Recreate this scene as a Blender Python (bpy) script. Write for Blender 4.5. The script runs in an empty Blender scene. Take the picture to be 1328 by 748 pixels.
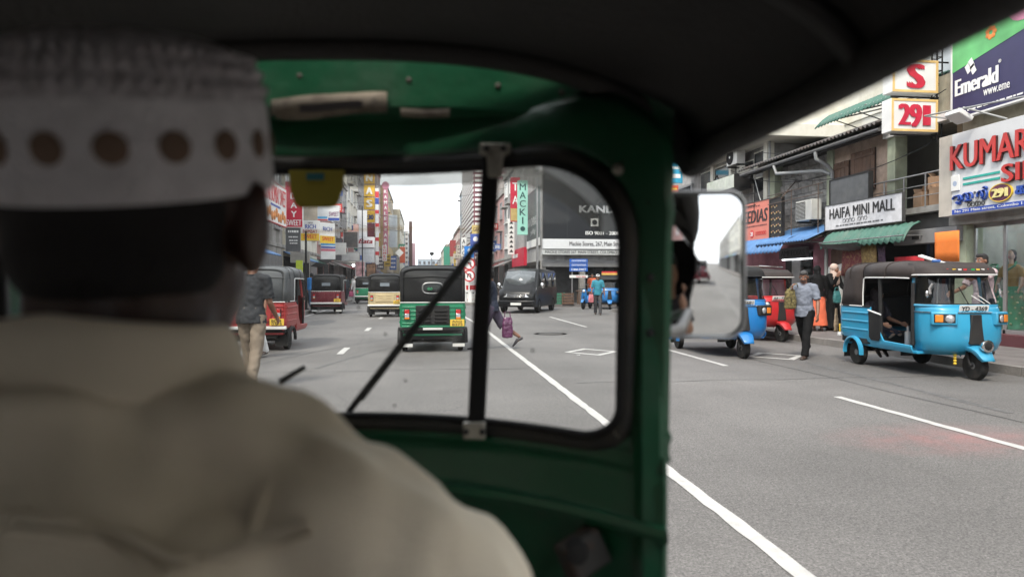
import bpy, bmesh, math, random
from mathutils import Vector, Matrix, noise
R = math.radians
rnd = random.Random(7)
sc = bpy.context.scene
col = sc.collection

# ------------------------------------------------------------------ camera
CAM_Z = 1.40
YAW = R(7.47)                       # the cab and the lens point this much to the right of the road axis (+Y)
cd = bpy.data.cameras.new("camera")
cd.sensor_width = 36.0; cd.lens = 24.0
cd.clip_start = 0.02; cd.clip_end = 3000
cd.dof.use_dof = True; cd.dof.focus_distance = 12.5; cd.dof.aperture_fstop = 3.0
cam = bpy.data.objects.new("camera", cd); col.objects.link(cam)
cam.location = (0, 0, CAM_Z)
cam.rotation_euler = (R(90 - 0.58), 0, -YAW)
sc.camera = cam

# ------------------------------------------------------------------ light: bright overcast day
SUN_EL, SUN_AZ = R(52), R(212)      # azimuth: clockwise from +Y
w = bpy.data.worlds.new("World"); sc.world = w; w.use_nodes = True
nt = w.node_tree; nt.nodes.clear()
wo = nt.nodes.new("ShaderNodeOutputWorld"); bg = nt.nodes.new("ShaderNodeBackground")
sky = nt.nodes.new("ShaderNodeTexSky"); sky.sky_type = 'NISHITA'; sky.sun_disc = False
sky.sun_elevation = SUN_EL; sky.sun_rotation = SUN_AZ; sky.dust_density = 3.0
tc = nt.nodes.new("ShaderNodeTexCoord")
mp = nt.nodes.new("ShaderNodeMapping"); mp.inputs['Scale'].default_value = (1.4, 1.4, 3.2)
nz = nt.nodes.new("ShaderNodeTexNoise"); nz.inputs['Scale'].default_value = 2.2; nz.inputs['Detail'].default_value = 6
nz.inputs['Roughness'].default_value = 0.55
rmp = nt.nodes.new("ShaderNodeValToRGB")
rmp.color_ramp.elements[0].position = 0.33; rmp.color_ramp.elements[0].color = (7.2, 7.7, 8.4, 1)
rmp.color_ramp.elements[1].position = 0.66; rmp.color_ramp.elements[1].color = (10.2, 10.3, 10.4, 1)
mx = nt.nodes.new("ShaderNodeMix"); mx.data_type = 'RGBA'; mx.inputs[0].default_value = 0.90
nt.links.new(tc.outputs['Generated'], mp.inputs['Vector']); nt.links.new(mp.outputs[0], nz.inputs['Vector'])
nt.links.new(nz.outputs['Fac'], rmp.inputs[0])
nt.links.new(sky.outputs[0], mx.inputs[6]); nt.links.new(rmp.outputs[0], mx.inputs[7])
nt.links.new(mx.outputs[2], bg.inputs[0]); bg.inputs[1].default_value = 0.10
nt.links.new(bg.outputs[0], wo.inputs[0])
sd = bpy.data.lights.new("sun", 'SUN'); sd.energy = 1.5; sd.angle = R(12); sd.color = (1, .93, .82)
so = bpy.data.objects.new("sun", sd); col.objects.link(so)
_sv = Vector((math.sin(SUN_AZ)*math.cos(SUN_EL), math.cos(SUN_AZ)*math.cos(SUN_EL), math.sin(SUN_EL)))
so.rotation_euler = _sv.to_track_quat('Z', 'Y').to_euler()
vs = sc.view_settings
vs.view_transform = 'Standard'; vs.look = 'None'; vs.gamma = 1; vs.use_curve_mapping = False
vs.exposure = 1.38
try:
    sc.cycles.max_bounces = 7; sc.cycles.transparent_max_bounces = 16
    sc.cycles.diffuse_bounces = 3; sc.cycles.glossy_bounces = 4
    sc.cycles.use_denoising = True
except Exception: pass

# ------------------------------------------------------------------ materials
def lin(h):
    if isinstance(h, str):
        h = h.lstrip('#'); c = [int(h[i:i+2], 16)/255 for i in (0, 2, 4)]
        return tuple((x/12.92 if x <= .04045 else ((x+.055)/1.055)**2.4) for x in c)
    return tuple(h)
MATS = {}
def M(name, c, rough=.6, metal=0, var=.18, scale=5, dirt=0, dirtcol=(.09, .075, .06), dscale=2.5, bump=0, bscale=60, streak=False, coat=0, trans=0, spec=.5):
    """procedural principled material: base colour broken by noise, dirt patches or streaks, fine bump"""
    if name in MATS: return MATS[name]
    m = bpy.data.materials.new(name); m.use_nodes = True
    t = m.node_tree; n = t.nodes; b = n['Principled BSDF']
    c = lin(c); b.inputs['Roughness'].default_value = rough; b.inputs['Metallic'].default_value = metal
    b.inputs['Coat Weight'].default_value = coat; b.inputs['Coat Roughness'].default_value = .15
    b.inputs['Specular IOR Level'].default_value = spec
    tcn = n.new("ShaderNodeTexCoord"); vec = tcn.outputs['Object']
    n1 = n.new("ShaderNodeTexNoise"); n1.inputs['Scale'].default_value = scale; n1.inputs['Detail'].default_value = 5
    t.links.new(vec, n1.inputs['Vector'])
    r1 = n.new("ShaderNodeMapRange"); r1.inputs[1].default_value = .3; r1.inputs[2].default_value = .7
    r1.inputs[3].default_value = 1-var; r1.inputs[4].default_value = 1+var*.6
    t.links.new(n1.outputs['Fac'], r1.inputs[0])
    h = n.new("ShaderNodeMix"); h.data_type = 'RGBA'; h.blend_type = 'MULTIPLY'; h.inputs[0].default_value = 1
    h.inputs[6].default_value = (*c, 1); t.links.new(r1.outputs[0], h.inputs[7])
    out = h.outputs[2]
    if dirt:
        mp = n.new("ShaderNodeMapping"); mp.inputs['Scale'].default_value = (1, 1, .22) if streak else (1, 1, 1)
        t.links.new(vec, mp.inputs[0])
        n2 = n.new("ShaderNodeTexNoise"); n2.inputs['Scale'].default_value = dscale; n2.inputs['Detail'].default_value = 8
        n2.inputs['Roughness'].default_value = .62
        t.links.new(mp.outputs[0], n2.inputs['Vector'])
        r2 = n.new("ShaderNodeMapRange"); r2.inputs[1].default_value = .46; r2.inputs[2].default_value = .72
        r2.inputs[3].default_value = 0; r2.inputs[4].default_value = dirt
        t.links.new(n2.outputs['Fac'], r2.inputs[0])
        d = n.new("ShaderNodeMix"); d.data_type = 'RGBA'; t.links.new(r2.outputs[0], d.inputs[0])
        t.links.new(out, d.inputs[6]); d.inputs[7].default_value = (*lin(dirtcol), 1); out = d.outputs[2]
        r3 = n.new("ShaderNodeMapRange"); r3.inputs[3].default_value = rough; r3.inputs[4].default_value = min(1, rough+.35)
        t.links.new(r2.outputs[0], r3.inputs[0]); t.links.new(r3.outputs[0], b.inputs['Roughness'])
    t.links.new(out, b.inputs['Base Color'])
    if bump:
        n3 = n.new("ShaderNodeTexNoise"); n3.inputs['Scale'].default_value = bscale; n3.inputs['Detail'].default_value = 4
        t.links.new(vec, n3.inputs['Vector'])
        bp = n.new("ShaderNodeBump"); bp.inputs['Strength'].default_value = bump; bp.inputs['Distance'].default_value = .02
        t.links.new(n3.outputs['Fac'], bp.inputs['Height']); t.links.new(bp.outputs[0], b.inputs['Normal'])
    MATS[name] = m
    return m
def emit(name, c, s):
    if name in MATS: return MATS[name]
    m = M(name, c, var=0); b = m.node_tree.nodes['Principled BSDF']
    b.inputs['Emission Color'].default_value = (*lin(c), 1); b.inputs['Emission Strength'].default_value = s
    return m
def glassy(name, tint=(.9, .93, .92), dirt=.04, gloss=.12, rough=.03, opacity=0.0, dscale=3, dcol=(.55, .55, .53)):
    """thin pane: see-through, with a fresnel reflection and a film of dust"""
    if name in MATS: return MATS[name]
    m = bpy.data.materials.new(name); m.use_nodes = True; t = m.node_tree; n = t.nodes; n.clear()
    o = n.new("ShaderNodeOutputMaterial"); tr = n.new("ShaderNodeBsdfTransparent"); tr.inputs[0].default_value = (*tint, 1)
    gl = n.new("ShaderNodeBsdfGlossy"); gl.inputs['Roughness'].default_value = rough
    fr = n.new("ShaderNodeLayerWeight"); fr.inputs[0].default_value = .5       # schlick curve, the same from either side
    pw = n.new("ShaderNodeMath"); pw.operation = 'POWER'; pw.inputs[1].default_value = 5; t.links.new(fr.outputs['Facing'], pw.inputs[0])
    mu = n.new("ShaderNodeMath"); mu.operation = 'MULTIPLY_ADD'; mu.inputs[1].default_value = .9; mu.inputs[2].default_value = gloss*.35
    mu.use_clamp = True
    t.links.new(pw.outputs[0], mu.inputs[0])
    m1 = n.new("ShaderNodeMixShader"); t.links.new(mu.outputs[0], m1.inputs[0]); t.links.new(tr.outputs[0], m1.inputs[1]); t.links.new(gl.outputs[0], m1.inputs[2])
    df = n.new("ShaderNodeBsdfTranslucent"); df.inputs[0].default_value = (*dcol, 1)
    tcn = n.new("ShaderNodeTexCoord"); nz = n.new("ShaderNodeTexNoise"); nz.inputs['Scale'].default_value = dscale; nz.inputs['Detail'].default_value = 6
    t.links.new(tcn.outputs['Object'], nz.inputs[0])
    mr = n.new("ShaderNodeMapRange"); mr.inputs[1].default_value = .35; mr.inputs[2].default_value = .75
    mr.inputs[3].default_value = dirt*.5+opacity; mr.inputs[4].default_value = dirt*1.8+opacity
    t.links.new(nz.outputs['Fac'], mr.inputs[0])
    m2 = n.new("ShaderNodeMixShader"); t.links.new(mr.outputs[0], m2.inputs[0]); t.links.new(m1.outputs[0], m2.inputs[1]); t.links.new(df.outputs[0], m2.inputs[2])
    t.links.new(m2.outputs[0], o.inputs[0])
    MATS[name] = m
    return m

# ------------------------------------------------------------------ mesh helpers
class MB:
    def __init__(s): s.v = []; s.f = []; s.m = []; s.cur = 0
    def _add(s, vs_, fs):
        o = len(s.v); s.v += [tuple(p) for p in vs_]
        for f in fs: s.f.append([i+o for i in f]); s.m.append(s.cur)
        return s
    def box(s, x0, x1, y0, y1, z0, z1):
        return s._add([(x0,y0,z0),(x1,y0,z0),(x1,y1,z0),(x0,y1,z0),(x0,y0,z1),(x1,y0,z1),(x1,y1,z1),(x0,y1,z1)],
                      [(0,3,2,1),(4,5,6,7),(0,1,5,4),(1,2,6,5),(2,3,7,6),(3,0,4,7)])
    def obox(s, c, size, rot=None):
        h = Vector(size)/2; c = Vector(c); Rm = rot or Matrix.Identity(3)
        p = [c + Rm @ Vector((sx*h.x, sy*h.y, sz*h.z)) for sz in (-1,1) for sx, sy in ((-1,-1),(1,-1),(1,1),(-1,1))]
        return s._add(p, [(0,3,2,1),(4,5,6,7),(0,1,5,4),(1,2,6,5),(2,3,7,6),(3,0,4,7)])
    def quad(s, a, b, c, d): return s._add([a,b,c,d], [(0,1,2,3)])
    def loft(s, rings, closed=True, caps=(True, True)):
        n = len(rings[0]); vs_ = [p for r in rings for p in r]; fs = []
        for i in range(len(rings)-1):
            for j in range(n if closed else n-1):
                k = (j+1) % n
                fs.append((i*n+j, i*n+k, (i+1)*n+k, (i+1)*n+j))
        if closed and caps[0]: fs.append(tuple(reversed(range(n))))
        if closed and caps[1]: fs.append(tuple(range((len(rings)-1)*n, len(rings)*n)))
        return s._add(vs_, fs)
    def tube(s, pts, r, n=8, cap=True, rnd_=False, ref=None):
        """tube along points; r: number, (a,b) or list; rnd_ adds rounded ends; elliptical a = along ref side"""
        P = [Vector(p) for p in pts]
        rr = list(r) if isinstance(r, list) else [r]*len(P)
        rr = [(q, q) if not isinstance(q, (tuple, list)) else tuple(q) for q in rr]
        T = []
        for i in range(len(P)):
            d = (P[min(i+1, len(P)-1)] - P[max(i-1, 0)])
            T.append(d.normalized() if d.length > 1e-9 else Vector((0,0,1)))
        if rnd_:
            a, b = P[0], P[-1]; ra, rb = rr[0], rr[-1]
            pre = [(a - T[0]*min(ra)*math.sin(t), (ra[0]*math.cos(t), ra[1]*math.cos(t)), T[0]) for t in (1.35, .9, .45)]
            post = [(b + T[-1]*min(rb)*math.sin(t), (rb[0]*math.cos(t), rb[1]*math.cos(t)), T[-1]) for t in (.45, .9, 1.35)]
            P = [q[0] for q in pre] + P + [q[0] for q in post]; rr = [q[1] for q in pre] + rr + [q[1] for q in post]
            T = [q[2] for q in pre] + T + [q[2] for q in post]
        u = Vector(ref) if ref is not None else (Vector((0,0,1)) if abs(T[0].z) < .9 else Vector((1,0,0)))
        rings = []
        for p, q, t in zip(P, rr, T):
            u = (u - t*u.dot(t))
            if u.length < 1e-6: u = Vector((1,0,0)) - t*t.x
            u.normalize(); v = t.cross(u)
            rings.append([p + u*q[0]*math.cos(2*math.pi*k/n) + v*q[1]*math.sin(2*math.pi*k/n) for k in range(n)])
        return s.loft(rings, True, (cap, cap))
    def ell(s, c, r, n=12, m=8, rot=None):
        c = Vector(c); r = r if isinstance(r, (tuple, list)) else (r, r, r); Rm = rot or Matrix.Identity(3)
        rings = []
        for i in range(m+1):
            a = -math.pi/2 + math.pi*i/m; a = max(min(a, 1.53), -1.53)
            rings.append([c + Rm @ Vector((r[0]*math.cos(a)*math.cos(2*math.pi*k/n), r[1]*math.cos(a)*math.sin(2*math.pi*k/n), r[2]*math.sin(a))) for k in range(n)])
        return s.loft(rings)
    def lathe(s, prof, c, axis='Z', n=20, closed=False):
        c = Vector(c); rings = []
        for r, h in prof:
            ring = []
            for k in range(n):
                a = 2*math.pi*k/n; x, y = r*math.cos(a), r*math.sin(a)
                ring.append(c + (Vector((x, y, h)) if axis == 'Z' else Vector((h, x, y)) if axis == 'X' else Vector((y, h, x))))
            rings.append(ring)
        if closed: rings.append(rings[0]); return s.loft(rings, True, (False, False))
        return s.loft(rings)
    def prism(s, poly, d0, d1, plane='XZ'):
        f = {'XZ': lambda p, d: (p[0], d, p[1]), 'YZ': lambda p, d: (d, p[0], p[1]), 'XY': lambda p, d: (p[0], p[1], d)}[plane]
        return s.loft([[f(p, d0) for p in poly], [f(p, d1) for p in poly]])
    def wave(s, o, u, v, nrm, n, amp, sag=None, rows=1, per=4):
        """corrugated sheet: o corner, u across the ribs, v along the ribs"""
        o, u, v, nrm = map(Vector, (o, u, v, nrm)); N = n*per; rings = []
        for j in range(rows+1):
            t = j/rows; b = o + v*t + (nrm*sag(t) if sag else Vector())
            rings.append([b + u*(i/N) + nrm*(amp*math.sin(2*math.pi*i/per)) for i in range(N+1)])
        return s.loft(rings, False)
    def move(s, mat_, start=0):
        s.v = s.v[:start] + [tuple(mat_ @ Vector(p)) for p in s.v[start:]]; return s
    def mesh(s, name, mats):
        me = bpy.data.meshes.new(name); me.from_pydata(s.v, [], s.f)
        bm = bmesh.new(); bm.from_mesh(me); bmesh.ops.recalc_face_normals(bm, faces=bm.faces); bm.to_mesh(me); bm.free()
        for m in (mats if isinstance(mats, (list, tuple)) else [mats]): me.materials.append(m)
        if any(s.m): me.polygons.foreach_set('material_index', s.m)
        me.polygons.foreach_set('use_smooth', [True]*len(me.polygons))
        me.set_sharp_from_angle(angle=R(38)); me.update()
        return me
    def build(s, name, mat_, parent=None, bevel=0, solid=0, label=None, seg=2):
        o = bpy.data.objects.new(name, s.mesh(name, mat_)); col.objects.link(o)
        if parent is not None: o.parent = parent
        if solid:
            q = o.modifiers.new("thickness", 'SOLIDIFY'); q.thickness = solid; q.offset = -1
        if bevel:
            q = o.modifiers.new("edges", 'BEVEL'); q.width = bevel; q.segments = seg; q.limit_method = 'ANGLE'; q.angle_limit = R(40)
        if label: o['label'] = label
        return o
def tag(o, label, cat, group=None):
    o['label'] = label; o['category'] = cat
    if group: o['group'] = group
    return o
def empty(name, label, cat, loc=(0,0,0), rz=0, group=None):
    o = bpy.data.objects.new(name, None); col.objects.link(o); o.empty_display_size = .2
    o.location = loc; o.rotation_euler = (0, 0, rz)
    return tag(o, label, cat, group)
def setting(o): o['kind'] = 'structure'; return o
def share(o, parent, loc=None, rot=None, label=None):
    c = o.copy(); col.objects.link(c); c.parent = parent
    if loc is not None: c.location = loc
    if rot is not None: c.rotation_euler = rot
    return c
def copy_tree(o, parent=None):
    c = o.copy(); col.objects.link(c); c.parent = parent
    for ch in list(o.children): copy_tree(ch, c)
    return c

_TX = {}
def text_mesh(s, bold=0.0, ext=0.0, shear=0.0, spacing=1.0):
    k = (s, bold, ext, shear, spacing)
    if k in _TX: return _TX[k]
    c = bpy.data.curves.new("t", 'FONT'); c.body = s; c.size = 1; c.extrude = 0; c.offset = bold; c.shear = shear
    c.space_character = spacing; c.resolution_u = 3; c.fill_mode = 'BOTH' if ext else 'FRONT'; c.extrude = ext
    o = bpy.data.objects.new("t", c); col.objects.link(o)
    me = o.to_mesh(); v = [tuple(p.co) for p in me.vertices]; f = [list(p.vertices) for p in me.polygons]
    o.to_mesh_clear(); bpy.data.objects.remove(o); bpy.data.curves.remove(c)
    _TX[k] = (v, f); return _TX[k]
def letters(s, rect, y, mat_, parent, bold=.006, depth=.006, shear=0, name='lettering', spacing=1.0, rot=0.0):
    swell, bold = bold, 0
    """text fitted to the rectangle x0,z0,x1,z1 of the parent's local XZ plane, its face at y (reads from -Y)"""
    x0, z0, x1, z1 = rect
    v, f = text_mesh(s, bold, .5, shear, spacing)
    if not v: return None
    ax, bx = min(p[0] for p in v), max(p[0] for p in v); ay, by = min(p[1] for p in v), max(p[1] for p in v)
    mb = MB(); sx = (x1-x0)/max(bx-ax, 1e-6); sz = (z1-z0)/max(by-ay, 1e-6)
    if len(s) == 1 and sx > sz*1.15:      # a lone letter keeps its own width
        sx = sz*1.15; x0 += ((x1-x0) - (bx-ax)*sx)/2
    for q, dx in enumerate((-1, 0, 1) if swell > .004 else (0,)):      # strokes thickened sideways
        mb._add([((p[0]-ax)*sx + dx*swell*1.3*min(sx, sz*1.5), -p[2]*depth-depth/2-.0004*q, (p[1]-ay)*sz) for p in v], f)
    if rot:
        mb.move(Matrix.Translation((x0, 0, z0)) @ Matrix.Rotation(-rot, 4, 'Y'))
    else: mb.move(Matrix.Translation((x0, 0, z0)))
    mb.move(Matrix.Translation((0, y, 0)))
    me = mb.mesh(name, mat_)
    me.polygons.foreach_set('use_smooth', [False]*len(me.polygons))
    o = bpy.data.objects.new(name, me); col.objects.link(o); o.parent = parent
    return o
def strokes(lines, rect, y, mat_, parent, th=.012, depth=.01, name='lettering'):
    """hand-drawn letter strokes: polylines in the unit square, fitted to rect"""
    x0, z0, x1, z1 = rect; mb = MB()
    for ln in lines:
        pts = [(x0+(x1-x0)*p[0], y, z0+(z1-z0)*p[1]) for p in ln]
        mb.tube(pts, (depth, th), n=6, ref=(0, 1, 0))
    return mb.build(name, mat_, parent)
def arc(cx, cy, rx, ry, a0, a1, n=10):
    return [(cx+rx*math.cos(R(a0+(a1-a0)*i/n)), cy+ry*math.sin(R(a0+(a1-a0)*i/n))) for i in range(n+1)]

RIGHT, LEFT, FRONT = -math.pi/2, math.pi/2, 0.0       # wall facing the road from the right / from the left / facing the camera
def sign(label, loc, rot, w, h, bgm, texts=(), depth=.10, frame=None, fw=.04, name='shop_sign', cat='sign', group=None, bands=()):
    """board: loc = lower corner at the reading start, local x along reading, -y towards the reader.
       texts: (string, x0,z0,x1,z1 as fractions, material, [bold])   bands: (x0,z0,x1,z1,material)"""
    e = empty(name, label, cat, loc, rot, group)
    MB().box(0, w, 0, depth, 0, h).build('panel', bgm, e, bevel=.006)
    if frame:
        mb = MB()
        mb.box(-fw, 0, -.015, depth+.01, -fw, h+fw).box(w, w+fw, -.015, depth+.01, -fw, h+fw)
        mb.box(0, w, -.015, depth+.01, -fw, 0).box(0, w, -.015, depth+.01, h, h+fw)
        mb.build('frame', frame, e)
    for k, b in enumerate(bands):
        MB().box(b[0]*w, b[2]*w, -.004-.001*k, .002, b[1]*h, b[3]*h).build('printed_band', b[4], e)
    for t in texts:
        letters(t[0], (t[1]*w, t[2]*h, t[3]*w, t[4]*h), -.008-.001*len(bands), t[5], e, bold=t[6]*.5 if len(t) > 6 else .008, depth=t[7] if len(t) > 7 else .004)
    return e

def scribble(parent, rect, y, m, n=8, rows=1, name='small_print'):
    mb = MB(); x0, z0, x1, z1 = rect; rr = random.Random(int((x0+z0*7)*1000)); hh = (z1-z0)/rows
    for r in range(rows):
        x = x0
        while x < x1:
            w_ = (x1-x0)/n*rr.uniform(.35, 1.2); b = min(x1, x+w_)
            mb.box(x, b, y-.003, y, z0+r*hh+hh*.18, z0+r*hh+hh*.82); x = b + (x1-x0)/n*rr.uniform(.15, .4)
    return mb.build(name, m, parent)

# ------------------------------------------------------------------ shared materials
BLACK = M('black_rubber', (.010, .010, .0105), .75, dirt=.3, dirtcol=(.04, .037, .034), spec=.3)
TYRE = M('tyre', (.013, .013, .013), .85, dirt=.5, dirtcol=(.06, .053, .046), dscale=9, spec=.3)
STEEL = M('dull_steel', (.35, .35, .35), .42, .8, dirt=.4, dirtcol=(.12, .09, .07))
CHROME = M('chrome', (.75, .75, .75), .18, 1, var=.05)
DARKM = M('dark_metal', (.024, .024, .025), .6, .2, dirt=.35, dirtcol=(.06, .05, .04), spec=.3)
WHITEP = M('white_paint', (.72, .72, .70), .5, var=.08, dirt=.25, dirtcol=(.3, .27, .22))
WHITE = M('white_print', (.78, .78, .76), .6, var=.04)
REDP = M('red_print', (.55, .03, .035), .5, var=.08)
BLUEP = M('blue_print', (.03, .07, .33), .5, var=.08)
BLACKP = M('black_print', (.02, .02, .022), .55, var=.1)
YELP = M('yellow_print', (.75, .50, .04), .5, var=.08)
PLATE_Y = M('yellow_plate', (.72, .48, .06), .5, var=.08, dirt=.2)
PLATE_W = M('white_plate', (.66, .66, .64), .5, var=.06, dirt=.2)
LAMPR = M('red_lamp', (.45, .02, .02), .25, coat=.6)
LAMPO = M('orange_lamp', (.75, .22, .02), .25, coat=.6)
LAMPW = M('clear_lamp', (.62, .64, .66), .12, .55, coat=.8)
GLASSD = glassy('cab_glass', (.50, .54, .54), .05, .16, .03)
GLASSC = glassy('clear_glass', (.86, .9, .9), .03, .14, .02)
VINYL = M('seat_vinyl', (.014, .013, .014), .5, spec=.3)
CREAMW = M('cream_cloth', (.5, .42, .28), .9)

def outline(w, y0, d, z, n=14, p=.75):
    r = []
    for i in range(n+1):
        a = -math.pi/2 + math.pi*i/n
        s_, c_ = math.sin(a), math.cos(a)
        r.append(Vector((w*math.copysign(abs(s_)**p, s_), y0 + d*abs(c_)**p, z)))
    return r

def make_wheel(root, x, y, r=.205, wdt=.105, tilt=0):
    wh = MB()
    t = [(r*.62, -wdt*.42), (r*.80, -wdt*.5), (r*.94, -wdt*.46), (r, -wdt*.28), (r*.985, -wdt*.1), (r, 0), (r*.985, wdt*.1), (r, wdt*.28), (r*.94, wdt*.46), (r*.80, wdt*.5), (r*.62, wdt*.42)]
    wh.lathe(t, (0, 0, 0), 'X', 26, closed=False)
    o = wh.build('wheel', TYRE, root); o.location = (x, y, r)
    rm = MB().lathe([(r*.64, -wdt*.38), (r*.60, -wdt*.40), (r*.5, -wdt*.22), (r*.3, -wdt*.2), (r*.24, -wdt*.42), (.001, -wdt*.44),], (0, 0, 0), 'X', 20)
    rm.lathe([(r*.64, wdt*.38), (r*.60, wdt*.40), (r*.5, wdt*.22), (r*.3, wdt*.2), (r*.24, wdt*.42), (.001, wdt*.44)], (0, 0, 0), 'X', 20)
    for k in range(5):
        a = 2*math.pi*k/5
        for s in (-1, 1): rm.tube([(s*wdt*.2, r*.36*math.cos(a), r*.36*math.sin(a)), (s*wdt*.34, r*.36*math.cos(a), r*.36*math.sin(a))], .011, 6)
    rm.build('rim', M('painted_rim', (.22, .22, .22), .5, .3, dirt=.5, dirtcol=(.07, .06, .05)), o)
    return o

def auto_rickshaw(label, loc, rz, paint, hood, trim=None, plate=None, plate_front=None, detail=2, grille_rear='panel', oval=False, nose_mat=None, quarter_closed=True, strap=None, nose_text=None, flap=None, hoodband=None, front_detail=True, lamp_cowl=None):
    """three-wheeler: +Y is forward, origin on the ground between the axles"""
    e = empty('auto_rickshaw', label, 'auto rickshaw', loc, rz, 'auto rickshaws in the street')
    trim = trim or WHITEP; nose_mat = nose_mat or paint
    HW = .645
    # --- lower body: rear panel, side panels with door cut, sills, floor
    b = MB()
    prof = [(-HW*.93, .50), (-HW, .60), (-HW, .94), (-HW*.985, .985)]
    sec = [(-1.20, .955, .03), (-1.165, .985, .01), (-1.08, 1.0, 0), (-.62, 1.0, 0), (-.30, 1.0, 0)]
    for s in (-1, 1):
        b.loft([[(s*abs(x)*k, y, z) for x, z in [(HW*.93, .40+dz), (HW, .52), (HW+.008, .60), (HW, .68), (HW+.008, .76), (HW, .84), (HW+.006, .92), (HW*.985, .985), (HW*.95, .985), (HW*.95, .52), (HW*.9, .40+dz)]] for y, k, dz in sec])
        b.loft([[(s*x, y, z) for x, z in [(HW*.93, .33), (HW, .40), (HW, zt), (HW*.96, zt), (HW*.96, .40), (HW*.9, .33)]] for y, zt in [(-.30, .93), (-.16, .90), (-.10, .66), (.06, .47), (.74, .45)]])
    b.box(-HW*.955, HW*.955, -1.20, -1.165, .47, .985)
    for z in (.58, .66, .74, .82, .90): b.box(-HW*.93, HW*.93, -1.212, -1.198, z-.012, z+.012)
    b.box(-HW*.9, HW*.9, -1.16, .78, .33, .37)
    b.build('lower_body', paint, e, bevel=.008)
    for s in (-1, 1):
        for z in (.60, .74, .88): MB().tube([(s*(HW+.006), -1.10, z), (s*(HW+.010), -.34, z)], (.016, .007), 8, rnd_=True).build('pressed_rib', paint, e)
    for s in (-1, 1): MB().tube([(s*HW*.97, -1.17, .99), (s*HW, -1.08, .992), (s*HW, -.3, .985)], .012, 6).build('belt_trim', DARKM, e)
    # wheel arches
    for s in (-1, 1):
        a = MB(); rings = []
        for k in range(13):
            t = R(-8 + 196*k/12); c, sn = math.cos(t), math.sin(t)
            cy, cz = -.75, .215
            rings.append([(s*(HW-.01), cy+.27*c, cz+.27*sn), (s*(HW+.045), cy+.265*c, cz+.265*sn), (s*(HW+.055), cy+.24*c, cz+.24*sn), (s*(HW+.045), cy+.232*c, cz+.232*sn), (s*(HW-.01), cy+.232*c, cz+.232*sn)])
        a.loft(rings); a.build('wheel_arch', paint if front_detail else DARKM, e)
        inner = MB(); inner.box(s*.42, s*.645, -1.0, -.52, .2, .52) if False else None
    MB().box(-.62, .62, -1.15, -.42, .372, .47).build('engine_cover', DARKM, e)
    # --- hood
    h = MB(); zs, zt = 1.455, 1.715
    def arch(y, k, drop, zb, n=18):
        pts = []
        for i in range(n+1):
            a = math.pi*i/n; c, sn = math.cos(a), math.sin(a)
            pts.append(Vector((-HW*k*math.copysign(abs(c)**.42, c), y, zs + (zt-drop-zs)*abs(sn)**.5)))
        if zb is not None:
            lo = lambda s: [Vector((s*HW*k*1.0, y, zb)), Vector((s*HW*k*1.005, y, (zb+zs)/2))]
            pts = lo(-1) + pts + list(reversed(lo(1)))
        if y < -.9:                                     # the back of the hood leans forward
            for p in pts: p.y += .15*max(0, p.z-.985)/.73*min(1, (-.9-y)/.15)
        return pts
    secs = [arch(-1.185, .86, .10, .985), arch(-1.20, .93, .055, .985), arch(-1.17, .975, .03, .985), arch(-1.06, .995, .012, .985), arch(-.8, 1.0, 0, .985), arch(-.50, 1.0, 0, .985)]
    h.loft(secs, False)
    n0 = len(secs[0]); h._add(secs[0], [tuple(range(n0))])
    h.loft([arch(-.50, 1.0, 0, None), arch(-.1, 1.0, -.012, None), arch(.3, .985, 0, None), arch(.62, .93, .03, None), arch(.74, .86, .075, None)], False)
    h.build('hood', hood, e, solid=.018)
    band = MB()
    for s in (-1, 1):   # rolled edge along the openings
        band.tube([(s*HW*1.0, -.49, 1.0), (s*HW*1.003, -.49, 1.2), (s*HW*1.003, -.47, 1.44), (s*HW, -.42, 1.465), (s*HW, .3, 1.46), (s*HW*.93, .62, 1.45)], .011, 6)
    band.tube([(-HW*.98, -1.21, .99), (HW*.98, -1.21, .99)], .009, 6)
    for s in (-1, 1): band.tube([(s*HW*1.0, -1.12, .992), (s*HW*1.01, -.5, .992)], .009, 6)
    band.build('hood_piping', hoodband or trim, e)
    seam = MB()
    for yy in (-.88, -.5, .1):
        seam.tube([p*1.0 + Vector((0, 0, .004)) for p in arch(yy, 1.006, -.004, None)], .008, 6)
    seam.build('hood_seam', hood, e)
    # bow crease across the back of the hood
    sm = MB(); sm.tube([(-HW*.985, -1.04, 1.43), (-HW*.9, -1.108, 1.475), (0, -1.108, 1.50), (HW*.9, -1.108, 1.475), (HW*.985, -1.04, 1.43)], .010, 6); sm.build('hood_bow', hood, e)
    # rear window
    if oval:
        pts = [(math.copysign(abs(math.cos(2*math.pi*k/28))**.55, math.cos(2*math.pi*k/28))*.20, -1.153, 1.27+.105*math.copysign(abs(math.sin(2*math.pi*k/28))**.7, math.sin(2*math.pi*k/28))) for k in range(28)]
        rw = MB(); rw.tube(pts+[pts[0]], .015, 8, cap=False); rw = rw.build('rear_window', STEEL, e)
        g = MB(); g._add([Vector(p)+Vector((0, .001, 0)) for p in pts], [tuple(range(28))]); g.build('pane', M('smoky_pane', (.03, .035, .035), .2, coat=.4), rw)
    else:
        rw = MB().box(-.21, .21, -1.180, -1.10, 1.19, 1.37).build('rear_window', BLACK, e, bevel=.007)
        MB().box(-.18, .18, -1.186, -1.178, 1.215, 1.345).build('pane', M('hazy_pane', (.20, .23, .26), .15, coat=.5), rw)
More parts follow.
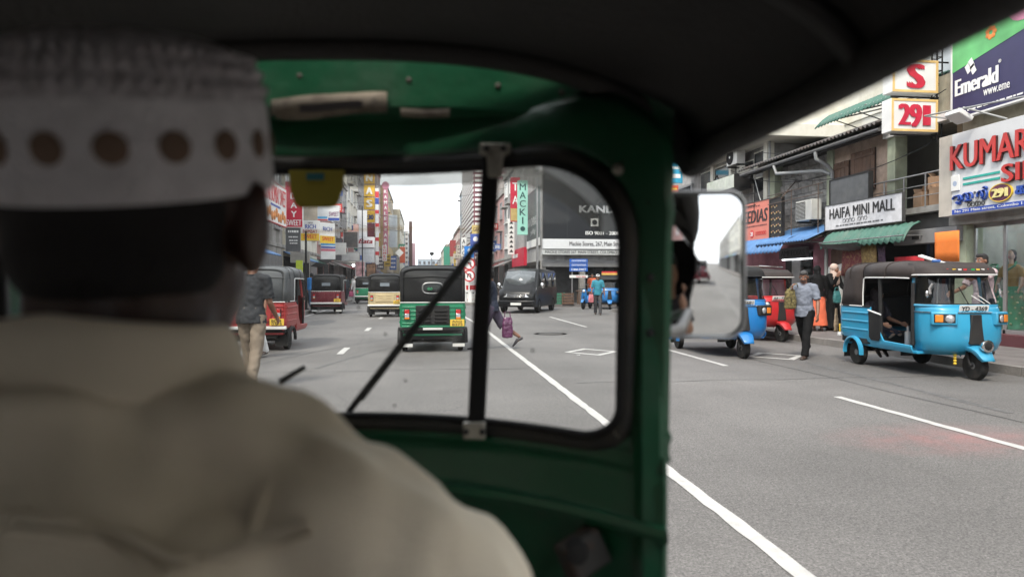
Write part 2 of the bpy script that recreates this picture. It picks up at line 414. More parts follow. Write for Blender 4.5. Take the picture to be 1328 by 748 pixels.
    # engine grille / louvred panel
    if grille_rear == 'black':
        g = MB().box(-.33, .33, -1.235, -1.20, .56, .93).build('engine_grille', DARKM, e, bevel=.01)
        for z in (.61, .68, .75, .82):
            for s in (-1, 1):
                MB().prism([(s*.16-.12, z-.014), (s*.16+.12, z-.014), (s*.16+.12, z+.016), (s*.16-.12, z+.016)], -1.256, -1.232).build('slat', BLACK, g, bevel=.006)
    else:
        g = MB().box(-.36, .36, -1.228, -1.20, .60, .93).build('rear_panel', paint, e, bevel=.01)
        for z in (.67, .73, .79, .85):
            for s in (-1, 1): MB().prism([(s*.15-.10, z-.012), (s*.15+.10, z-.012), (s*.15+.10, z+.012), (s*.15-.10, z+.012)], -1.241, -1.225).build('slat', paint, g, bevel=.005)
    for s in (-1, 1):
        tl = MB().box(s*.50-.055, s*.50+.055, -1.24, -1.20, .66, .86).build('tail_lamp', DARKM, e, bevel=.006)
        MB().box(s*.50-.045, s*.50+.045, -1.252, -1.238, .77, .85).build('lens', LAMPR, tl, bevel=.005)
        MB().box(s*.50-.045, s*.50+.045, -1.252, -1.238, .70, .77).build('lens', LAMPW, tl, bevel=.005)
        MB().box(s*.50-.045, s*.50+.045, -1.250, -1.238, .665, .70).build('lens', LAMPO, tl, bevel=.004)
    bp = MB().box(-.66, .66, -1.25, -1.19, .44, .505).build('rear_bumper', DARKM if grille_rear == 'black' else trim, e, bevel=.012)
    if grille_rear == 'black':
        MB().box(-.60, .60, -1.258, -1.236, .505, .53).build('bumper_strip', paint, bp, bevel=.005)
        MB().box(-.19, .19, -1.262, -1.25, .455, .495).build('sticker', PLATE_W, bp)
    un = MB(); un.box(-.45, .45, -1.12, -.9, .26, .43).tube([(-.5, -1.0, .22), (.5, -1.0, .22)], .03, 8)
    un.tube([(-.2, -1.22, .24), (-.2, -.95, .27), (.1, -.9, .27)], .025, 8); un.build('engine', DARKM, e)
    for s in (-1, 1):
        fl = MB().box(s*.515-.125, s*.515+.125, -1.06, -1.05, .10, .44).build('mudflap', BLACK, e)
        if flap: MB().box(s*.515-.12, s*.515+.12, -1.068, -1.058, .105, .17).build('badge', flap, fl)
    if plate:
        p = MB().box(.34, .62, -1.262, -1.25, .52, .655).build('number_plate', PLATE_Y, e, bevel=.004)
        ts = plate.split('|')
        letters(ts[0], (.38, .59, .57, .64), -1.263, BLACKP, p, depth=.003, name='characters')
        if len(ts) > 1: letters(ts[1], (.38, .53, .58, .58), -1.263, BLACKP, p, depth=.003, name='characters')
    # seats
    MB().box(-.56, .56, -.95, -.42, .40, .55).build('passenger_seat', VINYL, e, bevel=.04)
    MB().box(-.56, .56, -1.10, -.98, .62, 1.15).build('seat_back', VINYL, e, bevel=.04)
    MB().box(-.26, .26, .12, .46, .60, .74).build('driver_seat', VINYL, e, bevel=.03)
    MB().box(-.24, .24, .14, .44, .37, .60).build('seat_box', DARKM, e)
    # --- nose
    zz = [(.34, .46, .66, .40), (.42, .52, .64, .53), (.55, .55, .64, .585), (.75, .56, .64, .575), (.92, .56, .64, .545), (1.0, .555, .64, .52), (1.045, .55, .64, .49)]
    nose = MB(); nose.loft([outline(w_, y0, d, z, 18, .56) for z, w_, y0, d in zz], False); nose.build('nose', nose_mat, e, solid=.02)
    nb = MB(); nb.tube([p for p in outline(.566, .64, .548, .955, 18, .56)], .010, 6); nb.build('nose_strip', CHROME, e)
    # screen frame
    bot = outline(.55, .635, .475, 1.05, 18, .56); top = outline(.51, .60, .32, 1.50, 18, .58)
    fr = MB(); fr.tube(bot, .022, 8).tube(top, .022, 8)
    nn = len(bot)
    for i in (0, nn-1): fr.tube([bot[i], bot[i].lerp(top[i], .5), top[i]], .026, 8)
    fr.build('screen_frame', nose_mat, e)
    g = MB(); g.loft([[p+Vector((0, -.004, 0)) for p in bot], [p+Vector((0, -.004, 0)) for p in top]], False); ws = g.build('windscreen', GLASSD, e)
    rub = MB(); rub.tube([p.lerp(q, .045)+Vector((0, .006, 0)) for p, q in zip(bot, top)], .012, 6).tube([p.lerp(q, .95)+Vector((0, .006, 0)) for p, q in zip(bot, top)], .012, 6)
    rub.build('screen_rubber', BLACK, ws)
    wp = MB().tube([(.05, 1.13, 1.07), (.12, 1.02, 1.32)], .008, 6).build('wiper', BLACK, e)
    vz = MB(); vz.loft([outline(.55, .56, .38, 1.49, 18, .58), outline(.575, .57, .53, 1.50, 18, .58), outline(.56, .56, .49, 1.585, 18, .58), outline(.53, .5, .38, 1.68, 18, .6)], False)
    vr = MB().tube(outline(.58, .57, .535, 1.498, 18, .58), .010, 6)
    vz = vz.build('visor', hood, e, solid=.012); vr.build('visor_rim', hoodband or DARKM, vz)
    # front pillars and rear hood props
    for s in (-1, 1):
        pl = MB().tube([(s*.56, .66, .45), (s*.565, .66, 1.0), (s*.55, .64, 1.38)], .028, 8)
        pl.build('pillar', DARKM, e)
        MB().tube([(s*.60, -.06, .45), (s*.60, -.08, 1.0), (s*.61, -.08, 1.47)], .03, 8).build('pillar', DARKM, e)
    # handlebar, mirrors
    hb = MB().tube([(-.34, .66, 1.03), (-.2, .74, 1.0), (.2, .74, 1.0), (.34, .66, 1.03)], .014, 8).tube([(0, .76, 1.0), (0, .95, .5)], .02, 8); hb.build('handlebar', DARKM, e)
    if front_detail:
        for s in (-1, 1):
            Rz = Matrix.Rotation(R(-s*28), 3, 'Z'); c0 = Vector((s*.410, 1.115, .872)); fw_ = Rz @ Vector((0, 1, 0)); sd_ = Rz @ Vector((s, 0, 0))
            hs = MB(); hs.obox(c0, (.33, .12, .19), Rz); hs = hs.build('headlamp', lamp_cowl or nose_mat, e, bevel=.018)
            ins = MB(); ins.obox(c0 + fw_*.0605, (.265, .006, .125), Rz); ins.build('lamp_recess', DARKM, hs, bevel=.004)
            ln_ = MB().lathe([(.001, .020), (.035, .018), (.048, .010), (.054, 0), (.056, -.012)], (0, 0, 0), 'Y', 20).build('lens', LAMPW, hs); ln_.location = c0 + fw_*.066 - sd_*.062; ln_.rotation_euler = (0, 0, R(-s*28))
            rb = MB().lathe([(.052, .004), (.060, .004), (.060, -.006), (.052, -.006)], (0, 0, 0), 'Y', 20, closed=True).build('lens_ring', CHROME, hs); rb.location = ln_.location; rb.rotation_euler = ln_.rotation_euler
            ii = MB(); ii.obox(c0 + fw_*.068 + sd_*.068, (.100, .014, .105), Rz); ii.build('indicator', LAMPO, hs, bevel=.006)
        gr = MB().prism([(-.075, .93), (.075, .93), (.085, .78), (.118, .53), (.10, .50), (-.10, .50), (-.118, .53), (-.085, .78)], 1.17, 1.228).build('front_grille', DARKM, e, bevel=.012)
        if nose_text: letters(nose_text, (-.06, .87, .06, .90), 1.224, STEEL, gr, depth=.003, name='badge').rotation_euler = (0, 0, 0)
        # front plate strip
        if plate_front:
            p = MB().box(-.22, .22, 0, .012, -.05, .05).build('front_plate', PLATE_W, e, bevel=.004)
            p.location = (0, 1.172, 1.012); p.rotation_euler = (R(14), 0, math.pi)
            letters(plate_front, (-.19, -.035, .19, .033), -.002, BLACKP, p, depth=.003, name='characters', bold=.01)
    # front wheel, mudguard, fork
    make_wheel(e, 0, 1.20); make_wheel(e, -.56, -.75); make_wheel(e, .56, -.75)
    mg = MB(); rings = []
    for k in range(11):
        t = R(18 + 132*k/10); c, sn = math.cos(t), math.sin(t)
        wv = .085 + .05*math.sin(math.pi*k/10); rr = .262 + (.03 if k == 0 else 0)
        rings.append([(-wv, 1.20+(rr-.05)*c, .205+(rr-.05)*sn), (-wv*.93, 1.20+rr*c, .205+rr*sn), (-wv*.4, 1.20+(rr+.022)*c, .205+(rr+.022)*sn), (wv*.4, 1.20+(rr+.022)*c, .205+(rr+.022)*sn), (wv*.93, 1.20+rr*c, .205+rr*sn), (wv, 1.20+(rr-.05)*c, .205+(rr-.05)*sn)])
    mg.loft(rings, False); mg.build('front_mudguard', nose_mat, e, solid=.008)
    fk = MB()
    for s in (-1, 1): fk.tube([(s*.075, 1.20, .205), (s*.075, 1.12, .40), (0, 1.02, .50)], .018, 8)
    fk.tube([(-.09, 1.20, .205), (.09, 1.20, .205)], .022, 8); fk.tube([(0, 1.0, .62), (0, 1.05, .40)], .04, 8); fk.build('fork', DARKM, e)
    if strap:
        sb = MB()
        for k in range(14):
            x = -HW*.9 + 1.8*HW*k/13; sb.prism([(x-.03, 1.0), (x+.03, 1.0), (x, .955)], -1.222, -1.214)
        sb.build('hood_tassel', strap, e)
    return e

# ------------------------------------------------------------------ people
SKIN = M('brown_skin', (.22, .105, .065), .5, var=.1)
SKIN2 = M('tan_skin', (.32, .17, .11), .5, var=.1)
HAIRM = M('black_hair', (.012, .011, .011), .6, bump=.5, bscale=90)
SHOE = M('brown_leather', (.05, .03, .022), .45)

def remesh(o, v, smooth=3, fold=0, fs=.12):
    q = o.modifiers.new("one_skin", 'REMESH'); q.mode = 'VOXEL'; q.voxel_size = v; q.use_smooth_shade = True
    q = o.modifiers.new("soften", 'SMOOTH'); q.factor = .5; q.iterations = smooth
    if fold:
        k = 'folds_%g' % fs
        tx = bpy.data.textures.get(k) or bpy.data.textures.new(k, 'CLOUDS'); tx.noise_scale = fs; tx.noise_depth = 1
        q = o.modifiers.new("folds", 'DISPLACE'); q.texture = tx; q.strength = fold; q.mid_level = .5
    return o

def person(label, loc, facing, top, bottom, skin=None, shirt='short', lower='trousers', scale=1.0, v=.013, hair='short', hair_mat=None,
           lthigh=0, rthigh=0, lknee=5, rknee=5, lsh=(4, 9), rsh=(4, 9), lelb=14, relb=14, lean=3, yaw=0, pitch=0, shoe=None, belly=1.0,
           face=True, seated=False, lfor=None, rfor=None, moustache=False, cap=None, name='person', drop=0, fold=.012, torso_w=1.0, cat='person', nohead=False):
    """standing figure facing local +Y (facing = heading in degrees clockwise from +Y); angles in degrees, forward positive"""
    skin = skin or SKIN
    e = empty(name, label, cat, loc, -R(facing)); e.scale = (scale,)*3
    hip = {}; knee = {}; ank = {}
    def dirv(a): return Vector((0, math.sin(R(a)), -math.cos(R(a))))
    for s, th, kn in ((-1, lthigh, lknee), (1, rthigh, rknee)):
        hip[s] = Vector((s*.092, 0, .92)); knee[s] = hip[s] + dirv(th)*.43; ank[s] = knee[s] + dirv(th-kn)*.415
    low = min(a.z for a in ank.values()); dz = .075 - low
    if seated: dz = 0
    dz += drop
    up = Vector((0, 0, dz))
    for d in (hip, knee, ank):
        for s in d: d[s] = d[s] + up
    pel = Vector((0, 0, .95)) + up
    Rl = Matrix.Rotation(R(-lean), 3, 'X')
    def T(x, y, z): return pel + Rl @ Vector((x, y, z-.95))
    neck = T(0, -.005, 1.46); hc = T(0, .02, 1.59)
    Rh = Matrix.Rotation(R(-yaw), 3, 'Z') @ Matrix.Rotation(R(-pitch-lean), 3, 'X')
    sh, el, wr, hd, fd = {}, {}, {}, {}, {}
    for s, (sp, ab), eb, fo in ((-1, lsh, lelb, lfor), (1, rsh, relb, rfor)):
        sh[s] = T(s*.185*torso_w, -.005, 1.405)
        ud = Rl @ Vector((s*math.sin(R(ab)), math.sin(R(sp))*math.cos(R(ab)), -math.cos(R(sp))*math.cos(R(ab))))
        el[s] = sh[s] + ud*.295
        if fo is not None: f = Vector(fo).normalized()
        else: f = Rl @ Vector((s*math.sin(R(ab))*.5, math.sin(R(sp+eb)), -math.cos(R(sp+eb)))).normalized()
        fd[s] = f; wr[s] = el[s] + f*.25
    X = (1, 0, 0)
    b = MB()
    def torso(mb, g, z0=.90, z1=1.46, bl=1.0):
        rows = [(.86, .150, .105, 0), (.95, .160, .115, 0), (1.05, .145, .105*bl, .012*(bl-1)*8), (1.15, .150, .112*bl, .01*(bl-1)*8), (1.28, .172, .118, .005), (1.38, .165, .10, 0), (1.44, .095, .07, -.005)]
        rows = [r for r in rows if z0-.001 <= r[0] <= z1]
        mb.tube([T(0, r[3], r[0]) for r in rows], [((r[1]*torso_w+g), r[2]+g) for r in rows], 18, ref=X)
        if z1 > 1.3:
            for s in (-1, 1): mb.tube([T(s*.05, -.005, 1.42), T(s*.12*torso_w, -.005, 1.415), sh[s]], [(.05+g, .05+g), (.06+g, .06+g), (.054+g, .054+g)], 12, rnd_=True)
    torso(b, 0)
    if not nohead:
        b.tube([neck + Vector((0, -.01, -.06)), neck.lerp(hc, .45)], [.062, .052], 12, rnd_=True)
        H = lambda x, y, z: hc + Rh @ Vector((x, y, z))
        b.ell(H(0, -.012, .035), (.074, .094, .09), 16, 12, Rh); b.ell(H(0, .012, -.035), (.06, .075, .085), 14, 10, Rh)
        b.ell(H(0, .045, -.085), (.036, .038, .032), 12, 8, Rh)
        b.tube([H(0, .083, .025), H(0, .105, -.02)], [.009, .015], 8, rnd_=True)
        b.ell(H(0, .078, -.058), (.024, .016, .009), 8, 6, Rh)
        for s in (-1, 1):
            b.ell(H(s*.077, -.008, 0), (.010, .020, .032), 8, 8, Rh)
            b.ell(H(s*.034, .068, -.02), (.02, .018, .018), 8, 6, Rh)
    for s in (-1, 1):
        b.tube([sh[s], sh[s].lerp(el[s], .5), el[s]], [.05, .046, .037], 12, rnd_=True)
        b.tube([el[s], el[s].lerp(wr[s], .35), wr[s]], [.037, .038, .026], 12, rnd_=True)
        f = fd[s]; side = f.cross(Vector((s, 0, 0)));
        side = side if side.length > .2 else Vector((0, 1, 0)); side.normalize()
        ax = f.cross(side).normalized()
        k0 = wr[s] + f*.03; k1 = wr[s] + f*.095
        b.tube([wr[s], k0, k1], [(.026, .02), (.038, .017), (.04, .014)], 10, rnd_=True, ref=side)
        inn = ax * (1 if ax.dot(Vector((s, 0, 0))) < 0 else -1)
        for q, (off, ln) in enumerate(((-.03, .058), (-.01, .07), (.010, .066), (.029, .052))):
            a = k1 + side*off; bb = a + f*ln*.5 + inn*.006; c = bb + f*ln*.36 + inn*.028
            b.tube([a, bb, c], [.0115, .0105, .0095], 7, rnd_=True)
        t0 = k0 + side*.03*(1 if side.y > 0 else -1); t1 = t0 + f*.035 + side*.02*(1 if side.y > 0 else -1) + inn*.008
        b.tube([t0, t1, t1 + f*.026 + inn*.006], [.014, .012, .010], 7, rnd_=True)
        b.tube([hip[s], hip[s].lerp(knee[s], .5), knee[s]], [.082, .074, .054], 12, rnd_=True)
        b.tube([knee[s], knee[s].lerp(ank[s], .35), ank[s]], [.052, .054, .036], 12, rnd_=True)
        fdir = Vector((0, 1, 0)) if (ank[s].z < .14+dz*0) else (Vector((0, .75, -.65)))
        if ank[s].z > .13: fdir = Vector((0, .62, -.78))
        b.tube([ank[s] + Vector((0, -.04, -.045)), ank[s] + fdir*.08 + Vector((0, 0, -.045)), ank[s] + fdir*.17 + Vector((0, 0, -.055))], [(.032, .032), (.04, .028), (.034, .018)], 10, rnd_=True, ref=X)
    remesh(b.build('body', skin, e), v*.62)
    # shoes
    for s in (-1, 1):
        fdir = Vector((0, 1, 0)) if ank[s].z <= .13 else Vector((0, .62, -.78))
        m = MB(); m.tube([ank[s]+Vector((0, -.055, -.042)), ank[s]+fdir*.05+Vector((0, 0, -.040)), ank[s]+fdir*.12+Vector((0, 0, -.05)), ank[s]+fdir*.19+Vector((0, 0, -.056))], [(.036, .034), (.042, .036), (.046, .028), (.036, .019)], 12, rnd_=True, ref=X)
        m.build('shoe', shoe or SHOE, e)
    # lower garment
    if lower == 'trousers':
        m = MB(); torso(m, .012, .86, 1.06, 1)
        for s in (-1, 1):
            m.tube([hip[s]+Vector((0, 0, .03)), hip[s].lerp(knee[s], .45), knee[s], knee[s].lerp(ank[s], .5), ank[s]+(ank[s]-knee[s]).normalized()*.02], [.102, .094, .076, .072, .070], 14, ref=X)
        remesh(m.build('trousers', bottom, e), v, 3, fold*1.3, .09)
    elif lower == 'shorts':
        m = MB(); torso(m, .014, .86, 1.06, 1)
        for s in (-1, 1): m.tube([hip[s]+Vector((0, 0, .03)), hip[s].lerp(knee[s], .5), knee[s], knee[s].lerp(ank[s], .04)], [.108, .105, .10, .104], 14, ref=X)
        remesh(m.build('skirt', bottom, e), v, 4, fold)
    elif lower in ('skirt', 'robe'):
        m = MB(); c = (ank[-1]+ank[1])/2
        rows = [(.98, .175, .125), (.86, .19, .15), (.6, .205, .185), (.3, .225, .22), (.07 if lower == 'robe' else .14, .245, .25)]
        m.tube([Vector((c.x*(1-z), c.y*(1-z), z + dz)) for z, a, d in rows], [(a, d) for z, a, d in rows], 20, ref=X)
        remesh(m.build('skirt', bottom, e), v, 3, fold*1.6, .16)
    # upper garment
    m = MB(); torso(m, .011 if shirt != 'robe' else .02, .86, 1.46, belly)
    if shirt != 'robe': m.tube([T(0, 0, .84), T(0, 0, .92), T(0, .004*belly, 1.04)], [(.192*torso_w, .150), (.188*torso_w, .144), (.165*torso_w, .126*belly)], 18, ref=X)
    for s in (-1, 1):
        if shirt == 'short':
            m.tube([sh[s].lerp(T(0, 0, 1.40), .25), sh[s], sh[s].lerp(el[s], .5), sh[s].lerp(el[s], .86)], [.075, .073, .068, .070], 12, ref=(0, 1, 0))
        else:
            m.tube([sh[s].lerp(T(0, 0, 1.40), .25), sh[s], sh[s].lerp(el[s], .5), el[s], el[s].lerp(wr[s], .5), wr[s]], [.074, .070, .062, .054, .052, .048], 12, ref=(0, 1, 0))
    o = remesh(m.build('robe_top' if shirt == 'robe' else 'shirt', top, e), v, 2, fold*1.5, .075)
    if nohead: return e, locals()
    if not hair in ('scarf',):
        # collar
        cm = MB(); cm.lathe([(.066, -.03), (.074, -.01), (.070, .022), (.062, .026), (.060, 0)], neck + Vector((0, -.006, -.018)), 'Z', 16); cm.build('collar', top, e)
    hm = hair_mat or HAIRM
    if hair == 'short':
        m = MB(); m.ell(H(0, -.024, .048), (.081, .094, .086), 16, 12, Rh); m.ell(H(0, -.045, .0), (.076, .066, .075), 14, 10, Rh); m.ell(H(0, .035, .095), (.066, .055, .036), 12, 8, Rh)
        remesh(m.build('hair', hm, e), v*.8, 2, .008, .03)
    elif hair == 'scarf':
        m = MB(); m.ell(H(0, -.02, .035), (.095, .112, .11), 16, 12, Rh); m.ell(H(0, -.035, -.06), (.088, .09, .10), 14, 10, Rh)
        m.tube([H(0, -.02, -.10), T(0, .0, 1.40), T(0, .02, 1.26)], [(.095, .10), (.155, .125), (.165, .135)], 16, rnd_=True, ref=X)
        remesh(m.build('headscarf', hm, e), v*.8, 3, .012, .08)
        fm = MB(); fm.ell(H(0, .062, -.012), (.056, .044, .076), 16, 12, Rh); fm.tube([H(0, .10, .015), H(0, .112, -.022)], [.008, .013], 8, rnd_=True); remesh(fm.build('face', skin, e), v*.5, 1)
    if cap:
        m = MB(); m.ell(H(0, -.01, .07), (.086, .10, .07), 16, 10, Rh); m.tube([H(0, .06, .066), H(0, .125, .055)], [(.065, .012), (.05, .006)], 12, rnd_=True, ref=Rh @ Vector((1, 0, 0))); m.build('cap', cap, e)
    if face:
        off = .012 if hair == 'scarf' else 0
        for s in (-1, 1):
            ey = MB().ell(H(s*.031, .081+off, .018), (.013, .007, .007), 8, 6, Rh).build('eye', WHITE, e)
            MB().ell(H(s*.031, .0875+off, .018), (.0058, .003, .006), 8, 6, Rh).build('iris', BLACKP, ey)
            MB().tube([H(s*.014, .09+off, .037), H(s*.034, .09+off, .044), H(s*.052, .078+off, .036)], [.004, .006, .003], 6).build('eyebrow', HAIRM, e)
        MB().tube([H(-.022, .090+off, -.062), H(0, .097+off, -.060), H(.022, .090+off, -.062)], [.003, .006, .003], 6).build('mouth', M('lips', (.16, .05, .045), .5), e)
        if moustache: MB().tube([H(-.036, .086, -.048), H(-.012, .102, -.040), H(.012, .102, -.040), H(.036, .086, -.048)], [.004, .010, .010, .004], 8).build('moustache', HAIRM, e)
    return e
# ------------------------------------------------------------------ ground, road, pavements
def asphalt():
    m = bpy.data.materials.new('asphalt'); m.use_nodes = True; t = m.node_tree; n = t.nodes; b = n['Principled BSDF']
    tcn = n.new("ShaderNodeTexCoord"); vec = tcn.outputs['Object']
    def nz(s, d, r=.5, sc_=None):
        q = n.new("ShaderNodeTexNoise"); q.inputs['Scale'].default_value = s; q.inputs['Detail'].default_value = d; q.inputs['Roughness'].default_value = r
        if sc_:
            mp = n.new("ShaderNodeMapping"); mp.inputs['Scale'].default_value = sc_; t.links.new(vec, mp.inputs[0]); t.links.new(mp.outputs[0], q.inputs[0])
        else: t.links.new(vec, q.inputs[0])
        return q.outputs['Fac']
    def ramp(src, a, b_, lo, hi):
        q = n.new("ShaderNodeMapRange"); q.inputs[1].default_value = a; q.inputs[2].default_value = b_; q.inputs[3].default_value = lo; q.inputs[4].default_value = hi
        t.links.new(src, q.inputs[0]); return q.outputs[0]
    def mix(mode, f, a, b_):
        q = n.new("ShaderNodeMix"); q.data_type = 'RGBA'; q.blend_type = mode
        for i, s in ((0, f), (6, a), (7, b_)):
            if isinstance(s, (int, float)): q.inputs[i].default_value = s
            elif isinstance(s, tuple): q.inputs[i].default_value = (*s, 1)
            else: t.links.new(s, q.inputs[i])
        return q.outputs[2]
    base = mix('MULTIPLY', 1, (.138, .131, .125), ramp(nz(.35, 6, .6), .3, .7, .70, 1.18))
    base = mix('MULTIPLY', 1, base, ramp(nz(1.1, 5, .6, (1.4, .05, 1)), .3, .7, .91, 1.06))      # worn along the lanes
    base = mix('MULTIPLY', 1, base, ramp(nz(70, 3, .75), .30, .70, .34, 1.62))                     # aggregate
    vo = n.new("ShaderNodeTexVoronoi"); vo.inputs['Scale'].default_value = 75; t.links.new(vec, vo.inputs[0])
    base = mix('MIX', ramp(vo.outputs['Distance'], .0, .25, .55, 0), base, (.36, .35, .33))
    base = mix('MULTIPLY', 1, base, ramp(nz(24, 3, .7), .3, .7, .78, 1.20))
    vp = n.new("ShaderNodeTexVoronoi"); vp.inputs['Scale'].default_value = 34; t.links.new(vec, vp.inputs[0])
    base = mix('MIX', ramp(vp.outputs['Distance'], .0, .20, .75, 0), base, (.045, .044, .043))     # pits between the stones
    cr = n.new("ShaderNodeTexVoronoi"); cr.feature = 'DISTANCE_TO_EDGE'; cr.inputs['Scale'].default_value = .42
    wv = n.new("ShaderNodeMix"); wv.data_type = 'RGBA'; wv.blend_type = 'ADD'; wv.inputs[0].default_value = .35
    nn = n.new("ShaderNodeTexNoise"); nn.inputs['Scale'].default_value = 2.5; nn.inputs['Detail'].default_value = 5; t.links.new(vec, nn.inputs[0])
    t.links.new(vec, wv.inputs[6]); t.links.new(nn.outputs['Color'], wv.inputs[7]); t.links.new(wv.outputs[2], cr.inputs[0])
    msk = n.new("ShaderNodeMath"); msk.operation = 'MULTIPLY'
    t.links.new(ramp(cr.outputs['Distance'], 0, .010, .55, 0), msk.inputs[0]); t.links.new(ramp(nz(.22, 2), .5, .6, 0, 1), msk.inputs[1])
    base = mix('MIX', msk.outputs[0], base, (.05, .05, .05))
    base = mix('MIX', ramp(nz(.9, 7, .7), .56, .74, 0, .55), base, (.085, .08, .075))             # oil and grime
    # brick-dust stain near the lane line
    mp = n.new("ShaderNodeMapping"); mp.inputs['Location'].default_value = (-4.75*.9, -5.5*1.6, 0); mp.inputs['Scale'].default_value = (.9, 1.6, 1)
    t.links.new(vec, mp.inputs[0]); ln = n.new("ShaderNodeVectorMath"); ln.operation = 'LENGTH'; t.links.new(mp.outputs[0], ln.inputs[0])
    m2 = n.new("ShaderNodeMath"); m2.operation = 'MULTIPLY'; t.links.new(ramp(ln.outputs['Value'], .1, 1.2, .42, 0), m2.inputs[0]); t.links.new(ramp(nz(3, 5, .7), .35, .65, .15, 1), m2.inputs[1])
    base = mix('MIX', m2.outputs[0], base, (.36, .12, .115))
    t.links.new(base, b.inputs['Base Color']); b.inputs['Roughness'].default_value = .82
    bp = n.new("ShaderNodeBump"); bp.inputs['Strength'].default_value = .55; bp.inputs['Distance'].default_value = .012
    t.links.new(nz(80, 4, .7), bp.inputs['Height']); t.links.new(bp.outputs[0], b.inputs['Normal'])
    return m
ASPH = asphalt()
PAVE = M('pavement', (.15, .135, .13), .8, dirt=.5, dirtcol=(.06, .055, .05), bump=.4, bscale=30, var=.25, scale=3)
KERB = M('kerb_concrete', (.24, .225, .21), .85, dirt=.6, dirtcol=(.07, .065, .06), bump=.5, bscale=25, var=.3)
LINE = M('line_paint', (.46, .45, .43), .65, var=.12, scale=8, dirt=.40, dirtcol=(.22, .215, .21), dscale=11, bump=.4, bscale=70)
EARTH = M('earth', (.12, .11, .10), .9, bump=.2)
setting(MB().box(-900, 900, -900, 900, -.3, -.03).build('ground', EARTH))
setting(MB().quad((-4.9, -120, 0), (8.75, -120, 0), (8.75, 31.5, 0), (-4.9, 31.5, 0)).quad((-4.9, 31.5, 0), (40, 31.5, 0), (40, 37, 0), (-4.9, 37, 0)).quad((-4.9, 37, 0), (5.4, 37, 0), (5.4, 600, 0), (-4.9, 600, 0)).build('road', ASPH))
rp = setting(MB().box(8.9, 11.75, -120, 31.4, -.02, .135).build('pavement', PAVE))
lp = setting(MB().box(-9, -5.05, -60, 600, -.02, .125).build('pavement', PAVE))
fp = setting(MB().box(5.55, 40, 37.15, 600, -.02, .13).build('pavement', PAVE))
km = MB().box(0, .15, 0, .985, -.02, .142).mesh('kerb_stone', KERB)
def kerb_run(par, x, y0, y1, dy=1.0):
    y = y0
    while y < y1:
        o = bpy.data.objects.new('kerb_stone', km); col.objects.link(o); o.parent = par
        o.location = (x + rnd.uniform(-.008, .008), y, rnd.uniform(-.008, .006)); o.rotation_euler = (0, 0, rnd.uniform(-.008, .008)); o.scale = (1, dy, 1); y += dy
kerb_run(rp, 8.75, 6, 31, 1.0); kerb_run(lp, -5.05, 22, 70, 2.0); kerb_run(fp, 5.40, 37.2, 60, 2.0)
# long unbroken kerb past the stones
for par, x, a, b_ in ((rp, 8.75, -120, 6), (lp, -5.05, -60, 22), (lp, -5.05, 70, 600), (fp, 5.40, 61.2, 600)):
    MB().box(x, x+.15, a, b_, -.02, .14).build('kerb', KERB, par)
_mr = random.Random(11)
def mark(pts, name='road_line'):
    # four corners: long edges are broken up so that the paint has a worn outline
    (xa, ya), (xb, yb), (xc, yc), (xd, yd) = pts; n = max(2, int(abs(yc-yb)/.16)); mb = MB(); v_ = []
    for k in range(n+1):
        t = k/n; j = lambda: _mr.gauss(0, .0045)
        v_ += [(xa+(xd-xa)*t + j(), ya+(yd-ya)*t, .005), (xb+(xc-xb)*t + j(), yb+(yc-yb)*t, .005)]
    mb._add(v_, [(2*k, 2*k+1, 2*k+3, 2*k+2) for k in range(n)]); return setting(mb.build(name, LINE))
def mark_(pts, name='road_line'): return setting(MB()._add([(x, y, .005) for x, y in pts], [tuple(range(len(pts)))]).build(name, LINE))
mark([(1.0, -90), (1.12, -90), (1.20, -22), (1.08, -22)]); mark([(1.08, -22), (1.20, -22), (1.85, -2), (1.75, -2)]); mark([(1.75, -2), (1.85, -2), (1.85, 22), (1.75, 22)]); mark([(1.75, 22), (1.85, 22), (1.69, 27.5), (1.59, 27.5)])
y = 13.45 - 6.25*8
while y < 60:
    mark([(-1.645, y), (-1.515, y), (-1.515, y+1.3), (-1.645, y+1.3)], 'lane_dash'); y += 6.25
for a, b_ in ((-15, -12), (-6, -2.6), (3.6, 7.7), (10.75, 14.6), (20.5, 26.6)):
    mark([(4.945, a), (5.045, a), (5.045, b_), (4.945, b_)], 'lane_dash')
mark([(-4.72, -40), (-4.62, -40), (-4.62, 34), (-4.72, 34)])
def diamond(x, y, hw, hl, t=.13):
    mb = MB(); o = [(x, y-hl), (x+hw, y), (x, y+hl), (x-hw, y)]; i = [(x, y-hl+t*1.5), (x+hw-t, y), (x, y+hl-t*1.5), (x-hw+t, y)]
    mb._add([(*p, .005) for p in o+i], [(k, (k+1) % 4, 4+(k+1) % 4, 4+k) for k in range(4)]); return setting(mb.build('road_marking', LINE))
diamond(3.33, 13.25, .55, .68); diamond(6.56, 12.05, .56, .66)
# tar seam, rubber marks, patch and manhole: thin sheets on the asphalt
TAR = M('tar', (.075, .073, .072), .75, var=.3, scale=20, bump=.3)
RUB = M('rubber_mark', (.105, .102, .10), .85, var=.35, scale=9)
def ribbon(pts, wd, name, m, z=.004):
    mb = MB(); v_ = []
    for i, p in enumerate(pts):
        a, b_ = Vector(pts[max(0, i-1)]), Vector(pts[min(len(pts)-1, i+1)]); d = (b_-a).normalized(); nrm = Vector((-d.y, d.x)); w_ = wd*(1+_mr.gauss(0, .18))
        v_ += [(*(Vector(p)+nrm*w_/2), z), (*(Vector(p)-nrm*w_/2), z)]
    mb._add(v_, [(2*i, 2*i+1, 2*i+3, 2*i+2) for i in range(len(pts)-1)]); return setting(mb.build(name, m))
ribbon([(-4.8+.25*k, 10.9+.05*math.sin(k*.7)) for k in range(27)], .022, 'tar_seam', TAR)
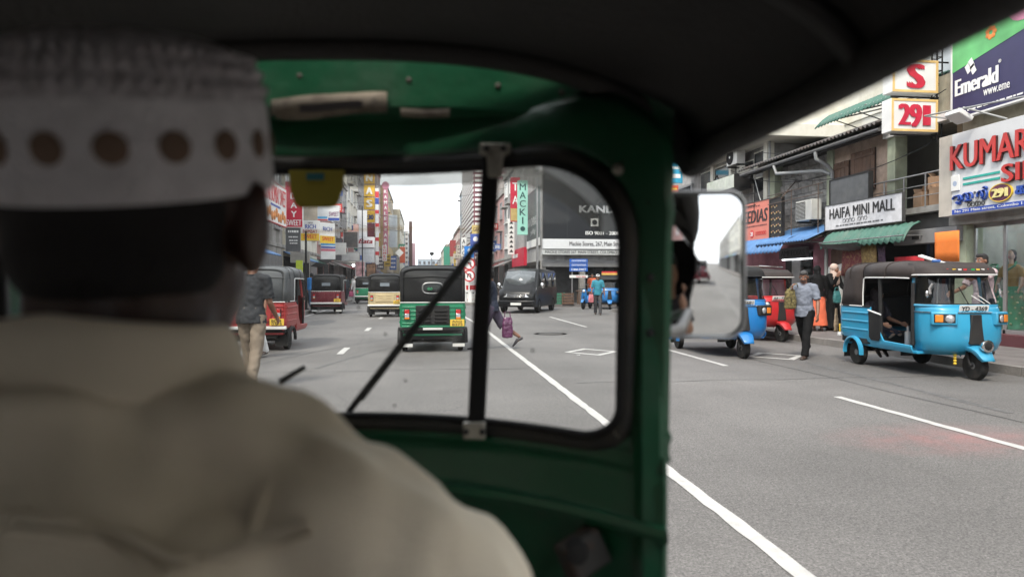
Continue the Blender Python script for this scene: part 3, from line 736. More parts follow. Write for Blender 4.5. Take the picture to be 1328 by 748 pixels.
ribbon([(2.1+.25*k, 9.2+.04*math.sin(k*.9)) for k in range(27)], .018, 'tar_seam', TAR)
ribbon([(5.9+.02*math.sin(k*.8), 5.5+.4*k) for k in range(22)], .02, 'tar_seam', TAR)
ribbon([(-2.9+.11*k+.004*k*k, 11.5+.42*k) for k in range(20)], .09, 'rubber_mark', RUB, .003); ribbon([(-1.7+.10*k+.004*k*k, 11.3+.42*k) for k in range(20)], .08, 'rubber_mark', RUB, .003)
ribbon([(6.2+.03*k, 6.5+.35*k) for k in range(14)], .10, 'rubber_mark', RUB, .003)
setting(MB()._add([(-3.5+.5*math.cos(k*.5)*(1+.1*math.sin(k)), 24+1.6*math.sin(k*.5), .003) for k in range(12)], [tuple(range(12))]).build('asphalt_patch', TAR))
mh = MB().lathe([(.001, .006), (.33, .006), (.34, .003)], (3.4, 18.0, 0), 'Z', 28).build('manhole_cover', M('iron_cover', (.06, .055, .05), .6, .3, dirt=.5, bump=.6, bscale=40)); setting(mh)
setting(MB().lathe([(.36, .004), (.44, .004)], (3.4, 18.0, 0), 'Z', 28).build('manhole_frame', TAR))
# litter and patches flat on the road
for k in range(12):
    x, y = rnd.choice([rnd.uniform(-4.6, 8.6), rnd.uniform(7.8, 8.7)]), rnd.uniform(6, 30)
    s = rnd.uniform(.02, .05); a = rnd.uniform(0, 3)
    o = MB()._add([(s*math.cos(a+q)*(1+.3*rnd.random()), s*.7*math.sin(a+q), .006+.02*rnd.random()) for q in (0, 1.2, 2.5, 3.6, 5)], [tuple(range(5))]).build('paper_scrap', WHITEP if k % 3 else M('leaf_litter', (.12, .09, .05), .8))
    o.location = (x, y, 0); tag(o, 'small scrap of litter lying on the asphalt', 'litter', 'litter scattered on the road')

# ------------------------------------------------------------------ the auto rickshaw we ride in
cy_, sy_ = math.cos(YAW), math.sin(YAW)
CABO = Vector((-.26*cy_, .26*sy_, 0))
def W(x, y, z=0):                    # a spot in the cab -> the street
    return Vector((CABO.x + x*cy_ + y*sy_, CABO.y - x*sy_ + y*cy_, z))
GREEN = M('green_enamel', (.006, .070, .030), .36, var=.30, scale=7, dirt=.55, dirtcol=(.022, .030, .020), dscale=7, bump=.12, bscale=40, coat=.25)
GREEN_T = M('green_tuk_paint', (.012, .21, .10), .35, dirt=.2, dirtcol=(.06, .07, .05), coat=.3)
LINING = M('roof_lining', (.030, .027, .026), .8, bump=.25, bscale=120, var=.3)
SEAL = M('window_rubber', (.016, .016, .015), .6, dirt=.55, dirtcol=(.075, .06, .045), dscale=14)
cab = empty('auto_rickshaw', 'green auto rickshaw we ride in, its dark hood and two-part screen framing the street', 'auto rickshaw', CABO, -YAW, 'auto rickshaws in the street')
def Dp(x, lean=0): return 1.08 - .20*min(1.3, abs(x/.44))**2.2 - lean
def ez(x, hw=.52): return 1.57 + .155*max(0, 1-min(1, abs(x/hw))**2.6)**.6
# roof lining with rolled edge
N = 40
rl = MB(); rings = []
for y, hw in ((-.95, .575), (-.5, .575), (0, .572), (.4, .555), (.7, .535), (.86, .520), (.93, .510)):
    rings.append([Vector((hw*math.sin(-math.pi/2+math.pi*k/N), y, ez(hw*math.sin(-math.pi/2+math.pi*k/N), hw))) for k in range(N+1)])
rl.loft(rings, False)
rl.build('roof_lining', LINING, cab, solid=-.02)
ed = MB()
for s in (-1, 1): ed.tube([(s*.575, -.95, 1.572), (s*.572, 0, 1.572), (s*.555, .4, 1.572), (s*.535, .7, 1.572), (s*.520, .86, 1.572), (s*.507, .945, 1.560)], .017, 10, rnd_=True)
ed.tube([rings[-1][k]+Vector((0, .004, -.008)) for k in range(N+1)], .016, 10)
ed.build('roof_edge', LINING, cab)
bows = MB()
for y, hw in ((.55, .546), (.05, .57), (-.45, .575)): bows.tube([Vector((hw*math.sin(-math.pi/2+math.pi*k/N), y, ez(hw*math.sin(-math.pi/2+math.pi*k/N), hw)-.012)) for k in range(1, N)], .011, 8)
bows.build('roof_bow', M('roof_bow', (.03, .028, .028), .6), cab)
# lining flap at the front corner over the pillar
for s in (-1, 1):
    fl = MB(); fl.loft([[(s*.40, .935, 1.665), (s*.455, .93, 1.645), (s*.497, .925, 1.59), (s*.512, .91, 1.552)], [(s*.42, .95, 1.645), (s*.452, .95, 1.62), (s*.478, .945, 1.575), (s*.500, .93, 1.545)]], False); fl.build('hood_flap', LINING, cab, solid=.01)
# header
XS = [-.452+.904*k/36 for k in range(37)]
def strip(rows, name, mat_, xs=XS, **kw):
    mb = MB(); mb.loft([[Vector((x, Dp(x, l), z(x) if callable(z) else z)) for x in xs] for l, z in rows], False); return mb.build(name, mat_, cab, **kw)
D2 = lambda x: 1.06 - .075*min(1.3, abs(x/.44))**2.2
sag = lambda z, k=.06: (lambda x: z - k*abs(x/.46)**3.4)
XH = [-.475+.95*k/36 for k in range(37)]
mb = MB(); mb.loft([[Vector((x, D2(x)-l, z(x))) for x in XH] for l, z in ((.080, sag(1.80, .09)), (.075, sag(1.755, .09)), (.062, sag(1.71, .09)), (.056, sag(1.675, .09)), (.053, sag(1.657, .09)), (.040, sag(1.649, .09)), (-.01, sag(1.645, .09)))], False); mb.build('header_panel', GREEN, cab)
for x, z in ((-.30, 1.70), (-.05, 1.70), (.11, 1.693), (.24, 1.68), (.33, 1.665)): MB().ell((x, D2(x)-.0595, z), (.0045, .0025, .0045), 8, 6).build('rivet', M('rusty_rivet', (.035, .03, .02), .6), cab)
# papers tucked in the crease
for i, (x0, x1, z, lab) in enumerate(((-.076, .078, 1.653, 'folded stained paper document tucked above the cab windscreen'), (.098, .17, 1.645, 'narrow edge of folded card tucked above the cab windscreen'))):
    hgt = .015 if i == 0 else .006
    pts = []
    pe = MB()
    for q in range(3 if i == 0 else 1):
        rows = [[Vector((x, D2(x) - .062-.004*q, z + s*hgt*(1-.12*q) + .004*math.sin(30*x+q) + (x-x0)*.03)) for x in [x0+(x1-x0)*k/10 - .006*q for k in range(11)]] for s in (-1, 1)]
        pe.loft(rows, False)
    po = pe.build('paper_document', M('old_paper', (.20, .165, .125), .85, dirt=.95, dirtcol=(.04, .026, .022), dscale=26), solid=.001)
    po.location = CABO; po.rotation_euler = (0, 0, -YAW); tag(po, lab, 'paper')
    if i == 0: dk = MB(); dk.loft([[Vector((x, D2(x)-.076, z_ + .003*math.sin(40*x))) for x in [-.045+.09*k/8 for k in range(9)]] for z_ in (1.646, 1.657)], False); dk = dk.build('printed_band', M('dark_ink', (.03, .022, .02), .8), po)
# windscreen rubber following the rounded opening
def rrect(x0, x1, z0, z1, rt, rb, n=9):
    p = []
    for cx, cz, r, a in ((x1-rb, z0+rb, rb, -90), (x1-rt, z1-rt, rt, 0), (x0+rt, z1-rt, rt, 90), (x0+rb, z0+rb, rb, 180)):
        p += [(cx+r*math.cos(R(a+90*k/n)), cz+r*math.sin(R(a+90*k/n))) for k in range(n+1)]
    return p
def dens(p, m=4):
    o = []
    for i in range(len(p)):
        a, b_ = p[i], p[(i+1) % len(p)]; k = max(1, int(math.hypot(b_[0]-a[0], b_[1]-a[1])/.03))
        o += [(a[0]+(b_[0]-a[0])*j/k, a[1]+(b_[1]-a[1])*j/k) for j in range(k)]
    return o
ll = lambda z: .028*(z-1.18)/.4
scr = dens(rrect(-.413, .413, 1.178, 1.578, .125, .05))
P3 = [Vector((x, Dp(x, ll(z)), z)) for x, z in scr]; P3.append(P3[0])
sl = MB(); sl.tube(P3, [(.0135, .014)]*len(P3), 10, cap=False, ref=(0, 0, 1)); sl.build('window_rubber', SEAL, cab)
sl = MB(); sl.tube([p+Vector((-p.x*.028, -.008, -(p.z-1.383)*.055)) for p in P3], .006, 8, cap=False); sl.build('rubber_lip', BLACK, cab)
# green surround between the rubber and the pillars, rounded at the top corners
def clampo(x, z):
    X1, Z1, Z0, r = .462, 1.662, 1.165, .125; cx, cz = 0, 1.38; k = 1.0
    for q in range(60):
        k += .01; a, b_ = cx+(x-cx)*k, cz+(z-cz)*k
        ax = abs(a); out = ax > X1 or b_ > Z1 or b_ < Z0
        if ax > X1-r and b_ > Z1-r and math.hypot(ax-(X1-r), b_-(Z1-r)) > r: out = True
        if out: break
    return a, b_
srr = []
for x, z in scr + [scr[0]]:
    a, b_ = clampo(x, z); row = []
    for t, off in ((0, 0), (.25, -.006), (.5, -.002), (.8, .004), (1, .02)):
        X_, Z_ = x+(a-x)*t, z+(b_-z)*t; row.append(Vector((X_, Dp(X_, ll(Z_))+.004+off, Z_)))
    srr.append(row)
mb = MB(); mb.loft(srr, False); mb.build('screen_surround', GREEN, cab, solid=.004)
# panes
WGL = glassy('windscreen_glass', (.95, .965, .96), .006, .04, .02, dscale=2.2, dcol=(.62, .60, .56))
gx = [-.395+.79*k/30 for k in range(31)]
for a, b_ in ((-.395, .212), (.220, .395)):
    xs = [a+(b_-a)*k/20 for k in range(21)]
    mb = MB(); mb.loft([[Vector((x, Dp(x, ll(z))+.004, z)) for x in xs] for z in (1.185, 1.32, 1.45, 1.58)], False); mb.build('glass_pane', WGL, cab)
# tinted band along the top of the glass
TB = glassy('tinted_film', (.42, .42, .40), .16, .06, .25, opacity=.10, dcol=(.30, .29, .27))
xs = [-.38+.76*k/30 for k in range(31)]
mb = MB(); mb.loft([[Vector((x, Dp(x, ll(z))-.002, z - .10*max(0, (abs(x)-.24)/.15)**2)) for x in xs] for z in (1.545, 1.575)], False); mb.build('tinted_band', TB, cab)
# dried wiper smears on the outer face
SMG = glassy('grease_smear', (.985, .985, .985), .05, .03, .3, opacity=.03, dscale=30, dcol=(.7, .68, .64))
for (x, z, a, b_, rt) in ((.118, 1.535, .032, .030, 0), (.135, 1.268, .011, .075, -.7), (.02, 1.29, .008, .05, -.6), (-.09, 1.53, .045, .020, .2), (.30, 1.50, .045, .012, -.4)):
    mb = MB(); q = []
    for k in range(20):
        t = 2*math.pi*k/20; u_, v_ = a*math.cos(t)*(1+.12*math.sin(3*t+x*40)), b_*math.sin(t)*(1+.1*math.cos(4*t)); X_, Z_ = x+u_*math.cos(rt)-v_*math.sin(rt), z+u_*math.sin(rt)+v_*math.cos(rt); q.append(Vector((X_, Dp(X_, ll(Z_))-.001, Z_)))
    mb._add(q, [tuple(range(20))]); mb.build('glass_smudge', SMG, cab)
scm = MB(); scm.loft([[Vector((x, Dp(x, ll(z_))-.0012, z_+.003*math.sin(x*18))) for x in [-.06+.25*k/16 for k in range(17)]] for z_ in (1.4765, 1.4815)], False); scm.build('line_reflection', glassy('brown_reflection', (.80, .72, .62), .05, .02, .3, opacity=.04, dscale=60, dcol=(.4, .25, .15)), cab)  # thin brown strip drawn on the glass in place of a reflected line
for x, z in ((.093, 1.245), (.062, 1.318), (.075, 1.205), (.29, 1.30), (.02, 1.36)): MB().ell((x, Dp(x, ll(z))-.001, z), (.0022, .0008, .0022), 6, 4).build('dirt_speck', BLACK, cab)
# reflection painted as a milky strip round the top corner of the small pane
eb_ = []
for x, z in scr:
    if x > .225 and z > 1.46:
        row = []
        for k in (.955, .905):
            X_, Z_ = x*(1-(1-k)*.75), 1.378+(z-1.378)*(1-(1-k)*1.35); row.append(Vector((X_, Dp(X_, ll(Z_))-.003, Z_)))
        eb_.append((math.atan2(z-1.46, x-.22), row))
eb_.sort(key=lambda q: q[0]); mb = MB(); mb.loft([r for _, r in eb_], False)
mb.build('edge_reflection', glassy('milky_reflection', (.85, .86, .85), .16, .06, .2, opacity=.14, dscale=18, dcol=(.72, .71, .68)), cab)
# divider and clips
dv = MB(); dv.loft([[(x+dx, Dp(x)-ll(z)-.016+dy, z) for dx, dy in ((-.0130, 0), (.0130, 0), (.0130, .026), (-.0130, .026))] for x, z in ((.205, 1.17), (.216, 1.38), (.230, 1.585))]); dv.build('screen_divider', BLACK, cab, bevel=.004)
CLIP = M('worn_clip', (.33, .31, .27), .45, .55, dirt=.7, dirtcol=(.06, .05, .04), dscale=30)
for (x, z, wd, ht) in ((.236, 1.574, .046, .046), (.204, 1.178, .034, .028)):
    cm = MB(); yy = Dp(x, ll(z))-.034
    if ht > .03: cm.prism([(x-wd/2, z+.022), (x+wd/2, z+.022), (x+wd/2, z+.008), (x+.012, z+.004), (x+.010, z-.026), (x-.010, z-.026), (x-.012, z+.004), (x-wd/2, z+.008)], yy, yy+.012)
    else: cm.prism([(x-wd/2, z+.013), (x+wd/2, z+.013), (x+wd/2, z-.013), (x-wd/2, z-.013)], yy, yy+.012)
    co = cm.build('clip', CLIP, cab, bevel=.003)
    for dx in (-.012, .012): MB().ell((x+dx, yy-.002, z+(.014 if ht > .03 else 0)), (.0045, .003, .0045), 8, 6).build('screw', DARKM, co)
# corner screws on the rubber
for x, z in ((.385, 1.545), (.395, 1.43), (.39, 1.20)):
    MB().ell((x+.012, Dp(x, ll(z))-.020, z), (.008, .006, .008), 10, 8).build('screw', CLIP, cab)
# wiper outside the glass
wp = MB(); A = Vector((.206, Dp(.19)+.03, 1.46)); Bq = Vector((-.006, Dp(.0)+.03, 1.188))
wp.tube([A, A.lerp(Bq, .5)+Vector((0, .006, 0)), Bq], [(.0055, .0062)]*3, 8); wp.tube([A.lerp(Bq, .08)+Vector((.006, .004, 0)), A.lerp(Bq, .93)+Vector((.006, .004, 0))], .003, 6)
wp.build('wiper', BLACK, cab)
MB().tube([(-.075, Dp(.1)+.03, 1.262), (-.115, Dp(.1)+.03, 1.238)], [.004, .0055], 8).build('wiper_reflection', DARKM, cab)  # short dark bar modelled for the wiper blade's reflection
# yellow tag at the top of the glass
yt = MB(); yt.prism([(-0.076, 1.568), (0.008, 1.568), (0.006, 1.538), (-0.004, 1.514), (-0.014, 1.511), (-0.058, 1.511), (-0.066, 1.515), (-0.074, 1.538)], Dp(.05)-.052, Dp(.05)-.046)
yt = yt.build('sticker', M('olive_yellow_card', (.24, .195, .018), .75, var=.15), cab, bevel=.002)
MB().box(-.048, -.022, Dp(.05)-.0545, Dp(.05)-.0515, 1.552, 1.562).build('printed_band', M('teal_print', (.02, .12, .14), .6), yt)
# right and left pillars
for s in (-1, 1):
    pr = []
    for z, xi, xo, yb in ((.70, .420, .460, 0), (1.05, .420, .460, 0), (1.20, .418, .460, 0), (1.40, .418, .460, -.006), (1.52, .418, .455, -.03), (1.60, .41, .452, -.07), (1.66, .40, .44, -.10)):
        d = Dp(.44)-yb
        pr.append([(s*xi, d+.055, z), (s*xi, d+.008, z), (s*(xi+.008), d-.010, z), (s*(xo-.012), d-.014, z), (s*xo, d-.004, z), (s*(xo+.002), d+.05, z)])
    p = MB().loft(pr).build('pillar', GREEN, cab)
    for z in (1.50, 1.405, 1.335): MB().ell((s*.436, Dp(.44)-.012, z), (.0055, .003, .0055), 10, 6).build('screw', DARKM, p)
MB().ell((-.432, Dp(.44)-.03, 1.352), (.012, .010, .030), 10, 8).build('side_reflector', LAMPO, cab)
# apron below the glass
strip([(.004, 1.176), (.010, 1.160), (.004, 1.150), (.012, 1.138), (.010, 1.10), (.014, 1.094), (.030, 1.092), (.034, 1.084), (.030, 1.076), (.012, 1.070), (.004, 1.055), (-.004, .95), (-.01, .80)], 'apron', GREEN)
# lamp switch box low on the apron
sw = MB(); sw.obox((.355, Dp(.355)-.04, 1.035), (.060, .04, .05), Matrix.Rotation(R(-24), 3, 'Y') @ Matrix.Rotation(R(25), 3, 'Z')); sw = sw.build('switch_box', M('rusty_box', (.022, .021, .018), .7, dirt=.8, dirtcol=(.10, .04, .02), dscale=18), cab, bevel=.006)
MB().lathe([(.001, -.012), (.014, -.010), (.016, 0), (.016, .01)], (.345, Dp(.345)-.068, 1.045), 'Y', 14).build('knob', BLACK, sw)
# handlebar, floor, seats, back and sides
MB().tube([(-.33, .80, .99), (-.2, .86, .985), (0, .88, .98), (.12, .86, .985), (.27, .78, .975)], .014, 10).tube([(0, .90, .98), (0, 1.06, .5)], .025, 10).build('handlebar', DARKM, cab)
MB().box(-.58, .58, -.95, .95, .36, .40).build('cab_floor', DARKM, cab)
MB().box(-.26, .16, .34, .66, .62, .73).build('driver_seat', VINYL, cab, bevel=.03)
MB().box(-.24, .14, .36, .64, .40, .62).build('seat_box', DARKM, cab)
MB().box(-.55, .55, -.62, -.05, .42, .63).build('passenger_seat', VINYL, cab, bevel=.03)
MB().box(-.55, .55, -.74, -.62, .60, 1.18).build('seat_back', VINYL, cab, bevel=.03)
bk = MB().box(-.57, .57, -.97, -.95, .95, 1.08).box(-.57, .57, -.97, -.95, 1.46, 1.60).box(-.57, -.34, -.97, -.95, 1.08, 1.46).box(.12, .57, -.97, -.95, 1.08, 1.46)
MB().box(-.34, .12, -.962, -.958, 1.08, 1.46).build('rear_window', glassy('clear_vinyl', (.9, .9, .88), .06, .06, .1), cab)  # window added behind the camera to let more daylight onto the driver
for s in (-1, 1): bk.box(s*.57-.01, s*.57+.01, -.95, -.40 if s < 0 else -.20, .95, 1.58)
bk.build('hood_back', LINING, cab)
lb = MB().box(-.60, .60, -.99, -.97, .45, .95)
for s in (-1, 1): lb.box(s*.59-.015, s*.59+.015, -.97, -.30, .40, .96).box(s*.59-.015, s*.59+.015, -.30, .95, .34, .46)
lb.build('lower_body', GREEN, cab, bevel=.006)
for x, y in ((-.54, -.72), (.54, -.72), (0, 1.22)): make_wheel(cab, x, y)
# wing mirror: a slightly domed glass in a black shell on an arm
mc = Vector((.5335, .98, 1.424)); hw, hh = .0585, .104
nloc = Vector((-.090, -1.0, -.016)).normalized()
def shape(w_, h_, r=.022, n=6):
    o = []
    for cx, cz, a, rr in ((w_-r*1.2, -h_+r*1.2, -90, r*1.2), (w_-r, h_-r, 0, r), (-w_+r, h_-r, 90, r), (-w_+r, -h_+r, 180, r)):
        o += [(cx+rr*math.cos(R(a+90*k/n)), cz+rr*math.sin(R(a+90*k/n))) for k in range(n+1)]
    return o
fwd = -nloc; rgt = Vector((0, 0, 1)).cross(nloc).normalized() * 1; rgt = rgt if rgt.x > 0 else -rgt; upv = rgt.cross(fwd).normalized(); upv = upv if upv.z > 0 else -upv
loc_ = lambda x, d, z: mc + rgt*x + fwd*d + upv*z
hsg = MB(); hsg.loft([[loc_(x*k, d, z*k) for x, z in shape(hw, hh)] for k, d in ((.985, .004), (1.0, -.0035), (1.014, 0), (1.014, .012), (.97, .03), (.80, .045), (.4, .052))], True, (False, True))
hsg = hsg.build('mirror_shell', BLACK, cab)
rim_ = [loc_(x, -.002, z) for x, z in shape(hw*1.004, hh*1.004)]; MB().tube(rim_ + [rim_[0]], .0022, 6, cap=False).build('mirror_rim', M('pale_rim', (.30, .30, .30), .35, .6), hsg)
gm = MB(); RC = .80; rows = []
for k in range(0, 11):
    q = k/10
    rows.append([loc_(x*q*.988, -(.003) + .5*((x*q)**2+(z*q)**2)/RC, z*q*.988) for x, z in shape(hw, hh)])
gm.loft(rows, True, (False, False))
MIR = M('mirror_silver', (.86, .88, .88), .012, 1, var=.02)
gm.build('mirror_glass', MIR, hsg)
MB().tube([(.455, Dp(.44)+.03, 1.33), (.49, .93, 1.335), (.52, 1.0, 1.36), (.53, 1.005, 1.40)], .008, 8).build('mirror_arm', STEEL, hsg)
# ------------------------------------------------------------------ driver seen from behind
drv = empty('person', 'driver in a cream shirt and white embroidered cap, back turned, at the handlebar', 'person', CABO, -YAW)
dx0 = -.050
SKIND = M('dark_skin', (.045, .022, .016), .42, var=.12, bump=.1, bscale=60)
b = MB(); XA = (1, 0, 0)
hcD = Vector((dx0, .565, 1.455))
b.ell(hcD + Vector((0, -.005, .03)), (.088, .098, .098), 22, 16); b.ell(hcD + Vector((0, .022, -.045)), (.076, .085, .095), 20, 14)
b.ell(hcD + Vector((0, .07, -.10)), (.042, .042, .036), 14, 10); b.tube([hcD+Vector((0, .103, .02)), hcD+Vector((0, .128, -.03))], [.010, .016], 8, rnd_=True)
b.ell(hcD + Vector((0, .098, -.066)), (.027, .016, .010), 10, 6)
for s in (-1, 1):
    b.ell(hcD + Vector((s*.096, -.004, -.012)), (.015, .024, .040), 12, 10); b.ell(hcD + Vector((s*.105, -.014, .004)), (.010, .014, .026), 10, 8)
    b.ell(hcD + Vector((s*.036, .088, -.018)), (.022, .02, .02), 8, 6)
b.tube([Vector((dx0, .535, 1.30)), Vector((dx0, .545, 1.38)), hcD + Vector((0, 0, -.06))], [(.062, .058), (.070, .068), (.068, .07)], 16, rnd_=True, ref=XA)
rows = [(.76, .13, .09), (.90, .125, .085), (1.05, .14, .09), (1.16, .15, .085), (1.25, .11, .07), (1.32, .065, .055)]
b.tube([Vector((dx0, .50 + .02*(1.3-z), z)) for z, a, d in rows], [(a, d) for z, a, d in rows], 20, ref=XA)
shl = {s: Vector((dx0 + s*.160, .51, 1.216)) for s in (-1, 1)}
elb = {1: Vector((dx0+.338, .635, 1.015)), -1: Vector((dx0-.315, .635, 1.02))}
wri = {1: Vector((dx0+.295, .80, 1.00)), -1: Vector((dx0-.295, .80, 1.00))}
for s in (-1, 1):
    b.tube([Vector((dx0+s*.05, .515, 1.27)), shl[s]], [(.04, .04), (.05, .05)], 12, rnd_=True)
    b.tube([shl[s], shl[s].lerp(elb[s], .5), elb[s]], [.052, .048, .040], 14, rnd_=True); b.tube([elb[s], elb[s].lerp(wri[s], .4), wri[s]], [.041, .040, .027], 14, rnd_=True)
    f = Vector((-s*.25, .95, -.15)).normalized(); k1 = wri[s] + f*.085
    b.tube([wri[s], wri[s]+f*.03, k1], [(.028, .024), (.042, .019), (.043, .016)], 12, rnd_=True, ref=XA)
    for q, off in enumerate((-.030, -.010, .010, .029)):
        a = k1 + Vector((off, 0, 0)); p1 = a + Vector((0, .028, -.012)); p2 = p1 + Vector((0, .006, -.034)); p3 = p2 + Vector((0, -.024, -.012))
        b.tube([a, p1, p2, p3], [.0115, .011, .010, .009], 8, rnd_=True)
    a = wri[s] + f*.03 + Vector((-s*.032, 0, -.008)); b.tube([a, a + Vector((-s*.012, .035, -.022)), a + Vector((-s*.004, .055, -.042))], [.014, .012, .010], 8, rnd_=True)
    hp = Vector((dx0+s*.10, .50, .80)); kn = Vector((dx0+s*.17, .90, .78)); ak = Vector((dx0+s*.16, .86, .46))
    b.tube([hp, hp.lerp(kn, .5), kn], [.085, .077, .058], 14, rnd_=True); b.tube([kn, kn.lerp(ak, .4), ak], [.056, .055, .038], 14, rnd_=True)
    b.tube([ak+Vector((0, -.03, -.03)), ak+Vector((0, .15, -.04))], [(.035, .03), (.038, .02)], 10, rnd_=True, ref=XA)
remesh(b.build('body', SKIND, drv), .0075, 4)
# shirt
SHIRT = M('cream_shirt', (.82, .735, .59), .85, var=.16, scale=5, bump=.25, bscale=350, dirt=.12, dirtcol=(.30, .24, .17), dscale=4)
m = MB()
rows = [(.78, .185, .14), (.92, .185, .135), (1.05, .195, .14), (1.16, .205, .135), (1.23, .180, .115), (1.285, .120, .095), (1.335, .088, .084)]
m.tube([Vector((dx0, .50 + .02*(1.3-z), z)) for z, a, d in rows], [(a, d) for z, a, d in rows], 28, ref=XA)
for s in (-1, 1):
    m.tube([Vector((dx0+s*.045, .52, 1.300)), Vector((dx0+s*.105, .515, 1.262)), shl[s]+Vector((s*.012, 0, .002))], [(.060, .062), (.066, .068), (.066, .07)], 16, rnd_=True)
    c = wri[s]
    m.tube([shl[s], shl[s]+Vector((s*.03, .02, -.02)), shl[s].lerp(elb[s], .5)+Vector((s*.01, 0, 0)), elb[s]+Vector((s*.006, -.01, 0)), elb[s].lerp(c, .4), elb[s].lerp(c, .72)], [.072, .074, .072, .070, .062, .055], 16, rnd_=False)
sh_o = remesh(m.build('shirt', SHIRT, drv), .0085, 5, .042, .075)
q = sh_o.modifiers.new("soften_again", 'SMOOTH'); q.factor = .5; q.iterations = 3
cm = MB(); cc = Vector((dx0, .540, 1.352)); rings = []
for rr, dz, ty in ((.082, -.035, .006), (.080, .0, 0), (.078, .024, -.004), (.083, .030, -.006), (.090, .018, -.010), (.100, -.022, -.012), (.098, -.026, -.010), (.088, -.03, -.004)):
    rings.append([cc + Vector((rr*1.04*math.cos(2*math.pi*k/36), rr*math.sin(2*math.pi*k/36) + ty, dz - .030*max(0, math.sin(2*math.pi*k/36)) - .012*abs(math.cos(2*math.pi*k/36)))) for k in range(36)])
cm.loft(rings, True, (False, False)); q = cm.build('collar', SHIRT, drv); sb = q.modifiers.new("s", 'SUBSURF'); sb.levels = 1; sb.render_levels = 2
def surf_y(x, z):   # rough back surface of the shirt
    a, d = (.195, .115); return .50 - .125
for s in (-1, 1):
    seamm = MB()
    ring = []
    c0 = shl[s] + Vector((-s*.022, 0, -.01))
    for k in range(25):
        t = 2*math.pi*k/24; ring.append(c0 + Vector((s*.012*math.sin(t), .082*math.cos(t), .080*math.sin(t))))
    seamm.tube(ring, .0045, 6, cap=False); seamm.build('sleeve_seam', SHIRT, drv)
def seam(name, pts, wd=.012):
    mb = MB(); rows = []
    for p, q in zip(pts, [Vector((0, 0, 1))]*len(pts)): rows.append([p - q*wd/2, p + q*wd/2])
    mb.loft(rows, False); o = mb.build(name, SHIRT, drv)
    k = o.modifiers.new('lie_on_shirt', 'SHRINKWRAP'); k.target = sh_o; k.wrap_method = 'NEAREST_SURFACEPOINT'; k.wrap_mode = 'ABOVE_SURFACE'; k.offset = .0035
    k = o.modifiers.new('thickness', 'SOLIDIFY'); k.thickness = .004; k.offset = 0; return o
seam('yoke_seam', [Vector((dx0 - .20 + .40*k/30, .36, 1.270 + .012*math.sin(math.pi*k/30))) for k in range(31)], .010)
seam('yoke_stitching', [Vector((dx0 - .20 + .40*k/30, .36, 1.255 + .012*math.sin(math.pi*k/30))) for k in range(31)], .004)
tr = MB()
tr.tube([Vector((dx0, .50, z)) for z in (.74, .80, .88)], [(.17, .13), (.175, .135), (.16, .125)], 18, ref=XA)
for s in (-1, 1):
    hp = Vector((dx0+s*.10, .50, .80)); kn = Vector((dx0+s*.17, .90, .78)); ak = Vector((dx0+s*.16, .86, .50)); tr.tube([hp, hp.lerp(kn, .5), kn, ak], [.10, .092, .075, .068], 14)
remesh(tr.build('trousers', M('grey_trousers', (.08, .08, .085), .85), drv), .012, 4)
# cap: knitted white band with brown dots, tilted back
CAPW = M('white_knit', (.84, .80, .81), .9, var=.12, scale=40, bump=.8, bscale=260)
CAPT = M('white_lace_knit', (.70, .65, .66), .95, var=.35, scale=70, bump=1, bscale=180)
capo = MB(); RX, RY = .1045, .113
tilt = Matrix.Rotation(R(13), 3, 'X'); cb = Vector((dx0, .570, 1.478))
def capring(k, z, n=48): return [cb + tilt @ Vector((RX*k*math.cos(2*math.pi*j/n), RY*k*math.sin(2*math.pi*j/n), z)) for j in range(n)]
capo.loft([capring(.975, .004), capring(.99, -.003), capring(1.0, 0), capring(1.008, .012), capring(1.005, .03), capring(1.0, .055), capring(.995, .068)], True, (False, False))
hat = capo.build('cap', CAPW, drv)
top = MB(); rg = []
for k, z in ((.993, .067), (.990, .073), (.975, .078), (.972, .085), (.945, .090), (.930, .096), (.89, .101), (.85, .106), (.79, .109), (.72, .113), (.65, .115), (.57, .118), (.48, .118), (.35, .120), (.2, .120), (.02, .121)): rg.append(capring(k, z))
top.loft(rg, True, (False, True)); top.build('cap_crown', CAPT, hat)
ribs = MB()
for k, z in ((.975, .079), (.945, .091), (.90, .101)):
    for j in range(60):
        a = 2*math.pi*j/60; p = cb + tilt @ Vector((RX*(k+.012)*math.cos(a), RY*(k+.012)*math.sin(a), z)); ribs.ell(p, (.004, .004, .0045), 6, 4)
ribs.build('knit_bead', CAPT, hat)
BRN = M('brown_thread', (.20, .128, .088), .9, bump=.6, bscale=300)
for j in range(17):
    a = R(-90 - 41 + 21.18*j)
    d = Vector((RX*1.006*math.cos(a), RY*1.006*math.sin(a), .036)); nrm = Vector((math.cos(a)/RX, math.sin(a)/RY, 0)).normalized()
    rot_ = Matrix((Vector((-nrm.y, nrm.x, 0)), nrm, Vector((0, 0, 1)))).transposed()
    MB().ell(cb + tilt @ d, (.0112, .0022, .0116), 14, 8, tilt @ rot_).build('embroidered_dot', BRN, hat)
for s in (-1, 1):
    ey = MB().ell(hcD + Vector((s*.036, .104, -.012)), (.014, .008, .008), 8, 6).build('eye', WHITE, drv); MB().ell(hcD + Vector((s*.036, .111, -.012)), .006, 8, 6).build('iris', BLACKP, ey)
hr = MB(); hr.ell(hcD + Vector((0, -.008, .006)), (.0895, .0985, .060), 20, 12); hr.ell(hcD + Vector((0, -.024, -.035)), (.079, .078, .055), 18, 12); remesh(hr.build('hair', M('cropped_hair', (.012, .010, .010), .85, bump=.7, bscale=300), drv), .008, 2)

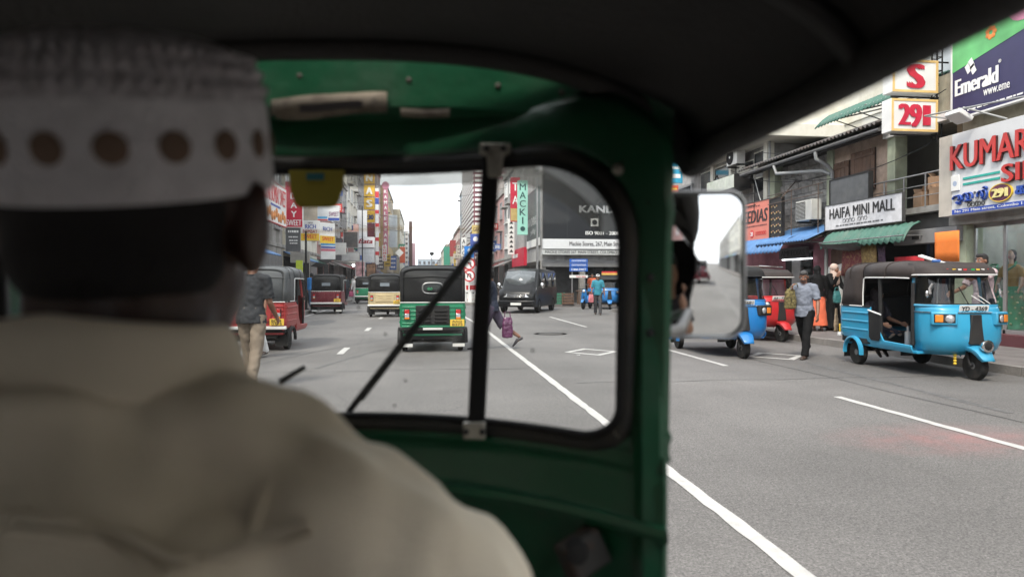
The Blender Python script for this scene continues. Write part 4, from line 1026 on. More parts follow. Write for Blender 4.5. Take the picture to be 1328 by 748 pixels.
# photographer on the passenger seat (seen in the wing mirror)
pp = W(.27, -.27)
person('person holding a camera to the face, reflected in the wing mirror', (pp.x, pp.y, 0), 7.47, M('dark_checked_shirt', (.035, .03, .035), .8), M('blue_shorts', (.03, .045, .12), .8), skin=SKIN2,
       seated=True, drop=-.235, lthigh=86, rthigh=86, lknee=86, rknee=86, lsh=(38, 22), rsh=(38, 22), lfor=(.30, .10, 1), rfor=(-.30, .10, 1), face=False, hair='short', v=.014)
# ------------------------------------------------------------------ traffic
HOODK = M('black_hood', (.015, .0155, .0165), .6, var=.2, dirt=.3, dirtcol=(.045, .045, .043), bump=.15, bscale=30, spec=.3)
HOODG = M('grey_hood', (.085, .09, .094), .6, var=.15, dirt=.35, dirtcol=(.07, .07, .065), bump=.15, bscale=30)
HOODB = M('brown_hood', (.038, .030, .028), .65, var=.15, dirt=.25, dirtcol=(.05, .042, .037), bump=.2, bscale=40, spec=.3)
BLUE_T = M('sky_blue_paint', (.030, .30, .50), .34, dirt=.24, dirtcol=(.10, .15, .17), coat=.4, var=.06)
BLUE2 = M('mid_blue_paint', (.015, .17, .46), .32, dirt=.12, dirtcol=(.06, .08, .1), coat=.4, var=.08)
RED_T = M('red_paint', (.46, .018, .022), .32, dirt=.12, dirtcol=(.2, .06, .05), coat=.4, var=.08)
RED_D = M('faded_red_paint', (.36, .035, .035), .45, dirt=.3, dirtcol=(.16, .06, .05), coat=.2)
MAROON = M('maroon_paint', (.14, .010, .020), .4, dirt=.25, dirtcol=(.12, .06, .05), coat=.2)
CREAM_T = M('cream_paint', (.55, .44, .25), .45, dirt=.3, dirtcol=(.22, .17, .1), coat=.2)
auto_rickshaw('green auto rickshaw with an oval rear window and black grille driving just ahead', (.22, 14.72, 0), R(-1), GREEN_T, HOODK, plate='AAQ|8373', grille_rear='black', oval=True, flap=WHITEP, front_detail=False)
tk = [o for o in bpy.data.objects if o.name.startswith('rear_window')][-1]
letters('GLO', (-.10, 1.235, -.01, 1.285), -1.219, emit('green_sticker', (.03, .40, .16), .0), tk, depth=.002, name='sticker')
auto_rickshaw('faded red auto rickshaw with a grey hood and the yellow plate 0715', (-3.30, 15.4, 0), R(-3), RED_D, HOODG, plate='BD 4|0715', front_detail=False)
auto_rickshaw('maroon auto rickshaw with a white tasselled hood edge beside the kerb', (-4.08, 31.4, 0), R(-2), MAROON, HOODK, plate='QX|4417', flap=WHITEP, strap=WHITEP, front_detail=False)
auto_rickshaw('cream auto rickshaw with a black hood between the maroon and the green ones', (-1.47, 28.4, 0), R(0), CREAM_T, HOODK, plate='AB|6120', strap=WHITEP, front_detail=False)
auto_rickshaw('distant dark green auto rickshaw half hidden by the cream one', (-3.55, 45, 0), R(0), GREEN_T, HOODK, front_detail=False)
hero = auto_rickshaw('sky blue auto rickshaw with a brown hood and open sides, parked at the kerb', (7.88, 9.97, 0), R(176.5), BLUE_T, HOODB, plate='YD|4369', plate_front='YD - 4369', strap=WHITEP, hoodband=WHITEP)
b2 = auto_rickshaw('mid blue auto rickshaw half hidden behind the wing mirror, plate ending 681', (5.85, 12.95, 0), R(177), BLUE2, BLACK, plate='GE|2681', plate_front='GE - 2681', lamp_cowl=DARKM)
red = auto_rickshaw('bright red auto rickshaw with a pale hood edge standing at the kerb', (8.10, 16.05, 0), R(187), RED_T, HOODB, plate_front='AA - 7264', hoodband=WHITEP, lamp_cowl=RED_T)
farb = auto_rickshaw('blue auto rickshaw with a yellow roof board near the dark corner store', (9.6, 34.4, 0), R(165), BLUE2, HOODK, front_detail=True)
rb_ = MB().box(-.40, .40, .25, .33, 1.74, 1.92).build('roof_board', M('roof_board_yellow', (.7, .45, .1), .5), farb); MB().box(-.40, .40, .325, .335, 1.84, 1.92).build('printed_band', REDP, rb_)
auto_rickshaw('maroon auto rickshaw on the road behind us, seen in the wing mirror', (-.3, -13.5, 0), 0, MAROON, HOODK)
auto_rickshaw('green auto rickshaw parked behind us, seen in the wing mirror', (7.6, -4.5, 0), 0, GREEN_T, HOODK)
auto_rickshaw('red auto rickshaw parked behind us, seen in the wing mirror', (7.7, -9.5, 0), 0, RED_T, HOODG)
# extras on the sky blue one
cr = MB()
for s in (-1, 1): cr.tube([(s*.5, 1.0, 1.37), (s*.535, .98, 1.30), (s*.535, 1.0, 1.22)], .018, 8)
cr.build('mirror_stalk', STEEL, hero)
for s in (-1, 1): MB().ell((s*.565, .98, 1.22), (.03, .015, .05), 10, 8).build('side_mirror', CHROME, hero)
lp_ = MB().lathe([(.001, -.09), (.06, -.075), (.082, -.03), (.088, .0), (.086, .018), (.070, .024)], (.0, 1.42, .50), 'Y', 20).build('mudguard_lamp', CHROME, hero)
MB().lathe([(.001, .036), (.035, .034), (.066, .020), (.068, .012)], (.0, 1.42, .50), 'Y', 18).build('lens', BLACK, lp_)
MB().tube([(.33, .20, .37), (.33, .20, .62)], .045, 12).tube([(.33, .20, .62), (.33, .20, .70)], .018, 10).build('fuel_bottle', M('silver_bottle', (.45, .45, .46), .3, .6), hero)
dm = MB().prism([(-.30, .92), (.02, .86), (.02, .50), (-.03, .45), (-.22, .45), (-.28, .50)], .662, .672, 'YZ'); dm.move(Matrix.Identity(4)); dm.build('half_door', BLACK, hero, bevel=.004); MB().tube([(.668, -.31, .935), (.668, .03, .875)], .014, 8).build('door_rail', WHITEP, hero)
MB().box(-.625, -.615, -.95, .0, .58, 1.0).build('side_poster', M('blue_poster', (.05, .35, .55), .5, var=.5, scale=7), hero)
visc = (REDP, WHITEP, YELP, M('green_print', (.02, .30, .08), .5), REDP, WHITEP, YELP, REDP)
for k in range(8):
    x = -.30 + .55*k/7 + (.04 if k > 3 else 0); yv = .57 + .485*(1-(abs(x)/.56)**2.857)**.35; MB().box(x-.024, x+.024, yv-.03, yv+.008, 1.535, 1.585).build('visor_badge', visc[k], hero)
for o_, lst in ((hero, ((.42, -.22, 1.85, 0),)), ):
    MB().tube([(.10, .72, 1.66), (.34, .45, 1.79)], .018, 8).tube([(.06, .70, 1.66), (.28, .42, 1.80)], .018, 8).build('rolled_flap', WHITEP, o_)
MB().tube([(.24, .62, 1.70), (.14, .66, 1.70)], .03, 8).build('rope', M('blue_rope', (.03, .10, .30), .8, bump=.5, bscale=90), hero)
bd = MB()
for k, z in enumerate((.34, .30, .26, .22)): bd.ell((.20, 1.06, z), (.024, .024, .02), 10, 6)
bd.build('tassel_bead', YELP, hero)
MB().loft([[(x, .20 + .02*math.sin(x*30), z) for x in (.24, .28, .32, .36)] for z in (.30, .45, .62)], False).build('leg_cover', VINYL, hero, solid=.01)
lines = MB()
for k, (x0, x1) in enumerate(((-.30, -.14), (-.22, -.04))):
    lines.tube([(x0, 1.115-.02, 1.08), (x1, 1.06, 1.20)], .006, 6)
lines.build('screen_sticker', WHITE, hero)
for s_, txt in (('|', None),): pass
# roof rack on the red one
rk = MB()
for s in (-1, 1): rk.tube([(s*.5, .55, 1.74), (s*.5, -.4, 1.80)], .012, 6)
for y in (.5, .1, -.3): rk.tube([(-.52, y, 1.76), (.52, y, 1.76)], .010, 6)
rk.build('roof_rail', CHROME, red)
MB().box(-.26, .26, .93, .95, 1.56, 1.63).build('visor_board', M('dull_green_board', (.10, .16, .13), .6), red)

# black van turning out of the side street
def van(label, loc, rz):
    e = empty('van', label, 'van', loc, rz)
    P = M('black_van_paint', (.005, .0055, .0065), .3, coat=.05, var=.08, dirt=.10, dirtcol=(.02, .02, .02), spec=.25)
    G = M('van_glass', (.008, .009, .010), .08, coat=.3, var=.05)
    def sect(y, zb, zs, zt, wb, ws, wt, rr=.10):
        h = [(wb, zb), (wb, zb+.2), (wb, zs-.02), (ws, zs+.02), (wt+.01, zt-rr), (wt-rr*.5, zt-.02), (wt-rr*1.6, zt), (0, zt+.015)]
        return [(x, y, z) for x, z in h] + [(-x, y, z) for x, z in reversed(h[:-1])]
    b = MB()
    b.loft([sect(-2.35, .42, 1.10, 1.86, .80, .79, .72), sect(-2.25, .30, 1.10, 1.95, .86, .84, .77), sect(-1.0, .28, 1.10, 1.98, .87, .85, .79), sect(.9, .28, 1.10, 1.98, .87, .85, .79), sect(1.35, .28, 1.10, 1.90, .87, .85, .76), sect(1.86, .28, 1.08, 1.30, .86, .83, .74), sect(2.12, .28, 1.0, 1.10, .85, .80, .70, .06), sect(2.30, .30, .80, .93, .80, .76, .66, .06), sect(2.36, .36, .70, .80, .74, .70, .60, .05)])
    b.build('body', P, e)
    # glass
    ws = MB(); ws.loft([[(-.70, 1.90, 1.20), (0, 1.99, 1.19), (.70, 1.90, 1.20)], [(-.66, 1.43, 1.86), (0, 1.52, 1.90), (.66, 1.43, 1.86)]], False); ws.build('windscreen', M('van_screen', (.08, .09, .095), .12, coat=1, var=.05), e, solid=.012)
    for s in (-1, 1):
        for a, c, nm in (((.45, 1.55), (.45, 1.28), 'side_window'), ((-.95, .35), (-.95, .35), 'side_window'), ((-2.15, -1.05), (-2.10, -1.05), 'side_window')):
            q = MB(); q.loft([[(s*.865, a[0], 1.14), (s*.865, a[1], 1.14)], [(s*.81, c[0], 1.80), (s*.81, c[1], 1.80)]], False); q.build(nm, G, e, solid=.012)
        hl = MB(); hl.loft([[(s*.80, 2.16, .90), (s*.84, 2.0, .92), (s*.84, 2.05, .72), (s*.78, 2.32, .72)], [(s*.40, 2.36, .84), (s*.42, 2.36, .86), (s*.40, 2.40, .72), (s*.38, 2.40, .72)]]); hl.build('headlamp', LAMPW, e)
        MB().ell((s*.56, 2.37, .46), (.07, .03, .06), 12, 8).build('fog_lamp', LAMPW, e)
        mm = MB(); mm.ell((s*1.0, 1.62, 1.22), (.10, .07, .13), 12, 10).tube([(s*.85, 1.58, 1.15), (s*.98, 1.62, 1.18)], .025, 8); mm.build('side_mirror', CHROME, e)
        MB().box(s*.872-.012, s*.872+.012, .15, .33, .98, 1.02).build('handle', P, e, bevel=.005)
    g = MB().box(-.40, .40, 2.37, 2.405, .68, .84).build('grille', DARKM, e, bevel=.01)
    for z in (.71, .76, .81): MB().box(-.39, .39, 2.40, 2.418, z-.012, z+.012).build('slat', CHROME, g, bevel=.004)
    MB().box(-.83, .83, 2.26, 2.40, .28, .58).build('bumper', P, e, bevel=.06)
    p = MB().box(-.24, .24, 2.40, 2.412, .36, .47).build('number_plate', PLATE_W, e)
    for y in (1.55, -1.35):
        for s in (-1, 1): make_wheel(e, s*.78, y, .33, .20)
    return e
van('black passenger van with chrome grille turning out of the side street', (5.0, 31.9, 0), R(157))

# blue scooter parked beside the corner store
def scooter(label, loc, rz):
    e = empty('motor_scooter', label, 'scooter', loc, rz)
    for y in (-.62, .62):
        w_ = make_wheel(e, 0, y, .24, .10)
    b = MB(); b.tube([(0, -.85, .72), (0, -.5, .66), (0, -.15, .52), (0, .05, .36), (0, .30, .34), (0, .46, .60), (0, .46, .95)], [(.06, .12), (.15, .20), (.16, .18), (.14, .06), (.14, .05), (.16, .05), (.10, .06)], 14, rnd_=True, ref=(1, 0, 0)); b.build('body', BLUE2, e)
    MB().tube([(0, -.8, .82), (0, -.4, .84), (0, -.05, .80)], [(.10, .05), (.15, .06), (.12, .05)], 12, rnd_=True, ref=(1, 0, 0)).build('seat', VINYL, e)
    MB().tube([(-.32, .36, 1.02), (-.1, .44, 1.02), (.1, .44, 1.02), (.32, .36, 1.02)], .016, 8).tube([(0, .62, .24), (0, .48, .7)], .03, 8).build('handlebar', DARKM, e)
    MB().ell((0, .53, .90), (.08, .04, .07), 12, 8).build('headlamp', LAMPW, e)
    f = MB(); f.tube([(0, .88, .36), (0, .75, .48), (0, .55, .50), (0, .42, .42)], [(.06, .02), (.08, .03), (.08, .03), (.07, .02)], 10, rnd_=True, ref=(1, 0, 0)); f.build('front_mudguard', BLUE2, e)
    MB().box(-.18, .18, -1.0, -.72, .80, 1.05).build('top_box', BLUE2, e, bevel=.04)
    return e
scooter('blue motor scooter parked in front of the dark corner store', (8.35, 34.2, 0), R(150))

# ------------------------------------------------------------------ people in the street
P_ = person
GREYB = M('dark_slate_shirt', (.022, .024, .028), .85); KHAKI = M('khaki_cloth', (.20, .16, .12), .85); WCLO = M('white_cloth', (.68, .68, .68), .85, var=.08)
BLK = M('black_cloth', (.007, .007, .0075), .85, spec=.2); TEALS = M('teal_shirt', (.03, .22, .30), .8); GREYT = M('grey_trouser', (.06, .06, .066), .85)
NAVY = M('navy_cloth', (.016, .022, .042), .85)
P_('man in a dark slate shirt and khaki trousers walking beside the faded red auto rickshaw', (-2.22, 9.3, 0), 10, GREYB, KHAKI, scale=1.03, lthigh=14, rthigh=-10, lknee=8, rknee=16, lsh=(10, 8), rsh=(6, 7), relb=40, lelb=40, v=.011, fold=.018)
P_('person in white trousers behind the man in khaki trousers', (-3.05, 12.9, 0), 190, M('pale_blue_shirt', (.35, .42, .5), .85), WCLO, lthigh=-12, rthigh=14, rknee=6, lknee=18, v=.014)
P_('man in a bright blue shirt and jeans on the pavement, back turned', (-5.55, 35.5, .125), 10, M('bright_blue_shirt', (.04, .22, .55), .8), M('jeans', (.10, .16, .26), .85), scale=1.0, lthigh=8, rthigh=-8, v=.018, shirt='long', face=False)
P_('man in a long white robe and white cap carrying a pink bag', (-4.30, 45.5, 0), 184, WCLO, WCLO, shirt='long', lower='robe', cap=WCLO, v=.02, rsh=(6, 12), face=False)
crowd = [(-5.75, 43, 0, (.35, .03, .04), 'person in a red top among the pedestrians beyond the maroon auto rickshaw', BLK, 'short'), (-5.35, 49, 170, (.04, .05, .06), 'person in dark clothes walking behind the white-robed man', NAVY, 'long'),
         (-6.1, 46, 180, (.40, .08, .06), 'person in an orange-red top on the crowded pavement', NAVY, 'short'), (-6.2, 39.5, 5, (.05, .07, .10), 'person in navy standing under the grey awning', BLK, 'short'),
         (-5.3, 55, 180, (.5, .5, .48), 'person in a pale shirt far along the pavement', NAVY, 'short'), (-5.9, 60, 0, (.10, .25, .18), 'person in a green shirt far along the pavement', BLK, 'short'),
         (-3.6, 58, 185, (.32, .34, .36), 'person in a grey shirt crossing far down the street', BLK, 'short')]
for i, (x, y, f, c, lab, lo, shr) in enumerate(crowd):
    P_(lab, (x, y, .125 if x < -5.05 else 0), f, M('crowd_shirt_%d' % i, c, .85), lo, shirt=shr, lthigh=rnd.uniform(-14, 14), rthigh=rnd.uniform(-14, 14), v=.024, face=False, scale=rnd.uniform(.94, 1.03))
P_('person in a dark blue top and skirt striding across the road with a purple bag', (1.43, 14.1, 0), 276, NAVY, M('plum_skirt', (.06, .045, .075), .85), lower='shorts', lthigh=24, rthigh=-30, lknee=6, rknee=26, v=.013, rsh=(-14, 10), lsh=(20, 8), shoe=M('sandal', (.05, .045, .05), .6), relb=10)
gm_ = P_('moustached man in a grey-blue shirt and black trousers crossing with a shoulder bag', (6.97, 11.75, 0), 228, M('grey_blue_shirt', (.17, .19, .235), .85, var=.1), BLK, scale=.955, belly=1.08, lthigh=21, rthigh=-24, lknee=5, rknee=20, fold=.017, lsh=(12, 15), rsh=(12, 9), lelb=16, rfor=(-.22, .45, .95), yaw=-10, pitch=14, moustache=True, v=.0105, hair_mat=M('greying_hair', (.045, .043, .042), .7, bump=.6, bscale=80))
P_('woman in a black headscarf and orange tunic walking away along the pavement', (10.05, 16.35, .135), 12, BLK, M('orange_tunic', (.62, .13, .06), .85, var=.15), lower='skirt', shirt='long', hair='scarf', hair_mat=BLK, face=False, v=.014, shoe=SHOE, scale=.97)
P_('woman in a black robe and beige headscarf standing by the leaning board', (10.50, 16.4, .135), 158, BLK, BLK, lower='robe', shirt='long', hair='scarf', hair_mat=M('beige_scarf', (.45, .34, .285), .85), skin=SKIN, v=.012, rsh=(40, 10), relb=115, lsh=(20, 10), lelb=40, scale=1.0)
P_('man in a teal shirt, white cap and grey trousers walking in the road', (7.34, 28.1, 0), 192, TEALS, GREYT, cap=WCLO, lthigh=10, rthigh=-10, belly=1.1, v=.016, scale=1.0, rsh=(4, 12), lsh=(4, 12))
P_('person in an orange top at the corner store stall', (9.55, 37.9, .13), 180, M('orange_top', (.55, .12, .05), .85), NAVY, v=.02, face=False)
P_('dark-haired man in a pink checked shirt standing behind the sky blue auto rickshaw', (9.72, 10.75, .135), 262, M('pink_check', (.52, .40, .42), .85, var=.35, scale=18), NAVY, lsh=(70, 12), lelb=25, rsh=(30, 10), relb=40, v=.012, scale=1.02)
# passenger in the sky blue auto rickshaw
hv = hero.matrix_basis
def hv_at(x, y, z): 
    c, s = math.cos(R(176.5)), math.sin(R(176.5)); return (7.88 + x*c - y*s, 9.97 + x*s + y*c, z)
px_, py_, _ = hv_at(.26, -.78, 0)
P_('woman passenger in a dark patterned scarf sitting inside the sky blue auto rickshaw', (px_, py_, 0), -176.5+360-176.5+176.5-20, M('dark_print', (.05, .045, .06), .85, var=.5, scale=25), NAVY, hair='scarf', hair_mat=M('dark_scarf', (.04, .03, .035), .85, var=.4, scale=30), skin=SKIN2, seated=True, drop=-.28, lthigh=84, rthigh=84, lknee=140, rknee=140, lsh=(25, 8), rsh=(25, 8), lelb=50, relb=50, v=.011, scale=.90, yaw=-70)
# bags that people carry
def bag(label, loc, wdt, h, d, m, rz=0, strap=None):
    e = empty('bag', label, 'bag', loc, rz)
    mb = MB(); rg = []
    for z, kx, ky in ((0, .80, .7), (.05, 1, 1), (.4, 1.04, 1.05), (.75, .94, .8), (1, .82, .25)):
        rg.append([(wdt/2*kx*math.copysign(abs(math.cos(2*math.pi*k/16))**.6, math.cos(2*math.pi*k/16)), d/2*ky*math.copysign(abs(math.sin(2*math.pi*k/16))**.6, math.sin(2*math.pi*k/16)), h*z) for k in range(16)])
    mb.loft(rg); remesh(mb.build('sack', m, e), .012, 2, .025, .06)
    MB().tube([(-wdt*.3, 0, h*.95), (-wdt*.22, 0, h*1.28), (wdt*.22, 0, h*1.28), (wdt*.3, 0, h*.95)] if not strap else strap, .010, 6).build('handle', m, e)
    return e
bag('purple plastic carrier bag swinging behind the person in dark blue', (1.74, 14.0, .24), .22, .42, .12, M('purple_plastic', (.11, .032, .085), .35, var=.4))
bag('pink plastic bag held by the man in the white robe', (-4.58, 45.3, .42), .28, .34, .14, M('pink_plastic', (.55, .10, .22), .4))
bag('teal handbag under the arm of the woman in the black robe', (10.36, 16.0, .86), .20, .30, .10, M('teal_leather', (.03, .14, .14), .45))
bag('patterned shoulder bag hanging from the hand of the moustached man', (6.68, 11.74, .90), .24, .36, .12, M('woven_pattern', (.16, .13, .05), .9, var=.9, scale=22), rz=.3, strap=[(-.06, 0, .34), (.02, -.02, .42), (.10, -.06, .46), (.14, -.05, .40)])
bag('white and red plastic bag in the hand of the man in teal', (7.02, 28.0, .52), .22, .34, .12, M('white_red_plastic', (.5, .16, .18), .45, var=.4, scale=9))
bn = bag('flat brown paper parcel in the lowered hand of the moustached man', (7.42, 11.48, .50), .22, .32, .05, M('brown_paper', (.28, .21, .14), .8), rz=.8)
# ------------------------------------------------------------------ buildings: hero row beside the pavement
def T(e, mb, name, mat_, **kw):        # part given in street coordinates
    l = e.location; mb.move(Matrix.Translation((-l.x, -l.y, -l.z))); return mb.build(name, mat_, e, **kw)
PL_CREAM = M('cream_plaster', (.40, .37, .28), .85, dirt=.55, dirtcol=(.12, .10, .075), dscale=1.3, streak=True, bump=.2, bscale=20)
PL_GREEN = M('pale_green_plaster', (.36, .40, .29), .85, dirt=.5, dirtcol=(.11, .10, .08), dscale=1.6, streak=True, bump=.2, bscale=20)
PL_PINK = M('peach_plaster', (.44, .33, .26), .88, dirt=.9, dirtcol=(.15, .12, .10), dscale=1.8, bump=.35, bscale=18)
PL_WHITE = M('stained_white_plaster', (.70, .69, .62), .88, dirt=.60, dirtcol=(.33, .29, .19), dscale=.8, bump=.25, bscale=14, var=.12, scale=.8)
PL_GREY = M('grey_plaster', (.34, .335, .325), .88, dirt=.85, dirtcol=(.08, .075, .07), dscale=1.2, streak=True, bump=.25, bscale=18)
CONC = M('stained_concrete', (.32, .31, .29), .9, dirt=.85, dirtcol=(.10, .09, .08), dscale=1.5, streak=True, bump=.3, bscale=20)
MAUVE = M('mauve_wall', (.33, .13, .165), .8, dirt=.4, dirtcol=(.10, .05, .06), dscale=2)
BROWNW = M('brown_interior', (.23, .17, .10), .85, dirt=.3)
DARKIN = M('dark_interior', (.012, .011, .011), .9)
WOOD = M('weathered_wood', (.13, .075, .05), .85, dirt=.5, dirtcol=(.06, .045, .035), dscale=5, streak=True, bump=.4, bscale=30)
TIN = M('rusty_tin', (.13, .125, .12), .7, .2, dirt=.7, dirtcol=(.10, .06, .04), dscale=2.5)
TINB = M('blue_tin', (.08, .20, .42), .5, .1, dirt=.35, dirtcol=(.10, .11, .12), dscale=2)
TING = M('green_tin', (.052, .145, .110), .55, .1, dirt=.4, dirtcol=(.20, .22, .19), dscale=3)
PIPE = M('grey_pipe', (.30, .31, .31), .5, dirt=.4, dirtcol=(.10, .09, .08))
PANE = M('dark_pane', (.016, .019, .022), .1, coat=.6, var=.3)
ALU = M('aluminium', (.42, .42, .42), .4, .7, dirt=.2)
PANELW = M('white_panel', (.62, .63, .64), .5, var=.05, dirt=.10, dirtcol=(.4, .38, .33), dscale=1.2)
SHUT = M('steel_shutter', (.22, .22, .22), .55, .4, dirt=.4)
BROWNP = M('brown_print', (.13, .05, .05), .5)

# --- silk shop
A = empty('shop_building', 'cream silk shop building with glass front under the big white fascia sign', 'building', (11.6, 8, 0))
T(A, MB().box(11.6, 18, 2, 13.42, 4.5, 11), 'wall', PL_CREAM)
T(A, MB().box(11.42, 11.598, 2, 13.9, 4.98, 5.14), 'balcony_slab', CONC, bevel=.01)
T(A, MB().box(11.42, 11.52, 2, 13.9, 5.14, 5.95), 'balcony_wall', PL_CREAM)
T(A, MB().box(11.35, 11.598, 12.9, 13.42, 5.95, 8.6), 'column', PL_CREAM)
T(A, MB().box(11.40, 11.598, 2, 13.9, 7.0, 7.15), 'balcony_slab', CONC)
T(A, MB().box(11.35, 11.75, 13.02, 13.42, .135, 2.60), 'column', PL_GREEN, bevel=.01)
T(A, MB().box(11.3, 12.1, 2, 13.44, 2.60, 2.80), 'lintel', CONC)
T(A, MB().box(11.3, 11.7, 2, 13.0, .10, .36), 'plinth', M('red_step', (.10, .03, .035), .6))
T(A, MB().box(11.7, 17, 2, 13.4, .13, .3), 'floor', M('shop_floor', (.25, .24, .22), .4))
T(A, MB().box(14.2, 14.3, 2, 13.4, .3, 2.8).box(11.8, 14.2, 13.38, 13.42, .3, 2.8), 'inner_wall', M('shop_inner_wall', (.42, .43, .40), .7))
T(A, MB().box(11.7, 14.2, 2, 13.38, 2.75, 2.8), 'inner_ceiling', WHITEP)
mu = MB()
for y in (13.0, 12.25, 11.3, 10.2, 9.0, 7.8): mu.box(11.53, 11.58, y-.035, y+.035, .36, 2.6)
mu.box(11.53, 11.58, 6, 13.0, .36, .44).box(11.53, 11.58, 6, 13.0, 2.52, 2.6)
T(A, mu, 'window_frame', ALU, bevel=.004)
for a, b_ in ((12.285, 12.965), (11.335, 12.215), (10.235, 11.265), (9.035, 10.165)):
    T(A, MB().box(11.55, 11.558, a, b_, .44, 2.52), 'shop_pane', GLASSC)
st = MB(); st.box(11.545, 11.549, 12.62, 12.80, 1.55, 1.72); T(A, st, 'pane_sticker', BLUEP)
for y in (12.6, 11.6, 10.6): T(A, MB().tube([(12.6, y-.5, 2.66), (12.6, y+.5, 2.66)], .022, 8), 'fluorescent_tube', emit('shop_tube', (.95, .97, 1), 14))
sh = MB()
for z in (.9, 1.35, 1.8, 2.2): sh.box(13.8, 14.2, 6, 13.2, z, z+.03)
T(A, sh, 'shelf', ALU)
fold_cols = [(.30, .08, .07), (.07, .16, .25), (.35, .28, .12), (.10, .22, .13), (.25, .08, .2), (.45, .43, .4)]
for i in range(30):
    z = (.93, 1.38, 1.83)[i % 3]; y = 6.4 + (i//3)*.68
    T(A, MB().box(13.84, 14.16, y, y+.42, z, z+.26), 'folded_cloth', M('folded_cloth_%d' % (i % 6), fold_cols[i % 6], .85))
# fascia sign
ks = sign('big white fascia sign reading KUMARAN SILKS in red raised letters', (11.0, 13.36, 2.78), RIGHT, 8.2, 1.69, PANELW, depth=.22, cat='sign')
MB().box(0, .36, -.004, .002, 0, 1.69).build('side_strip', M('beige_strip', (.50, .46, .40), .6, dirt=.2), ks)
RED3 = M('red_letter', (.52, .035, .03), .4, var=.12, scale=3)
SHA = M('letter_side', (.06, .012, .012), .5)
def raised(s, rect, parent, face, depth=.04):
    letters(s, (rect[0]+.012, rect[1]-.006, rect[2]+.012, rect[3]-.006), -.006, SHA, parent, bold=.014, depth=depth, name='letter_side')
    letters(s, rect, -.006-depth, face, parent, bold=.014, depth=.012, name='letters')
raised('KUMARAN', (.37, .93, 3.02, 1.44), ks, RED3); raised('SILKS', (1.66, .50, 3.1, .84), ks, RED3, .05)
GRN = M('green_print', (.02, .30, .08), .5); TEALP = M('teal_strip', (.02, .36, .30), .5)
MB().box(.66, 1.56, -.012, -.001, .70, .745).box(.66, 1.56, -.012, -.001, .585, .63).build('stripe', TEALP, ks)
nb_ = MB().box(.36, .58, -.03, .0, .50, .82).build('notice_box', WHITEP, ks, bevel=.006)
MB().lathe([(.001, -.032), (.055, -.032), (.055, -.03)], (.47, 0, .65), 'Y', 20).build('emblem', M('pale_blue_print', (.35, .42, .55), .5), nb_)
SB = M('deep_blue_letter', (.02, .07, .36), .4)
ku = [arc(.12, .52, .10, .18, 200, -60), arc(.20, .45, .09, .28, 120, -130), [(.12, .2), (.2, .05), (.26, .1)]]
ma = [arc(.40, .5, .09, .30, 210, -120, 12), arc(.52, .5, .09, .30, 300, -30, 12), [(.40, .2), (.56, .22)]]
rr_ = [arc(.66, .60, .06, .25, 220, -80), arc(.68, .3, .05, .2, 60, -160)]
nn_ = [arc(.82, .5, .08, .30, 200, -60), arc(.93, .5, .08, .34, 200, -100), arc(.95, .95, .05, .1, 180, -90)]
strokes(ku+ma+nn_, (.40, .20, 1.28, .47), -.03, SB, ks, .016, .03, 'letters'); strokes(rr_, (.40, .20, 1.28, .47), -.015, M('faded_letter', (.40, .40, .42), .5), ks, .014, .012, 'letters')
strokes([arc(.1, .5, .08, .35, 240, -120), arc(.1, 1.0, .08, .18, 200, 0), arc(.33, .5, .1, .4, 220, -140), arc(.55, .5, .08, .4, 200, -160), arc(.68, .5, .08, .4, 200, -160), arc(.9, .5, .08, .35, 240, -120), arc(.92, 1.05, .06, .15, 200, -60)], (.78, .12, 1.22, .23), -.014, BLACKP, ks, .008, .008, 'letters')
ov = MB().lathe([(.001, -.03), (.30, -.03), (.30, 0)], (0, 0, 0), 'Y', 30).build('number_badge', M('plum_badge', (.13, .03, .07), .4), ks); ov.location = (1.60, 0, .32); ov.scale = (.86, 1, .56)
rgm = MB().lathe([(.285, -.034), (.31, -.036), (.31, 0), (.285, 0)], (0, 0, 0), 'Y', 30, closed=True).build('badge_rim', YELP, ov)
q = letters('291', (-.19, -.15, .19, .15), -.036, M('pale_yellow_letter', (.75, .66, .28), .5), ov, bold=.06, depth=.02, name='characters')
letters('குமரன்', (1.95, .18, 3.1, .47), -.012, SB, ks, bold=.05, depth=.03, name='letters')
MB().box(.37, 8.2, -.006, .0, .015, .115).build('blue_strip', M('royal_blue_strip', (.02, .07, .42), .5), ks)
letters('No 291 Main street, Colombo 11.,  Tel 2441701 4', (.45, .035, 3.0, .098), -.008, WHITE, ks, bold=.01, depth=.003)
# billboard above
eb = sign('tall billboard with a green and white picture above a navy band reading Emerald', (11.25, 13.30, 4.86), RIGHT, 4.2, 3.2, M('navy_board', (.025, .022, .085), .5, var=.08), depth=.10, frame=WHITEP, fw=.035, bands=())
pic = MB(); pic._add([(.0, -.006, .98), (4.2, -.006, 1.75), (4.2, -.006, 3.2), (0, -.006, 3.2)], [(0, 1, 2, 3)]); pic.build('printed_band', M('bright_green_print', (.13, .50, .16), .5, var=.35, scale=1.2), eb)
pw = MB(); pw._add([(0, -.008, 1.62), (.9, -.008, 1.70), (1.5, -.008, 2.0), (4.2, -.008, 2.9), (4.2, -.008, 3.2), (0, -.008, 3.2)], [tuple(range(6))]); pw.build('printed_band', M('purple_print', (.16, .12, .24), .5, var=.5, scale=2), eb)
pk = MB(); pk.ell((1.75, -.012, 1.72), (.34, .006, .24), 16, 8); pk.build('printed_shape', M('pink_print', (.75, .30, .45), .5, var=.2), eb)
fl_ = MB()
for k in range(7): fl_.ell((1.0+.09*math.cos(k*.9), -.012, 1.50+.09*math.sin(k*.9)), (.05, .006, .05), 8, 6)
fl_.build('printed_shape', M('orange_flower', (.8, .25, .04), .5), eb)
em = MB()
